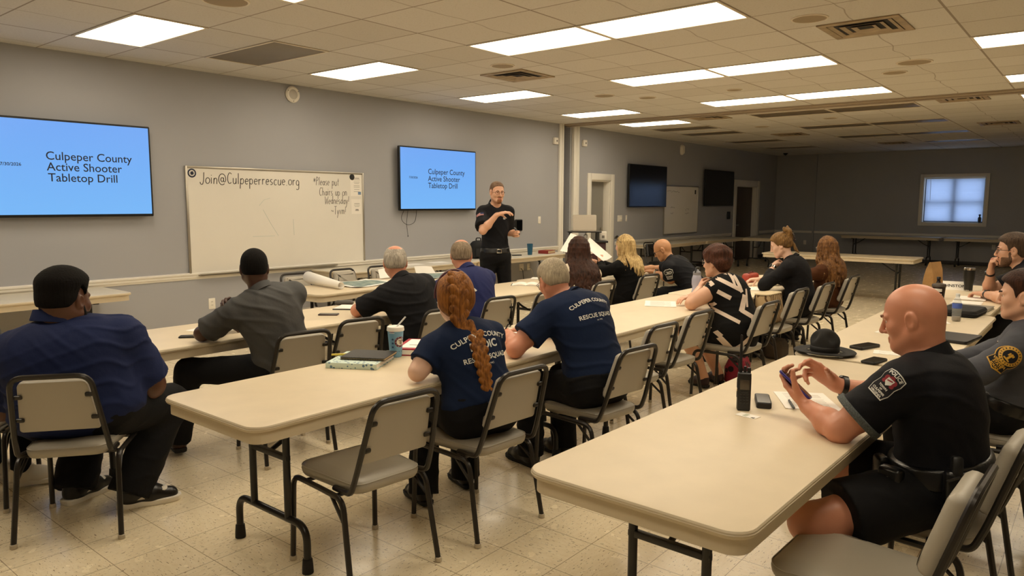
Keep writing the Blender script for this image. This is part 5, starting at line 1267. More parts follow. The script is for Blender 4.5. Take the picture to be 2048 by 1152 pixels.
p.obj('braid_tail', [surface(tl, .0042)], h_red, parent=hb)
b = MB(); b.tube([tuple(p.L(.092*math.cos(a), .022 + .004*math.sin(a), .020 + .122*math.sin(a)) - p.off) for a in [math.radians(-5 + 190*k/22) for k in range(23)]], .005*1.0, 8, sx=2.0); b.obj('headband', mat('maroon_band', '#4c1a22', .5), hb)
sh_ = p.shirt(c_tee, sleeve=.62, hem=.06, amp=.005, seed=31, loose=.014, sl_r=.022, res=.006); p.collar(c_tee, .014, .060, name='neck_rib', open_=False)
bv = bvh_of(sh_); ctr = p.tf[3][1] - f_*.10 + p.sr*.030 - p.up*.01 - p.off
art = [(*placed(curved(text_mesh('CULPEPER COUNTY', .034, spacing=1.05, bold=.0007), .40), 1, 0, .078), M_wthr, .0022), (*placed(text_mesh('MEDIC', .054, bold=.0014), 1, 0, .020), M_wthr, .0022), (*placed(text_mesh('RESCUE SQUAD', .034, spacing=1.05, bold=.0007), 1, 0, -.034), M_wthr, .0022), (*placed(text_mesh('est. 1942', .014), 1, 0, -.060), M_wthr, .0022)]
for a_ in art: decal('lettering', sh_, bv, [a_], ctr, Vector(p.sr), Vector(p.up))
p.trousers(c_pant, top=.13)
M_boot = mat('black_boot', '#0f0e0d', .35, bump=(40, .4))
for m in (1, -1): p.shoe(m, M_boot, M_rubber, hi=.06)

# 8 man in navy rescue shirt
p = Person('grey haired man in a navy rescue squad shirt leaning over the table, back turned', (3.50, 2.25), -12, (3.50, 2.54, 1.142), hyaw=-24, pitch=26, tilt=-4, sk='ruddy', hs=.96, g=1.14, N=(3.51, 2.42, 1.030), S=1.04, hres=.0038)
p.arms(-1, (3.135, 2.53, .79), (3.33, 2.72, .80), d=(.35, .8, .15), n=(.4, -.1, -.7), curls=((.5, .9, .5), (.7, 1.0, .6), (.8, 1.0, .6), (.9, 1.0, .6)), thumb=(.7, .3)); p.arms(1, (3.82, 2.60, .79), (3.68, 2.84, .79)); sit(p, spread=.13)
p.body(); p.hair(crop(.014, .008, edge=.015), h_grey2, amp=.0008); p.glasses(M_wire, back=-.006)
sh_ = p.shirt(c_tee, sleeve=.66, hem=.045, amp=.005, seed=33, loose=.016, sl_r=.024, res=.006); p.collar(c_tee, .014, .068, name='neck_rib', open_=False)
bv = bvh_of(sh_); r_, f_, u_ = p.cf; ctr = p.tf[3][1] - f_*.11 + p.sr*.005 + u_*.03 - p.off
art = [(*placed(curved(text_mesh('CULPEPER COUNTY', .032, spacing=1.05, bold=.0007), .40), 1, 0, .065), M_wthr, .0022), (*placed(text_mesh('RESCUE SQUAD', .034, spacing=1.05, bold=.0007), 1, 0, -.030), M_wthr, .0022), (*placed(text_mesh('est. 1942', .012), 1, 0, -.052), M_wthr, .0022)]
for a_ in art: decal('lettering', sh_, bv, [a_], ctr, Vector(p.sr), Vector(u_))
p.trousers(c_pant, amp=.005, top=.12)
for m in (1, -1): p.shoe(m, M_boot, M_rubber, hi=.06)
pn = thing('pen', 'pen held by the man in the navy rescue shirt over his papers', 'pen', tuple(p.arm[-1]['W'] + nv((.045, .105, .0)))); MB().tube([(-.02, .02, -.045), (.02, -.03, .07)], .0042, 8).obj('barrel', M_blackpl, pn)

# long hair helper
def mane(n, seed, end, wave=.012, r0=.0105, span=115, side=.084, rear=.106, wide=1.35, push=.055, lift=.0, freq=13, ragged=.05, part=.012):
    rg = random.Random(seed); out = []
    for i in range(n):
        a = math.radians(-span + 2*span*i/(n-1) + rg.uniform(-5, 5)); sx, cy_ = math.sin(a), -math.cos(a); pth = []; ph = rg.uniform(0, 6.28); ez = end + rg.uniform(-ragged, ragged*.6) + .10*abs(sx)**4; lay = rg.choice((0, 0, .012)); px = part*(1 if sx > 0 else -1)
        for k in range(15):
            t = k / 14
            if t < .3: u = t/.3; e = math.sin(u*math.pi/2*.97); z_ = .119*math.cos(u*math.pi/2*.97) + lift
            else: u = (t - .3)/.7; e = 1 + (wide - 1)*smooth(np.array(u), .0, .75)*(.75 + .25*math.sin(u*9 + ph)); z_ = .119*math.cos(math.pi/2*.97) + lift + (ez - .0)*u
            w = wave*math.sin(ph + z_*freq*4)*smooth(np.array(-z_), -.02, .10); pb = push*smooth(np.array(-z_), .05, .24)
            pth.append((float(px*(1 - e)*.5 + sx*(side + lay)*e + w*.8), float(-.012 + cy_*(((rear + lay) if cy_ < 0 else .066))*min(e, 1.12) - (pb if cy_ < .25 else pb*.4) + w*.6), float(z_), r0*(1.15 if t < .25 else (1 if t < .9 else .6))))
        out.append(pth)
    return out
# 9 woman, white sweater
p = Person('woman with long dark wavy hair in a cream sweater holding up large white papers', (6.20, 4.16), -20, (6.29, 4.24, 1.119), hyaw=-48, pitch=4, sk='fair', hs=1.08, fem=True, g=1.1)
p.arms(1, (6.66, 4.28, .80), at=(6.83, 4.45, .985), d=(.1, .35, .8), n=(-.7, .3, 0), curl=(.7, .7, .4)); p.arms(-1, (5.98, 4.42, .80), (6.18, 4.60, .80), d=(.5, .4, 0), curl=(.5, .6, .4)); sit(p)
p.body(); p.locks(h_dk, mane(58, 1, -.42, .014, r0=.0125, freq=15), base=[inflate(q, .008) for q in (p.hp[0], p.hp[2])]); p.shirt(c_white, sleeve=1.9, hem=-.08, amp=.005, seed=41, loose=.022); p.trousers(c_pant2)
p.watch(1, mat('gold_bracelet', '#a8803a', .3, .9), face=False)
for m in (1, -1): p.shoe(m, M_shoeblk, M_rubber)
# 10 blonde woman in black
p = Person('blonde woman in a black top with sunglasses pushed up on her head, holding papers', (7.16, 4.17), -6, (7.15, 4.21, 1.123), hyaw=-8, pitch=2, sk='fair', hs=1.02, fem=True, g=1.0)
p.arms(-1, (6.94, 4.36, .84), at=(7.12, 4.50, .985), d=(.25, .3, .6), n=(.5, .3, -.3), curl=(.8, .8, .5)); p.arms(1, (7.45, 4.45, .82), (7.25, 4.66, .92), curl=(.5, .6, .4)); sit(p)
p.body(); p.eyes(); p.brows(h_lt); hr_ = p.locks(h_bl, mane(38, 2, -.30, .005, wide=1.2, span=108, push=.04), base=[inflate(q, .008) for q in (p.hp[0], p.hp[2])]); p.shirt(c_knit, sleeve=1.92, hem=-.08, amp=.005, seed=42, loose=.022); p.trousers(c_pant)
b = MB()
for m in (-1, 1): b.add([tuple(p.L(m*(.036 + .026*math.cos(a)), .085 - .008*abs(math.cos(a)) + .030*math.sin(a)*-.6, .098 + .020*math.sin(a)) - p.off) for a in [2*math.pi*k/14 for k in range(14)]], [tuple(range(14))]); b.tube([tuple(p.L(m*.060, .080, .10) - p.off), tuple(p.L(m*.092, .02, .075) - p.off), tuple(p.L(m*.098, -.04, .04) - p.off)], .003, 6)
b.tube([tuple(p.L(-.012, .088, .104) - p.off), tuple(p.L(.012, .088, .104) - p.off)], .003, 6); b.obj('sunglasses', M_blackpl, hr_)
for m in (1, -1): p.shoe(m, M_shoeblk, M_rubber)

# 11 bald officer with glasses, writing
p = Person('bald officer with glasses bent over his writing, next to the blonde woman', (8.02, 3.78), 4, (7.96, 4.16, 1.042), hyaw=22, pitch=30, sk='olive', hs=1.04, g=1.06, N=(7.96, 4.03, .895))
p.arms(-1, (7.86, 3.98, .70), (7.93, 4.24, .775), d=(.0, .9, .05), curl=(.4, .5, .3)); p.arms(1, (8.16, 4.30, .79), (7.98, 4.52, .79), d=(-.6, .6, 0), curl=(.5, .7, .4)); sit(p)
p.body(); p.eyes(); p.glasses(M_wire)
sh_ = p.shirt(c_uni, sleeve=.82, hem=-.02, amp=.005, seed=45, loose=.016, sl_r=.026); p.collar(c_uni, .045, .074); p.trousers(c_pant); p.watch(-1, M_silver)
def arm_patch(p, sh_, art, side=-1, t=.36, out=None, name='sleeve_patch'):
    a_ = p.arm[side]; ax_ = nrm(a_['E'] - p.SH[side]); ctr = p.SH[side] + (a_['E'] - p.SH[side])*t; o = nrm(out if out is not None else p.sr*side); o = nrm(o - ax_*np.dot(o, ax_)); uu = np.cross(-ax_, o)
    return decal(name, sh_, bvh_of(sh_), art, ctr - p.off, Vector(uu), Vector(-ax_))
def ring(r, n=22): return [(r*math.cos(2*math.pi*k/n), r*math.sin(2*math.pi*k/n)) for k in range(n)]
hexa = [(.05*math.cos(math.radians(60*k + 30)), .05*math.sin(math.radians(60*k + 30)) + .012) for k in range(6)]
art = [(*fine_poly([(-.030, -.065), (.030, -.065), (.038, -.01), (.052, .0), (.050, .045), (.02, .068), (-.03, .062), (-.050, .04), (-.052, .0), (-.038, -.01)], 3), M_wthr, .003), (*placed(fine_poly([(-.030, -.065), (.030, -.065), (.038, -.01), (.052, .0), (.050, .045), (.02, .068), (-.03, .062), (-.050, .04), (-.052, .0), (-.038, -.01)], 3), .90), M_blackp, .0042), (*placed(text_mesh('JBD', .045, bold=.002), 1, 0, .005), M_wthr, .0054), (*placed(text_mesh('CPD', .030, bold=.001), 1, 0, -.045), M_wthr, .0054)]
arm_patch(p, sh_, art, -1, .16, nv((-.9, -.35, .1)))
for m in (1, -1): p.shoe(m, M_shoeblk, M_rubber)

# 12 woman in patterned top
p = Person('woman with short brown hair in a sleeveless black and white patterned top', (5.78, 2.36), -8, (5.82, 2.54, 1.111), hyaw=-6, pitch=3, sk='fair', hs=1.05, fem=True, g=1.24, N=(5.80, 2.45, .955), sh=.182)
p.arms(-1, (5.50, 2.60, .79), at=p.L(-.02, .12, -.165), d=(.55, .1, .45), n=(.2, -.8, -.3), k=1.15, curl=(.8, 1.0, .7)); p.arms(1, (6.10, 2.62, .79), (5.80, 2.76, .80), d=(-.9, .2, 0), n=(0, 0, -1), k=1.1, curl=(.3, .4, .3)); sit(p, tuck=.0)
p.leg(-1, p.P + p.F*.44 - p.Rt*.08 - z3*.06, (5.92, 2.66, .09), toe=(.1, .2, 0)); p.leg(1, p.P + p.F*.42 + p.Rt*.08 - z3*.06, (6.14, 2.62, .09), toe=(.1, .2, 0))
p.body(); p.eyes(); p.brows(h_br)
def pixie(x, y, z):
    h = z - np.interp(y, [-.12, -.06, -.03, .0, .03, .06, .085], [-.085, -.075, -.02, .012, -.005, .030, .040]); return np.where(h > 0, .020 + .012*smooth(z, .03, .1) + .004*np.sin(60*x + 40*y)*np.sin(70*z + 20*y), -.012)
p.hair(pixie, h_br, amp=.002); p.glasses(mat('clear_frame', '#8a7f78', .25, .6))
c_blk = cloth('print_black', '#0c0b0c', .85); c_cream = cloth('print_cream', '#e2cfbf', .85); sh_ = p.shirt(c_blk, sleeve=0, hem=-.10, amp=.004, seed=51, loose=.020, hemdrop=.05, hemw=.86); tr_ = p.trousers(c_blk, shorts=.95, wide=.03)
def bar(x0, y0, x1, y1, w, w1=None):
    q = 1378.0; a = nv(((x0 - 430)/q, (560 - y0)/q)); b = nv(((x1 - 430)/q, (560 - y1)/q)); d = nrm(b - a); n = nv((-d[1], d[0])); h, g = w/q/2, (w1 or w)/q/2
    return fine_poly([a - n*h, b - n*g, b + n*g, a + n*h], 4)
bars = [(315, 205, 585, 340, 44), (490, 165, 510, 290, 40, 26), (530, 185, 590, 360, 42), (305, 345, 450, 420, 46), (265, 540, 530, 675, 40), (625, 390, 560, 565, 64), (555, 545, 745, 655, 46), (655, 330, 640, 520, 26), (330, 850, 490, 1005, 58), (480, 1005, 690, 820, 50), (690, 830, 690, 640, 34), (205, 195, 262, 285, 50), (200, 170, 300, 165, 26), (385, 150, 455, 175, 30, 8), (455, 122, 520, 150, 22), (190, 470, 290, 520, 40, 10), (255, 545, 305, 480, 34), (235, 560, 255, 690, 26, 62), (215, 730, 260, 775, 40), (295, 790, 345, 835, 48), (215, 830, 190, 985, 34), (230, 985, 270, 1015, 36), (205, 620, 250, 650, 30)]
U_ = nv((.632, -.775, 0)); decal('printed_bars', sh_, bvh_of(sh_, tr_), [(*bar(*b_), c_cream, .0022) for b_ in bars], nv((5.70, 2.40, .745)) - p.off, Vector(U_), Vector((0, 0, 1)))
fb = [(-.10, .10, .06, .17, .03), (.0, .12, .10, -.02, .03), (-.12, -.04, .02, -.10, .028), (.03, -.14, .12, -.06, .03)]
decal('printed_bars', sh_, bvh_of(sh_), [(*fine_poly([(a - .012, b), (c - .012, d), (c + .012, d + w), (a + .012, b + w)], 3), c_cream, .0022) for a, b, c, d, w in fb], p.tf[2][1] + p.F*.16 - p.off, Vector(-p.Rt), Vector((0, 0, 1)))
M_sandal = mat('sandal_strap', '#2b1416', .5)
for m in (1, -1): p.shoe(m, M_sandal, M_rubber)

# 13 woman with hair claw
p = Person('woman in a black blazer, hair twisted up in a claw clip, chin on fist', (7.55, 2.43), 2, (7.53, 2.60, 1.180), hyaw=14, pitch=20, sk='pale', hs=1.0, fem=True, g=1.02, N=(7.54, 2.47, 1.02))
p.arms(-1, (7.24, 2.64, .79), at=p.L(-.01, .085, -.150), d=(.75, -.05, .35), n=(.1, -.5, -.8), curl=(1.1, 1.2, .8), thumb=(.8, .4)); p.arms(1, (7.86, 2.66, .80), (7.66, 2.86, .80), curl=(.5, .6, .4)); sit(p)
p.body(); p.eyes(); p.brows(h_br)
def updo(x, y, z):
    h = z - np.interp(y, [-.12, -.06, -.03, .0, .02, .05, .085], [-.06, -.05, -.035, -.005, .0, .055, .072]); return np.where(h > 0, .005 + .009*smooth(h, 0, .02) + .0015*np.sin(150*z + 60*y), -.01)
hr_ = p.hair(updo, h_lt); rg = random.Random(8); tw = []
for i in range(9):
    a = 2*math.pi*i/9; tw.append([(.035*math.cos(a), -.095 + .02*math.sin(a), .055 + .045*math.sin(a), .017), (.028*math.cos(a + .8), -.128, .095 + .025*math.sin(a + .8), .020), (.040*math.cos(a + 1.6), -.100 + .02*math.sin(a), .140 + rg.uniform(-.012, .018), .013)])
for i in range(5): tw.append([(-.02 + .01*i, -.11, .02, .012), (-.02 + .01*i, -.122, -.03, .013), (-.018 + .009*i, -.118 - .006*i, -.09 - .01*i, .006)])
p.locks(h_lt, tw, 'hair_twist', parent=hr_)
b = MB()
for m in (-1, 1):
    b.tube([tuple(p.L(m*.016, -.135, .105) - p.off), tuple(p.L(m*.026, -.152, .06) - p.off), tuple(p.L(m*.016, -.145, .0) - p.off)], .005, 8)
    for i in range(6): z_ = .095 - i*.018; b.tube([tuple(p.L(m*.022, -.150, z_) - p.off), tuple(p.L(m*.004, -.156, z_ - .003) - p.off)], .0035, 6)
b.obj('claw_clip', mat('tortoise', '#2a1612', .25), hr_)
p.shirt(cloth('blazer', '#0d0c10', .8, 90, .2), sleeve=1.72, hem=-.10, amp=.005, seed=53, loose=.022); p.collar(MATS['cloth_blazer'], .03, .066); p.trousers(c_pant2); p.watch(-1, MATS['polished_steel'])
for m in (1, -1): p.shoe(m, M_shoeblk, M_rubber)

# 14 woman in brown jacket
p = Person('woman with long honey brown hair in a brown suede jacket, last in the middle row', (8.50, 2.43), -8, (8.47, 2.42, 1.111), hyaw=-34, pitch=4, sk='pale', hs=1.06, fem=True, g=1.05)
desk(p, fwd=.2); sit(p)
p.body(); p.locks(h_omb, mane(50, 5, -.36, .013, r0=.0115, wide=1.4, span=112), base=[inflate(q, .008) for q in (p.hp[0], p.hp[2])]); p.glasses(M_silver); p.shirt(c_brown, sleeve=1.9, hem=-.14, amp=.006, seed=55, loose=.026, hemdrop=.05); p.trousers(c_pant2)
for m in (1, -1): p.shoe(m, M_shoeblk, M_rubber)

# 15 bald officer with phone
p = Person('bald police officer in dark uniform and shorts looking at a phone', (3.06, .47), -3, (3.055, .552, 1.178), hyaw=0, pitch=14, sk='ruddy', hs=1.0, g=1.13, N=(3.05, .49, 1.005), S=1.04, hres=.0032, fat=.006, nose=1.1, neck=.068, drop=.040, shf=.045)
p.arms(-1, (2.785, .715, .778), (2.915, .870, .808), d=(.34, .72, .50), n=(.15, -.60, .72), k=1.0, curls=((.30, .75, .75), (.35, .8, .8), (.40, .85, .8), (.45, .85, .8)), thumb=(.35, .15), spread=.02, hs=1.05)
p.arms(1, (3.36, .66, .79), (3.245, .855, .835), d=(-.30, .70, .55), n=(-.55, -.40, -.68), k=1.0, curls=((.30, .70, .35), (.42, .75, .40), (.85, .9, .5), (.95, .9, .5)), thumb=(.45, -.1), spread=.06, hs=1.05)
p.leg(-1, (2.60, .75, .475), (2.80, .47, .10), toe=(.06, .18, 0), g=1.0); p.leg(1, (3.16, .84, .50), (3.24, .66, .10), toe=(.02, .2, 0), g=1.0)
p.body(); p.eyes(); p.brows(mat('pale_brow', '#8a5f48', .8))
sh_ = p.shirt(c_uni, sleeve=.72, hem=-.01, amp=.005, seed=61, loose=.018, sl_r=.018, res=.006); p.collar(c_uni, .05, .082)
a_ = p.arm[-1]; d_ = nrm(a_['E'] - p.SH[-1]); 
M_cuff = mat('cuff_trim', '#4d5252', .8, noise=(220, .5))
g_ = (.5 + .5*p.g)*p.S; pt = p.SH[-1] + (a_['E'] - p.SH[-1])*.72
for m in (-1, 1):
    a_ = p.arm[m]; d_ = nrm(a_['E'] - p.SH[m]); pt = p.SH[m] + (a_['E'] - p.SH[m])*.725; p.obj('cuff_band', [surface([cone(p.SH[m], pt + d_*.05, .055*g_ + .027, .050*g_ + .046, .01, cuts=[(pt, d_), (pt - d_*.026, -d_)])], .005)], M_cuff, parent=sh_, it=0)
p.trousers(c_pant, shorts=.75, wide=.030, amp=.004, top=.06); p.belt(M_lea, .075, .026, .036)
shield = [(-.046, .062), (-.02, .070), (.02, .070), (.046, .062), (.050, .03), (.044, .0), (.048, -.04), (.04, -.075), (-.04, -.075), (-.048, -.04), (-.044, .0), (-.050, .03)]
M_patchred = mat('patch_maroon', '#8c2a33', .8); M_patchblk = mat('patch_black', '#15141a', .85)
art = [(*fine_poly(shield, 4), M_wthr, .0030), (*placed(fine_poly(shield, 4), .93), M_patchblk, .0042)]
art.append((*placed(curved(text_mesh('POLICE', .021, bold=.0006), .09), 1, 0, .047), M_wthr, .0054))
for (cx_, cy_, rr) in ((-.018, .022, .014), (.018, .022, .014), (0, .034, .011), (-.022, .004, .010), (.022, .004, .010)): art.append((*placed(fine_poly(ring(rr, 12), 1), 1, cx_, cy_), M_patchred, .0052))
art.append((*placed(fine_poly([(-.017, .03), (.017, .03), (.016, .006), (0, -.010), (-.016, .006)], 2)), M_wthr, .0060)); art.append((*placed(fine_poly([(-.012, .012), (.012, .020), (.012, .027), (-.012, .019)], 1)), M_patchred, .0070))
for s_, y_, z_ in (('TOWN', -.026, .014), ('OF', -.038, .010), ('CULPEPER', -.053, .0145), ('VIRGINIA', -.068, .0145)): art.append((*placed(text_mesh(s_, z_, bold=.0005), 1, 0, y_), M_wthr, .0054))
art = [([(v[0]*.76, v[1]*.76) for v in vs], fs, m_, l_) for vs, fs, m_, l_ in art]; arm_patch(p, sh_, art, -1, .10, nv((-.86, .02, .50)))
# duty belt pieces
r_, f_, u_ = p.tf[0][2:]
def belt_piece(name, ang, size, lab=None, dz=0.0):
    a = math.radians(ang); d = f_*math.cos(a) - r_*math.sin(a); c = p.P + p.up*(.085 + dz) + d*(.205 if abs(ang) < 60 else .272) - p.off; M = Matrix((np.cross(d, nv((0, 0, 1))), d, nv((0, 0, 1)))).transposed().to_4x4(); M.translation = c
    return MB().box((0, 0, 0), size, .014, M=M, seg=3), M
b, M = belt_piece('pouch', 70, (.085, .045, .11), dz=-.02); po = b.obj('belt_pouch', M_lea, p.root); MB().lathe([(0, .004), (.006, .003), (.007, 0)], 12, M=M @ T(0, .024, .02) @ Rx(-math.pi/2), cap=False).obj('snap', M_silver, po)
b, M = belt_piece('pouch', 38, (.07, .04, .09), dz=-.01); b.obj('belt_pouch', M_lea, p.root)
b, M = belt_piece('holster', 112, (.07, .055, .20), dz=-.06); ho = b.obj('holster', M_lea, p.root); MB().box((0, .0, .115), (.034, .045, .07), .010, M=M @ Rx(.25)).obj('grip', M_blackpl, ho); MB().tube([M @ Vector((-.03, .03, .07)), M @ Vector((0, .042, .09)), M @ Vector((.03, .03, .07))], .006, 8).obj('strap', M_lea, ho)
p.watch(1, M_blackpl, .036, .0)
q = []
for m in (1, -1): l = p.legs[m]; q.append(cone(l['A'] + (l['K'] - l['A'])*.30, l['A'], .048, .046, .02))
p.obj('socks', [surface(q, .006)], c_sock)
for m in (1, -1): p.shoe(m, M_shoeblk, M_rubber)
OFF = p
a_ = p.arm[-1]; ph = thing('phone', 'phone in purple and black case held up in the bald officer hands', 'phone', (0, 0, 0))
pd = nrm(nv((-.02, .76, .62))); pn_ = nrm(nv((.22, -.62, .72))); pn_ = nrm(pn_ - pd*np.dot(pd, pn_)); ps = np.cross(pd, pn_); M = Matrix((ps, pd, pn_)).transposed().to_4x4(); M.translation = a_['W'] + a_['d']*.070 + pd*.030 + pn_*.026; ph.matrix_world = M
MB().slab(rrect(.074, .155, .012, 5), [(.003, -.006), (0, -.003), (0, .003), (.002, .005)]).obj('case', mat('purple_case', '#3b2f86', .35), ph); MB().slab(rrect(.068, .148, .010, 5), [(0, .005), (.0008, .0062)]).obj('screen', M_screen_off, ph); MB().slab(rrect(.030, .034, .008, 4, .016, .055), [(0, -.006), (0, -.009)]).obj('camera_bump', M_blackpl, ph)

# 16 trooper
p = Person('state trooper in grey uniform with a gold round sleeve patch', (4.42, .40), -2, (4.40, .315, 1.150), hyaw=2, pitch=2, sk='fair', hs=.98, g=1.06, N=(4.40, .25, .99), hres=.0036)
p.arms(-1, (4.12, .44, .80), (4.24, .66, .735), d=(.3, .8, 0)); p.arms(1, (4.70, .44, .80), (4.58, .66, .735), d=(-.3, .8, 0)); sit(p)
p.body(); p.eyes(); p.brows(h_dk); p.hair(crop(.024, .005, edge=.012), h_dk, amp=.001)
sh_ = p.shirt(c_trp, sleeve=1.92, hem=-.0, amp=.005, seed=71, loose=.018, res=.006); p.collar(c_trp, .045, .070); p.trousers(c_pant2); p.belt(M_lea, .05, .025, .022, None)
arc_ = fine_poly([(.046*math.cos(math.radians(a)), .046*math.sin(math.radians(a))) for a in range(-40, 221, 13)] + [(-.040, -.060), (0, -.078), (.040, -.060)], 4)
art = [(*arc_, M_gold, .003), (*placed(arc_, .93), M_patchblk, .0042), (*placed(fine_poly(ring(.039), 3), 1, 0, .006), M_gold, .0054), (*placed(fine_poly(ring(.026), 3), 1, 0, .006), M_patchblk, .0066)]
for x, y, w_, h_ in ((0, .004, .008, .030), (0, -.012, .026, .006), (-.008, .010, .006, .014), (.007, .014, .005, .010)): art.append((*placed(fine_poly(rrect(w_, h_, .002, 2), 2), 1, x, y), M_gold, .0078))
for i in range(20): a = 2*math.pi*i/20; art.append((*placed(fine_poly(rrect(.003, .006, .0008, 1), 0), 1, .0325*math.cos(a), .006 + .0325*math.sin(a), a - math.pi/2), M_patchblk, .0068))
for s_, y_, z_ in (('VIRGINIA', -.042, .0145), ('STATE', -.054, .0145), ('POLICE', -.067, .0125)): art.append((*placed(text_mesh(s_, z_, bold=.0006), 1, 0, y_), M_gold, .0054))
art = [([(v[0]*1.18, v[1]*1.18) for v in vs], fs, m_, l_) for vs, fs, m_, l_ in art]
arm_patch(p, sh_, art, -1, .42, nv((-.93, -.30, .15)))
ep = fine_poly([(-.024, -.075), (.024, -.075), (.024, .05), (0, .068), (-.024, .05)], 3); decal('epaulette', sh_, bvh_of(sh_), [(*ep, cloth('epaulette', '#141519', .8), .004)], p.SH[-1] + p.sr*.05 + p.up*.05 - p.off, Vector(p.F*1.0), Vector(p.sr*1.0 + p.up*.45))
b = MB(); b.slab(rrect(.012, .07, .003, 2), [(0, 0), (0, .003), (.002, .004)], M=Matrix((tuple(p.tf[3][2]), tuple(p.tf[3][4]), tuple(p.tf[3][3]))).transposed().to_4x4()); nb_ = b.obj('name_bar', M_silver, p.root, loc=tuple(p.tf[3][1] + p.tf[3][3]*.138 - p.tf[3][2]*.08 - p.off))
for m in (1, -1): p.shoe(m, M_shoeblk, M_rubber)

# 17 bearded man with glasses
p = Person('bearded man with dark glasses in black uniform, fist at his mouth', (7.87, .42), 2, (7.85, .665, 1.195), hyaw=8, pitch=2, sk='fair', hs=1.12, g=1.12, N=(7.85, .57, 1.03), S=1.05)
p.arms(1, (8.02, .83, .79), at=p.L(.0, .125, -.095), d=(-.25, -.05, .7), n=(-.1, -.9, .1), curl=(1.1, 1.2, .8), thumb=(.8, .3)); p.arms(-1, (7.60, .66, .79), (7.86, .84, .79), d=(.5, .8, 0), curl=(.5, .7, .4)); sit(p)
p.body(); p.eyes(); p.brows(h_dk); p.hair(crop(.022, .006, edge=.012), hairmat('dark_ash', '#2a2019', '#5e4c3d'), amp=.001); p.hair(goatee(.006, .030, True), hairmat('brown_beard', '#4a3426', '#7d604a'), name='beard'); p.glasses(M_blackpl)
sh_ = p.shirt(c_uni, sleeve=.62, hem=-.02, amp=.005, seed=75, loose=.016, sl_r=.026); p.collar(c_uni, .045, .074); p.trousers(c_pant); p.watch(-1, M_blackpl); p.watch(1, M_blackpl)
art = [(*fine_poly(shield, 3), M_wthr, .003), (*placed(fine_poly(shield, 3), .92), M_patchblk, .0042), (*placed(curved(text_mesh('POLICE', .021, bold=.0008), .09), 1, 0, .044), M_wthr, .0054), (*placed(fine_poly([(-.017, .03), (.017, .03), (.016, .006), (0, -.010), (-.016, .006)], 2)), M_patchred, .0056)]
arm_patch(p, sh_, art, -1, .36, nv((-.95, -.2, .2)))
for m in (1, -1): p.shoe(m, M_shoeblk, M_rubber)

# ------------------------------------------------------------------ things on the tables
M_sheet = mat('printer_paper', '#f6f2ea', .8); M_phone = mat('phone_black', '#0f0f11', .25); M_dkleather = mat('dark_leather', '#191614', .45, bump=(160, .2)); M_cover = mat('black_cover', '#1b1a1a', .5)
def sheet(name, x, y, w, h, rz, label, cat='paper', group=None, lines=0, z=TH, n=1, rows_w=.7):
    """a sheet or a small pile; lines of print along its length"""
    t = thing(name, label, cat, (x, y, z), math.radians(rz), group); rg = random.Random(int(x*977 + y*131))
    for i in range(n):
        a = rg.uniform(-.10, .10) if i else 0
        P = [(rg.uniform(-.01, .01)*bool(i) + px, py + rg.uniform(-.01, .01)*bool(i)) for px, py in ((-w/2, -h/2), (w/2, -h/2), (w/2, h/2), (-w/2, h/2))]
        top = MB().slab(P, [(0, .0005 + .0016*i), (0, .0018 + .0016*i)], M=Rz(a)).obj('sheet', M_sheet, t, smooth=0)
    if lines:
        b = MB(); zt = .0022 + .0016*(n-1)
        for i in range(lines):
            yy = h*.38 - i*h*.76/max(lines-1, 1); ww = w*rows_w*(1 if i % 4 else .7); b.box((-w*rows_w/2 + ww/2, yy, zt), (ww, h*.009, .0006), M=Rz(a if n > 1 else 0) if False else None)
        b.obj('printing', mat('pale_print', '#bdb7ac', .8), top, smooth=0)
    return t
def phone(x, y, rz, label, w=.074, h=.152, th=.010, m=None, z=TH, name='phone', cat='phone'):
    t = thing(name, label, cat, (x, y, z), math.radians(rz), None)
    MB().slab(rrect(w, h, .012, 5), [(.003, 0), (0, .003), (0, th-.003), (.003, th)]).obj('case', m or M_phone, t); MB().slab(rrect(w-.008, h-.010, .009, 5), [(0, th), (.0008, th+.0008)]).obj('screen', M_screen_off, t)
    return t
# grey polo man's table
phone(2.29, 4.52, 52, 'black phone on the table left of the grey polo man elbow')
phone(3.43, 4.62, 40, 'dark red cased phone on the table between the grey and black polo men', m=mat('maroon_case', '#2e1715', .35))
sheet('paper', 2.52, 4.68, .21, .28, 20, 'sheet of paper partly under the grey polo man arms')
t = thing('clipboard', 'black folder with white paper beside the black polo man forearm', 'clipboard', (3.80, 4.76, TH), math.radians(35)); MB().slab(rrect(.24, .31, .008, 2), [(0, 0), (0, .006), (.002, .008)]).obj('cover', M_cover, t); MB().box((.004, .004, .0095), (.22, .29, .003)).obj('sheet', M_sheet, t)
t = thing('glasses_case', 'small dark rounded case by the folder at the black polo man elbow', 'case', (3.86, 4.98, TH), math.radians(40)); b = MB(); b.slab(rrect(.075, .16, .036, 6), [(.012, 0), (0, .012), (0, .024), (.008, .033), (.022, .038)]); b.obj('shell', mat('case_grey', '#4a453f', .5), t)
t = thing('tablet', 'dark blue tablet in a folio between the black polo man and the braided woman head', 'tablet', (4.82, 4.86, TH), math.radians(28)); MB().slab(rrect(.19, .26, .01, 3), [(.002, 0), (0, .002), (0, .010), (.002, .012)]).obj('case', mat('folio_navy', '#171c2c', .5), t); MB().box((0, 0, .012), (.165, .23, .002)).obj('screen', mat('tablet_glow', '#2c3648', .2, emit=('#56688c', .35)), t)
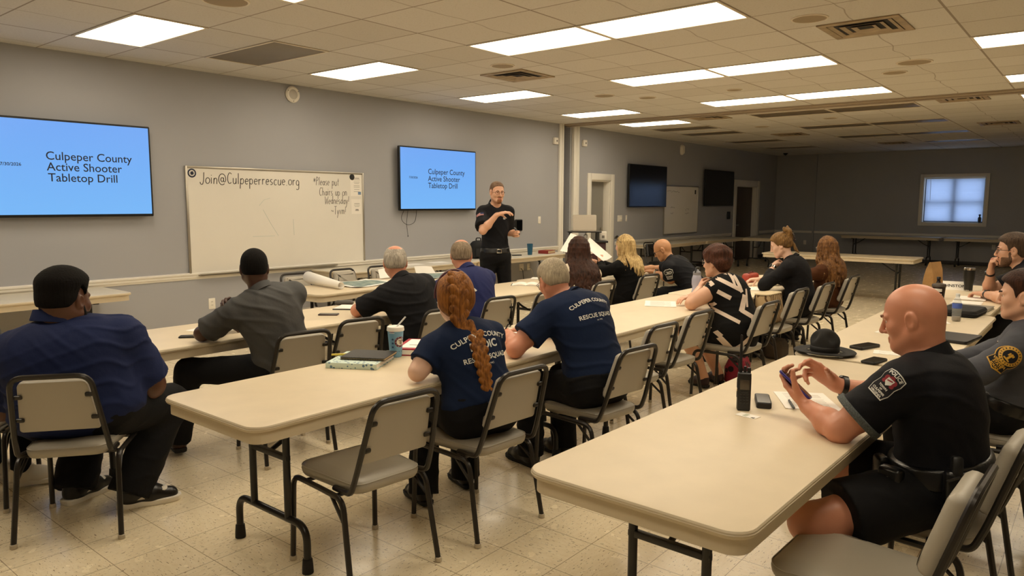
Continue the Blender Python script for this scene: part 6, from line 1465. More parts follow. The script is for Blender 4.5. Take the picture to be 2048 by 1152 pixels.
# open notebook
t = thing('notebook', 'open notebook with white pages on the table before the rescue shirt man head', 'book', (6.08, 4.76, TH), math.radians(-55))
for s_ in (-1, 1):
    b = MB(); N_ = 8; vs = []; 
    for i in range(N_ + 1):
        u = i / N_; x_ = s_*u*.15; z_ = .004 + .020*math.sin(math.pi*min(1, u*1.15))**.7*(1 - u*.5)
        vs += [(x_, -.105, z_), (x_, .105, z_), (x_, -.105, .001), (x_, .105, .001)]
    fs = []
    for i in range(N_): a, c = 4*i, 4*i+4; fs += [(a, a+1, c+1, c), (a+2, c+2, c+3, a+3), (a, c, c+2, a+2), (a+1, a+3, c+3, c+1)]
    fs += [(0, 2, 3, 1), (4*N_, 4*N_+1, 4*N_+3, 4*N_+2)]; b.add(vs, fs); b.obj('pages', M_sheet, t)
MB().box((0, 0, .0006), (.32, .22, .0012)).obj('cover', M_cover, t)
sheet('paper', 6.70, 5.0, .21, .28, 30, 'loose sheets on the far table behind the open notebook', n=2)
# papers held by the two women (each bent along its length)
def held(label, pts, bend, m=M_sheet, lines=True, name='paper'):
    P = [nv(q) for q in pts]; c = sum(P)/4; t = thing(name, label, 'paper', tuple(c)); n = nrm(np.cross(P[1] - P[0], P[3] - P[0])); vs = []; fs = []; N_ = 8
    for i in range(N_ + 1):
        for j in range(N_ + 1):
            u, v = i/N_, j/N_; q = P[0]*(1-u)*(1-v) + P[1]*u*(1-v) + P[2]*u*v + P[3]*(1-u)*v + n*bend*math.sin(math.pi*u); vs.append(q - c)
    k = len(vs); vs += [q - n*.0008 for q in vs]
    for i in range(N_):
        for j in range(N_):
            a = i*(N_+1) + j; fs += [(a, a+N_+1, a+N_+2, a+1), (k+a, k+a+1, k+a+N_+2, k+a+N_+1)]
    o = MB().add([tuple(q) for q in vs], fs).obj('sheet', m, t); return t
held('large white paper held up left of the long dark hair', [(6.49, 4.62, 1.08), (6.78, 4.62, 1.01), (7.11, 4.75, 1.17), (6.88, 4.75, 1.26)], .02)
held('large white paper fanned out between the cream sweater woman and the blonde woman', [(7.08, 4.72, 1.12), (7.20, 4.70, 1.20), (7.21, 4.40, .99), (7.05, 4.42, .95)], .015)
held('second white sheet behind the fanned paper, toward the dark haired woman', [(6.96, 4.80, 1.15), (7.20, 4.80, 1.13), (7.16, 4.62, 1.02), (6.98, 4.62, 1.03)], .01)
# speaker's wall table
t = thing('tumbler', 'blue cup standing on the wall table right of the speaking man', 'cup', (9.62, 7.46, TH)); MB().lathe([(.0, 0), (.036, 0), (.038, .006), (.050, .17), (.052, .185), (.047, .183), (.035, .02), (0, .016)], 22, cap=False).obj('body', mat('teal_plastic', '#1d5878', .35), t)
t = thing('book', 'thick red covered book on the wall table past the blue cup', 'book', (10.12, 7.48, TH), math.radians(10)); MB().box((0, 0, .0275), (.27, .18, .042), .002).obj('pages', mat('page_edge', '#c9b08a', .8), t); b = MB(); b.box((0, 0, .052), (.28, .19, .006), .002); b.box((0, 0, .003), (.28, .19, .006), .002); b.box((-.139, 0, .0275), (.006, .19, .055), .002); b.obj('cover', mat('red_cover', '#8a2a22', .45), t); MB().box((.02, -.0, .0555), (.16, .05, .001)).obj('title_band', mat('cover_gold', '#c08a4a', .5), t)
t = thing('remote', 'flat black remote lying on the wall table beside the speaking man', 'remote', (9.32, 7.50, TH), math.radians(65)); MB().slab(rrect(.05, .17, .012, 4), [(.004, 0), (0, .004), (0, .014), (.004, .018)]).obj('casing', M_blackpl, t)
t = thing('backpack', 'black backpack on the wall table behind the speaking man', 'bag', (8.47, 7.58, TH), math.radians(-20)); t.scale = (.8, .8, .74); b = MB(); b.slab(rrect(.34, .22, .08, 6), [(.03, 0), (0, .03), (0, .26), (.02, .32), (.06, .36), (.11, .375)]); b.obj('body', mat('nylon_black', '#0d0d0f', .8, bump=(120, .3)), t); b = MB(); b.slab(rrect(.26, .05, .02, 4, 0, -.125), [(.01, .04), (0, .05), (0, .2), (.012, .215)]); b.obj('front_pocket', MATS['nylon_black'], t); MB().tube(fillet([(-.05, 0, .36), (-.05, 0, .43), (.05, 0, .43), (.05, 0, .36)], .03), .011, 8).obj('handle', MATS['nylon_black'], t)
for x, y, r_, lab in ((6.55, 7.50, 80, 'white sheet on the wall table, nearest the whiteboard'), (7.02, 7.52, 84, 'white sheet on the wall table, the middle of three'), (7.50, 7.50, 78, 'white sheet on the wall table, nearest the backpack')): sheet('paper', x, y, .22, .28, r_, lab, group='sheets on the wall table')
# podium, riser, laptop
t = thing('podium', 'dark cherry wood podium near the doorway with a laptop on its riser', 'podium', (9.15, 6.05, 0), math.radians(-49.5)); M_cherry = mat('cherry_wood', '#3a1517', .4, noise=(3, .15), stretch=(1, 1, 12))
MB().box((0, .17, .54), (.56, .02, 1.0), .004).obj('back_panel', M_cherry, t); MB().box((0, -.17, .54), (.56, .02, 1.0), .004).obj('front_panel', M_cherry, t)
for s_ in (-1, 1): MB().box((s_*.27, 0, .54), (.02, .33, 1.0), .004).obj('side_panel', M_cherry, t)
MB().box((0, 0, 1.035), (.62, .42, .03), .008).obj('top', M_blackpl, t); MB().box((0, 0, .02), (.62, .42, .04), .008).obj('plinth', M_cherry, t)
t = thing('riser', 'black laptop riser shelf standing on the podium', 'shelf', (9.13, 6.07, 1.05), math.radians(-49.5)); MB().box((0, 0, .125), (.50, .28, .018), .004).obj('shelf', M_blackpl, t)
for x in (-.2, .2):
    for y in (-.1, .1): MB().tube([(x, y, 0), (x, y, .118)], .012, 8).obj('leg', M_blackpl, t)
t = thing('laptop', 'open silver laptop seen from behind on the podium riser', 'laptop', (9.13, 6.07, 1.05 + .134), math.radians(-49.5)); M_alu2 = mat('laptop_silver', '#a39a8c', .35, .7)
MB().slab(rrect(.35, .24, .012, 4), [(.002, 0), (0, .002), (0, .012), (.002, .015)]).obj('base', M_alu2, t); l_ = MB().slab(rrect(.35, .23, .012, 4, 0, .115), [(.002, 0), (0, .002), (0, .005), (.002, .007)], M=T(0, -.118, .016) @ Rx(math.radians(78))).obj('lid', M_alu2, t)
t = thing('router', 'small white box with dark label standing on the podium beside the riser', 'box', (9.33, 5.86, 1.05), math.radians(-49.5)); MB().box((0, 0, .065), (.10, .06, .13), .006).obj('casing', M_whitepl, t); MB().box((0, -.031, .05), (.04, .003, .04)).obj('label', M_greyp, t)
t = thing('plastic_bottle', 'white bottle standing under the laptop riser on the podium', 'bottle', (9.14, 6.04, 1.05), 0); MB().lathe([(0, 0), (.03, 0), (.03, .075), (.012, .09), (.012, .105), (0, .105)], 16).obj('body', M_whitepl, t)
# maps
k = NT('map_print', .8); tc = k.n('TexCoord'); n1 = k.n('TexNoise'); n1.inputs['Scale'].default_value = 11; n1.inputs['Detail'].default_value = 6; k.l(tc.outputs['Object'], n1.inputs['Vector']); n2 = k.n('TexVoronoi'); n2.inputs['Scale'].default_value = 9; k.l(tc.outputs['Object'], n2.inputs['Vector'])
c_ = k.mix(k.math('MULTIPLY_ADD', k.math('SUBTRACT', n1.outputs[0], .5), 4.0, .5, True), lin('#6f8482'), lin('#9aa79c')); c_ = k.mix(k.math('LESS_THAN', n2.outputs['Distance'], .10), c_, lin('#d9dcd2')); k.l(c_, k.b.inputs['Base Color']); M_map = k.m
def flat_map(x, y, w, h, rz, label):
    t = thing('map', label, 'map', (x, y, TH), math.radians(rz), 'printed maps on the front table'); b = MB(); N_ = 12; vs = []; fs = []
    for i in range(N_+1):
        for j in range(N_+1): u, v = i/N_ - .5, j/N_ - .5; vs.append((u*w, v*h, .004 + .010*abs(math.sin(3*u + 5*v)) + .02*max(0, abs(u) - .35)))
    for i in range(N_):
        for j in range(N_): a = i*(N_+1) + j; fs.append((a, a+N_+1, a+N_+2, a+1))
    me = b.add(vs, fs).mesh('sheet', [M_sheet, M_map], 180)
    for p in me.polygons: c = p.center; p.material_index = int(abs(c.x) < w*.44 and abs(c.y) < h*.44)
    link('sheet', me, t); return t
flat_map(4.98, 6.12, .62, .52, 4, 'flat printed map next to the rolled paper, in front of the middle chair'); flat_map(6.12, 6.12, .66, .50, -5, 'flat printed map at the far end of the map table, between two men heads')
t = thing('paper_roll', 'large white paper partly rolled up on the map table', 'paper roll', (4.56, 6.20, TH), math.radians(-7))
b = MB(); n_ = 22; vs = []; fs = []
for i in range(n_+1):
    a = math.radians(-100 + 470*i/n_); r0 = .045 + .010*i/n_
    for y, sc in ((-.33, .70), (.33, 1.25)): vs.append((r0*sc*math.cos(a), y, .06*sc + r0*sc*math.sin(a)))
for i in range(n_): fs.append((2*i, 2*i+1, 2*i+3, 2*i+2))
b.add(vs, fs); o = b.obj('sheet', M_sheet, t, smooth=180); sm = o.modifiers.new('thickness', 'SOLIDIFY'); sm.thickness = .0015
held('raised white sheet at the back of the map table, left of the grey haired head', [(5.42, 6.34, .745), (5.82, 6.30, .745), (5.84, 6.40, .86), (5.46, 6.42, .84)], .01)
held('raised white sheet at the back of the map table, right of the grey haired head', [(6.0, 6.36, .745), (6.3, 6.34, .745), (6.3, 6.41, .82), (6.02, 6.42, .84)], .01)
# middle row table
t = thing('binder', 'pale floral binder under the black spiral notebook', 'binder', (2.50, 3.09, TH), math.radians(-60)); k = NT('floral_print', .6); tc = k.n('TexCoord'); vr = k.n('TexVoronoi'); vr.inputs['Scale'].default_value = 42; k.l(tc.outputs['Object'], vr.inputs['Vector'])
c_ = k.mix(k.math('LESS_THAN', vr.outputs['Distance'], .32), lin('#cfe0d6'), lin('#5f7f97')); k.l(c_, k.b.inputs['Base Color']); b = MB(); b.slab(rrect(.28, .30, .012, 3), [(0, 0), (0, .003)]); b.slab(rrect(.28, .30, .012, 3), [(0, .027), (0, .030)]); b.box((0, -.148, .015), (.28, .006, .03), .002); b.obj('cover', k.m, t); MB().box((.004, .004, .015), (.26, .28, .023)).obj('pages', M_sheet, t)
t = thing('spiral_notebook', 'black spiral notebook lying on the floral binder', 'notebook', (2.545, 3.08, TH + .030), math.radians(-60)); MB().slab(rrect(.25, .21, .008, 3), [(0, 0), (0, .002)]).obj('back_cover', M_cover, t); MB().box((0, .003, .007), (.245, .20, .010)).obj('pages', mat('kraft_pages', '#c7b48f', .8), t); MB().slab(rrect(.25, .21, .008, 3), [(0, .012), (.001, .0145)]).obj('front_cover', mat('notebook_black', '#262320', .5), t)
b = MB()
for i in range(26): x_ = -.115 + i*.0092; b.tube([(x_, -.103 + .009*math.cos(a), .0075 + .009*math.sin(a)) for a in [2*math.pi*q/10 for q in range(10)]], .0011, 5, closed=True)
b.obj('wire_binding', M_blackpl, t)
t = thing('pen', 'yellow and black pen resting on the floral binder edge', 'pen', (2.475, 3.20, TH + .037), math.radians(-40)); MB().tube([(-.07, 0, 0), (.035, 0, 0)], .006, 10).obj('barrel', mat('pen_yellow', '#d6c14a', .35), t); MB().tube([(.035, 0, 0), (.07, 0, 0)], .0055, 10).obj('cap', M_blackpl, t)
t = thing('drink_cup', 'light blue paper cup with lid and straw beside the notebooks', 'cup', (2.735, 3.075, TH)); k = None; M_cupb = mat('cup_blue', '#79add0', .45); M_cupw = mat('cup_white', '#efece4', .4)
cup = MB().lathe([(0, 0), (.031, 0), (.033, .004), (.045, .150), (.045, .152)], 32).obj('cup', M_cupb, t); b = MB(); b.lathe([(.046, .148), (.049, .150), (.049, .160), (.0475, .163), (.0475, .170), (.044, .174), (.040, .172), (0, .171)], 32); b.obj('lid', M_cupw, t)
MB().tube([(0.008, .0, .168), (.045, -.035, .225)], .0045, 10).obj('straw', mat('straw_clear', '#d5d8d8', .3), t)
cam_dir = nrm(nv((-2.735, -3.075, .3))); bvc = bvh_of(cup); side_ = nrm(np.cross(nv((0, 0, 1)), cam_dir)); M_navy2 = mat('cup_navy', '#1c3c6e', .5); M_mar = mat('cup_maroon', '#6d2436', .5)
def star(r): return [((r if i % 2 == 0 else r*.42)*math.sin(math.pi*i/5), (r if i % 2 == 0 else r*.42)*math.cos(math.pi*i/5)) for i in range(10)][::-1]
art = []
for i, z_ in enumerate((.098, .076, .054)): art.append((*placed(fine_poly(star(.0085), 1), 1, -.016, z_ - .075), M_navy2, .0008))
for i in range(5): art.append((*placed(fine_poly(star(.0036), 0), 1, -.018 + i*.012, -.047), M_mar if i % 2 == 0 else M_navy2, .0008))
art += [(*placed(fine_poly(ring(.030, 28), 3), 1, .024, .008), M_mar, .0008), (*placed(fine_poly(ring(.0215, 24), 3), 1, .024, .008), M_navy2, .0013), (*placed(fine_poly(ring(.0195, 24), 3), 1, .024, .008), M_cupw, .0018)]
art += [(*placed(fine_poly(rrect(.012, .020, .005, 3), 1), 1, .026, .004), mat('mascot_grey', '#9a9186', .6), .0024), (*placed(fine_poly(rrect(.020, .007, .003, 3), 1), 1, .024, .017), MATS['mascot_grey'], .0024)]
for i in range(10): a = 2*math.pi*i/10; art.append((*placed(fine_poly(ring(.0018, 8), 0), 1, .024 + .0258*math.cos(a), .008 + .0258*math.sin(a)), M_cupw, .0014))
for i, w_ in enumerate((.022, .028)): art.append((*placed(fine_poly(rrect(w_, .0022 + .001*i, .0006, 1), 1), 1, -.022 + w_*.1, .065 - i*.006), (M_redp, M_cupw)[i], .0008))
decal('printing', cup, bvc, art, nv((0, 0, .078)) + cam_dir*.042, Vector(side_), Vector((0, 0, 1)))
t = thing('binder', 'red edged binder with white cover sheet past the blue cup, by the braided woman arm', 'binder', (2.95, 3.06, TH), math.radians(-58)); M_redb = mat('binder_red', '#b0243c', .4); b = MB(); b.box((0, 0, .002), (.28, .30, .004), .001); b.box((0, 0, .040), (.28, .30, .004), .001); b.box((0, -.15, .021), (.28, .006, .042), .002); b.obj('cover', M_redb, t); MB().box((0, -.1535, .021), (.24, .002, .026)).obj('spine_label', M_sheet, t); MB().box((.0, .01, .020), (.25, .26, .032)).obj('pages', M_sheet, t); s_ = MB().box((.0, .0, .0428), (.23, .25, .0016)).obj('cover_sheet', M_sheet, t); b = MB(); b.box((.02, .04, .0441), (.12, .02, .0008)); b.box((.0, -.05, .0441), (.16, .01, .0008)); b.obj('printing', M_greyp, s_, smooth=0)
sheet('paper', 3.62, 2.98, .21, .28, -40, 'papers under the writing hand of the rescue shirt man', n=3, lines=8)
sheet('paper', 5.66, 2.96, .25, .34, -62, 'white stapled papers in front of the woman in the patterned top', n=3, lines=14)
sheet('paper', 7.30, 2.80, .21, .28, -50, 'sheet of paper under the black case before the woman with the hair claw')
t = thing('glasses_case', 'small black case on the sheet before the woman with the hair claw', 'case', (7.12, 2.80, TH + .002), math.radians(50)); MB().slab(rrect(.055, .13, .02, 5), [(.008, 0), (0, .01), (0, .02), (.01, .028)]).obj('shell', M_dkleather, t)
t = thing('water_bottle', 'clear lilac water bottle with black lid before the face of the patterned top woman', 'bottle', (6.30, 2.93, TH)); MB().lathe([(0, 0), (.042, 0), (.046, .01), (.046, .05), (.040, .07), (.040, .10), (.046, .12), (.046, .17), (.036, .205), (.030, .21)], 26, cap=False).obj('body', clear_glass('lilac_plastic', (.86, .85, .94), .55, (.62, .62, .74)), t); MB().lathe([(0, .004), (.038, .004), (.038, .11), (0, .11)], 20).obj('ice_water', mat('ice', (.72, .72, .80), .4), t); MB().lathe([(.034, .205), (.036, .21), (.036, .235), (.02, .245), (.015, .26), (0, .262)], 22).obj('lid', mat('clear_lid', '#8d8f98', .3), t); MB().tube(fillet([(.036, 0, .22), (.062, 0, .24), (.055, 0, .275), (-.02, 0, .28), (-.036, 0, .23)], .02), .007, 8).obj('carry_loop', M_blackpl, t)
t = thing('purse', 'small red orange purse with strap on the table beyond the patterned top', 'purse', (7.95, 3.06, TH), math.radians(-4)); MB().slab(rrect(.25, .10, .03, 5), [(.012, 0), (0, .014), (0, .075), (.016, .095), (.034, .10)]).obj('body', mat('coral_leather', '#a23a26', .4), t); MB().tube(fillet([(-.11, 0, .085), (-.06, -.02, .115), (.05, .01, .115), (.11, 0, .085)], .04), .007, 8).obj('strap', mat('dark_red_strap', '#4f1712', .5), t)
t = thing('bag', 'tan and brown striped tote bag sitting on a chair seat', 'bag', (6.88, 2.47, .470), math.radians(-3)); k = NT('striped_canvas', .9); tc = k.n('TexCoord'); wv = k.n('TexWave'); wv.inputs['Scale'].default_value = 9; wv.inputs['Distortion'].default_value = 9; wv.inputs['Detail'].default_value = 1.5; k.l(tc.outputs['Object'], wv.inputs['Vector']); k.l(k.mix(k.math('GREATER_THAN', wv.outputs[1], .62), lin('#b59b73'), lin('#5b4020')), k.b.inputs['Base Color'])
b = MB(); b.slab(rrect(.36, .17, .05, 5), [(.02, 0), (0, .02), (-.01, .14), (.01, .27), (.02, .285)]); b.obj('body', k.m, t); b = MB(); b.slab(rrect(.35, .15, .05, 5), [(0, .283), (.0, .292), (.012, .294)]); b.obj('rim', mat('canvas_cream', '#cdbb98', .9), t)
MB().tube(fillet([(-.13, .06, .28), (-.19, .05, .27), (-.21, .03, .12), (-.19, .02, .02)], .06), .006, 8).obj('strap', M_dkleather, t)
t = thing('bag', 'dark red and black patterned bag on the floor by the patterned top woman feet', 'bag', (6.33, 2.52, 0), math.radians(15)); k = NT('red_black_print', .8); tc = k.n('TexCoord'); vr = k.n('TexVoronoi'); vr.inputs['Scale'].default_value = 16; k.l(tc.outputs['Object'], vr.inputs['Vector']); k.l(k.mix(k.math('LESS_THAN', vr.outputs['Distance'], .42), lin('#8e1f34'), lin('#1a0d10')), k.b.inputs['Base Color']); MB().slab(rrect(.36, .20, .07, 5), [(.03, 0), (0, .03), (0, .15), (.03, .22), (.07, .235)]).obj('body', k.m, t); MB().tube(fillet([(-.1, 0, .22), (-.09, .02, .33), (.09, .02, .33), (.1, 0, .22)], .07), .009, 8).obj('strap', M_dkleather, t)
t = thing('bag', 'brown bag on the floor under the chair of the claw clip woman', 'bag', (7.60, 2.62, 0), 0); MB().slab(rrect(.30, .20, .07, 5), [(.03, 0), (0, .03), (0, .13), (.04, .19), (.08, .20)]).obj('body', mat('taupe_bag', '#4d4032', .8, noise=(8, .2)), t)
# cop's papers
sheet('paper', 7.86, 4.58, .22, .28, -20, 'papers under the hands of the officer who is writing', n=3, lines=6)
# front right table
t = thing('two_way_radio', 'black two way radio standing on the front table', 'radio', (2.955, 1.145, TH), math.radians(-62)); t.scale = (.88, .9, 1.22); b = MB(); b.slab(rrect(.062, .042, .008, 3), [(.004, 0), (0, .004), (0, .115), (.001, .130), (.006, .134)]); b.obj('body', mat('radio_black', '#101010', .4), t)
MB().lathe([(.009, .133), (.0095, .15), (.0075, .16), (.0065, .22), (.005, .262), (0, .264)], 14, M=T(-.019, .004, 0)).obj('antenna', M_rubber, t)
for x_, r_, h_ in ((.002, .007, .020), (.020, .009, .016)): MB().lathe([(r_, .132), (r_, .132 + h_), (r_*.8, .134 + h_), (0, .134 + h_)], 14, M=T(x_, .0, 0)).obj('knob', M_blackpl, t)
MB().box((0, -.0215, .092), (.044, .002, .034), .002).obj('display', mat('radio_lcd', '#4a4338', .2), t)
b = MB()
for i in range(4):
    for j in range(3): b.box((-.015 + j*.015, -.0222, .030 + i*.010), (.011, .003, .006), .0015)
b.box((0, -.0222, .066), (.03, .003, .006), .0015); b.obj('keypad', mat('radio_keys', '#262524', .5), t)
b = MB(); b.box((-.0318, .004, .094), (.002, .014, .032)); b.box((-.0318, .004, .055), (.002, .012, .022)); b.obj('side_button', M_rubber, t); MB().box((-.0320, .002, .069), (.0022, .005, .009)).obj('marker', mat('amber_mark', '#c9a24a', .4), t); b = MB(); vs, fs = text_mesh('APX', .012); b.add([(-.0325, v.y*-1*0 + (-v.y) + .008, v.x + .030) for v in vs], fs); b.obj('lettering', M_greyp, t, smooth=0) if False else None
phone(3.10, 1.115, -66, 'rugged black phone case lying next to the two way radio', w=.062, h=.165, th=.026, m=mat('rugged_black', '#1a1918', .6, bump=(220, .4)), name='battery_case', cat='case')
t = sheet('business_card', 2.88, 1.095, .05, .088, -10, 'small white business card lying before the two way radio', 'card'); MB().slab(rrect(.034, .018, .002, 1, .0, .008), [(0, .0018), (0, .0024)]).obj('printing', mat('card_print', '#c6c9b4', .8), t.children[0], smooth=0); MB().slab([(-.02, -.038), (-.008, -.038), (-.012, -.026), (-.02, -.024)], [(0, .0018), (0, .0025)]).obj('logo', mat('card_green', '#39402c', .8), t.children[0], smooth=0)
sheet('paper', 3.27, .985, .22, .29, -58, 'printed papers on the front table under the bald officer forearms', n=2, lines=12)
t = thing('pen', 'black pen lying on the printed papers below the phone', 'pen', (3.14, 1.005, TH + .009), math.radians(28)); MB().tube([(-.065, 0, 0), (-.055, 0, 0), (.05, 0, 0), (.068, 0, 0)], [.002, .0055, .0055, .004], 10).obj('barrel', M_blackpl, t); MB().box((.035, 0, .0065), (.045, .003, .002)).obj('clip', M_blackpl, t)
t = thing('campaign_hat', 'black wide brimmed trooper hat on the front table', 'hat', (4.40, 1.235, TH)); M_felt = mat('black_felt', '#191817', .85, bump=(300, .25))
vs = []; fs = []; n_ = 48; prof = [(.160, .012), (.163, .016), (.160, .019), (.14, .016), (.110, .014), (.096, .018)]
for r_, z_ in prof:
    for i in range(n_): a = 2*math.pi*i/n_; vs.append((r_*math.cos(a)*.95, r_*math.sin(a)*1.05, z_ + .008*(r_/.18)**3*abs(math.cos(a))**2))
for r_, z_ in ((.15, .009), (.098, .009)):
    pass
for k_ in range(len(prof)-1):
    for i in range(n_): i2 = (i+1) % n_; fs.append((k_*n_+i, k_*n_+i2, (k_+1)*n_+i2, (k_+1)*n_+i))
b = MB().add(vs, fs); o = b.obj('brim', M_felt, t, smooth=60); sm = o.modifiers.new('thickness', 'SOLIDIFY'); sm.thickness = .004
q = [cone((0, 0, .015), (0, 0, .066), .078, .066, .03), ell((0, 0, .078), (.066, .080, .066), None, .03), cone((0, 0, .018), (0, 0, .03), .080, .079, .01, cuts=[((0, 0, .012), (0, 0, -1))])]
for a in (45, 135, 225, 315): q.append(ell((.072*math.cos(math.radians(a)), .080*math.sin(math.radians(a)), .120), (.030, .030, .042), None, .025, sub=True))
V, Q_ = surface([inflate(x, 0, cuts=[(nv((0, 0, .012)), nv((0, 0, -1)))]) if not x.sub else x for x in q], .004); link('crown', np_mesh('crown', [(relax(V, Q_, 1), Q_)], M_felt), t)
MB().lathe([(.0800, .018), (.0815, .022), (.0805, .044), (.0785, .047)], 40, cap=False).obj('band', mat('hat_band', '#0f0e0e', .5), t)
phone(4.74, 1.10, 72, 'long black wallet case on the table beyond the trooper hat', w=.085, h=.20, th=.018, m=M_dkleather, name='wallet', cat='wallet')
phone(4.34, .955, 80, 'black phone in a rounded case between the trooper hat and the bald officer', w=.08, h=.17, th=.014, m=mat('matte_case', '#141313', .6))
sheet('paper', 4.66, .93, .20, .12, -80, 'small white card partly hidden behind the bald officer shoulder patch', 'card', lines=3)
sheet('paper', 5.40, 1.10, .10, .17, -6, 'small white card just before the bald officer face', 'card', lines=3)
t = thing('folder', 'black leather folder at the table edge behind the bald officer back', 'folder', (5.42, .74, TH), math.radians(-8)); MB().slab(rrect(.34, .26, .02, 4), [(.003, 0), (0, .004), (0, .016), (.003, .020)]).obj('cover', M_dkleather, t)
t = thing('water_bottle', 'clear plastic water bottle with blue label, nearly empty', 'bottle', (6.28, .84, TH)); MB().lathe([(0, .004), (.026, .002), (.031, .008), (.032, .03), (.029, .04), (.032, .05), (.029, .062), (.032, .072), (.031, .13), (.022, .165), (.0125, .178), (.0125, .19)], 26, cap=False).obj('body', clear_glass('clear_pet', (.95, .97, .98), .22, (.6, .62, .62)), t); MB().lathe([(.0325, .098), (.0328, .10), (.0328, .132), (.0322, .134)], 26, cap=False).obj('label', mat('bottle_label', '#4a62b5', .4), t); MB().lathe([(.0140, .186), (.0140, .204), (.012, .206), (0, .206)], 18).obj('cap', mat('cap_white', '#d8dde0', .4), t); MB().lathe([(0, .006), (.027, .006), (.028, .035), (0, .036)], 16).obj('drink_left', mat('brown_ice', '#8d7a64', .3), t)
t = thing('bag', 'soft black zipped case lying behind the clear water bottle', 'case', (6.72, .86, TH), math.radians(-5)); MB().slab(rrect(.42, .27, .05, 5), [(.012, 0), (0, .012), (0, .035), (.012, .05), (.05, .056)]).obj('body', MATS['nylon_black'], t); MB().tube(rrect3 if False else [(x_, y_, .026) for x_, y_ in rrect(.422, .272, .05, 5)], .003, 6, closed=True).obj('zipper', M_blackpl, t)
sheet('paper', 6.12, .98, .16, .22, 20, 'white paper scrap near the clear water bottle', n=2)
t = thing('wrapper', 'red and white snack wrapper by the clear water bottle', 'wrapper', (6.42, 1.0, TH), math.radians(30)); vs = []; fs = []
for i in range(9):
    for j in range(7): vs.append((-.09 + i*.0225, -.05 + j*.0167, .006 + .012*abs(math.sin(i*1.7 + j*.9)*math.sin(i*.8 - j*1.3))))
for i in range(8):
    for j in range(6): a = i*7 + j; fs.append((a, a+7, a+8, a+1))
k = NT('wrapper_print', .3); tc = k.n('TexCoord'); vr = k.n('TexVoronoi'); vr.inputs['Scale'].default_value = 30; k.l(tc.outputs['Object'], vr.inputs['Vector']); k.l(k.mix(k.math('LESS_THAN', vr.outputs['Distance'], .45), lin('#b5202c'), lin('#e8e2da')), k.b.inputs['Base Color']); MB().add(vs, fs).obj('foil', k.m, t, smooth=30)
t = thing('coffee_cup', 'dark cup with white printed sleeve and dark lid behind the bald head', 'cup', (6.95, 1.07, TH)); MB().lathe([(0, 0), (.036, 0), (.038, .004), (.050, .185), (.051, .19), (.048, .19), (0, .186)], 28, cap=False).obj('body', mat('iced_coffee', '#2a1512', .25), t); cp = MB().lathe([(.0512, .182), (.054, .186), (.054, .196), (.05, .206), (.02, .214), (0, .214)], 26).obj('lid', mat('smoke_lid', '#5c5450', .2), t)
cb_ = t.children[0]; cd_ = nrm(nv((-6.95, -1.07, .3))); sd_ = nrm(np.cross(nv((0, 0, 1)), cd_)); art = [(*placed(fine_poly(rrect(.058, .026, .003, 2), 3), 1, -.006, .055), M_cupw, .0012)]
for i in range(5): 
    for j in range(4): art.append((*placed(fine_poly(rrect(.009, .011, .002, 1), 1), 1, -.016 + j*.0115, .022 - i*.0145), M_cupw, .0012))
art.append((*placed(fine_poly(ring(.012), 2), 1, .018, -.066), M_cupw, .0012)); decal('printing', cb_, bvh_of(cb_), art, nv((0, 0, .10)) + cd_*.045, Vector(sd_), Vector((0, 0, 1)))
t = thing('soda_bottle', 'dark cola bottle with black cap standing behind the printed coffee cup', 'bottle', (7.30, 1.13, TH)); MB().lathe([(0, 0), (.030, .0), (.033, .01), (.031, .06), (.033, .13), (.024, .17), (.013, .20), (.013, .215), (0, .215)], 24).obj('body', mat('cola', '#1c0f0d', .1), t); MB().lathe([(.0155, .212), (.0155, .232), (.013, .235), (0, .235)], 18).obj('cap', M_blackpl, t); MB().lathe([(.0335, .085), (.0337, .087), (.0337, .125), (.0332, .127)], 24, cap=False).obj('label', mat('grey_label', '#a79f98', .4), t)
t = thing('paper_bag', 'brown paper bag with creased top on the right table', 'bag', (7.72, 1.245, TH), math.radians(-20)); M_kraft = mat('kraft_paper', '#a9814f', .8, noise=(9, .12), bump=(14, .7, .012))
vs = []; fs = []; P = rrect(.16, .105, .006, 2); n_ = len(P); rg = random.Random(6)
for k_, (sc, sy, z_, dx) in enumerate(((1, 1, 0, 0), (1.02, 1.02, .06, 0), (1.0, 1.0, .14, .004), (1.0, .85, .21, .010), (1.02, .55, .27, .018), (1.03, .22, .315, .022), (1.03, .12, .335, .024))):
    for p_ in P: vs.append((p_[0]*sc + dx + rg.uniform(-.002, .002), p_[1]*sy + rg.uniform(-.002, .002), z_ + (rg.uniform(-.004, .004) if k_ > 1 else 0)))
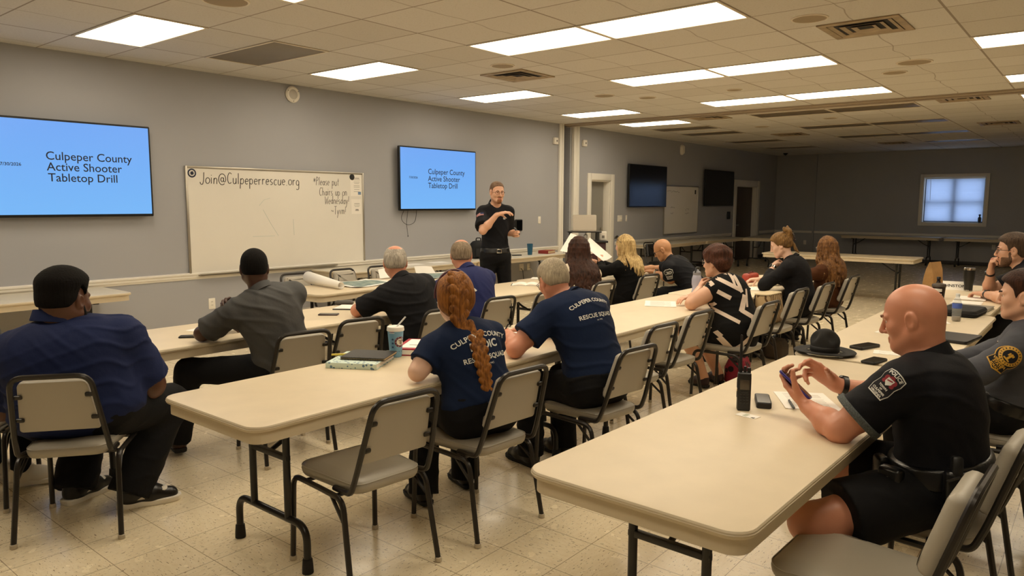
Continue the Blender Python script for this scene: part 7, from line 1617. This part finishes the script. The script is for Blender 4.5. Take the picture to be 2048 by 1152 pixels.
for k_ in range(6):
    for i in range(n_): i2 = (i+1) % n_; fs.append((k_*n_+i, k_*n_+i2, (k_+1)*n_+i2, (k_+1)*n_+i))
fs.append(tuple(range(n_))[::-1]); MB().add(vs, fs).obj('bag_body', M_kraft, t, smooth=25)
t = thing('insulated_tumbler', 'tall black steel tumbler at the bearded man hands', 'tumbler', (8.55, 1.06, TH)); MB().lathe([(0, 0), (.036, 0), (.038, .004), (.040, .07), (.050, .13), (.052, .215)], 28).obj('body', mat('tumbler_black', '#141413', .35), t); MB().lathe([(.0522, .214), (.0528, .218), (.0528, .232), (.049, .236), (0, .232)], 28).obj('rim', M_silver, t); MB().lathe([(.0372, -.0), (.039, .002), (.0392, .012), (.0385, .014)], 28, cap=False).obj('base_ring', M_silver, t)
t = thing('name_tent', 'folded white name card on the right table before the tumbler', 'name card', (8.62, 1.205, TH), math.radians(-82)); b = MB(); b.box((0, -.032, .042), (.30, .0012, .105), M=Rx(math.radians(-38))); b.box((0, .032, .042), (.30, .0012, .105), M=Rx(math.radians(38))); cd_ = b.obj('card', M_sheet, t, smooth=0)
vs, fs = text_mesh('JOHNSTON', .044, bold=.001); Mx = T(0, -.0332, .042) @ Rx(math.radians(-38)) @ Rx(math.radians(90)); MB().add([Mx @ Vector((v.x, v.y - .016, .0012)) for v in vs], fs).obj('lettering', M_blackp, cd_, smooth=0)
sheet('paper', 7.85, .95, .23, .30, -86, 'stack of white papers at the bearded man wrist', n=5)
sheet('paper', 7.48, .93, .22, .30, -84, 'white papers beside the bearded man forearm, nearer the clear bottle', n=3)
t = thing('folder', 'grey and white binder lying nearest the table joint by the clear water bottle', 'binder', (7.10, .86, TH), math.radians(-4)); MB().box((0, 0, .010), (.26, .30, .018), .003).obj('pages', M_sheet, t); b = MB(); b.box((0, 0, .0015), (.27, .31, .003), .001); b.box((0, 0, .0215), (.27, .31, .003), .001); b.obj('cover', mat('binder_grey', '#8f8a80', .5), t)
sheet('card', 4.0, .9, .01, .01, 0, 'x') if False else None
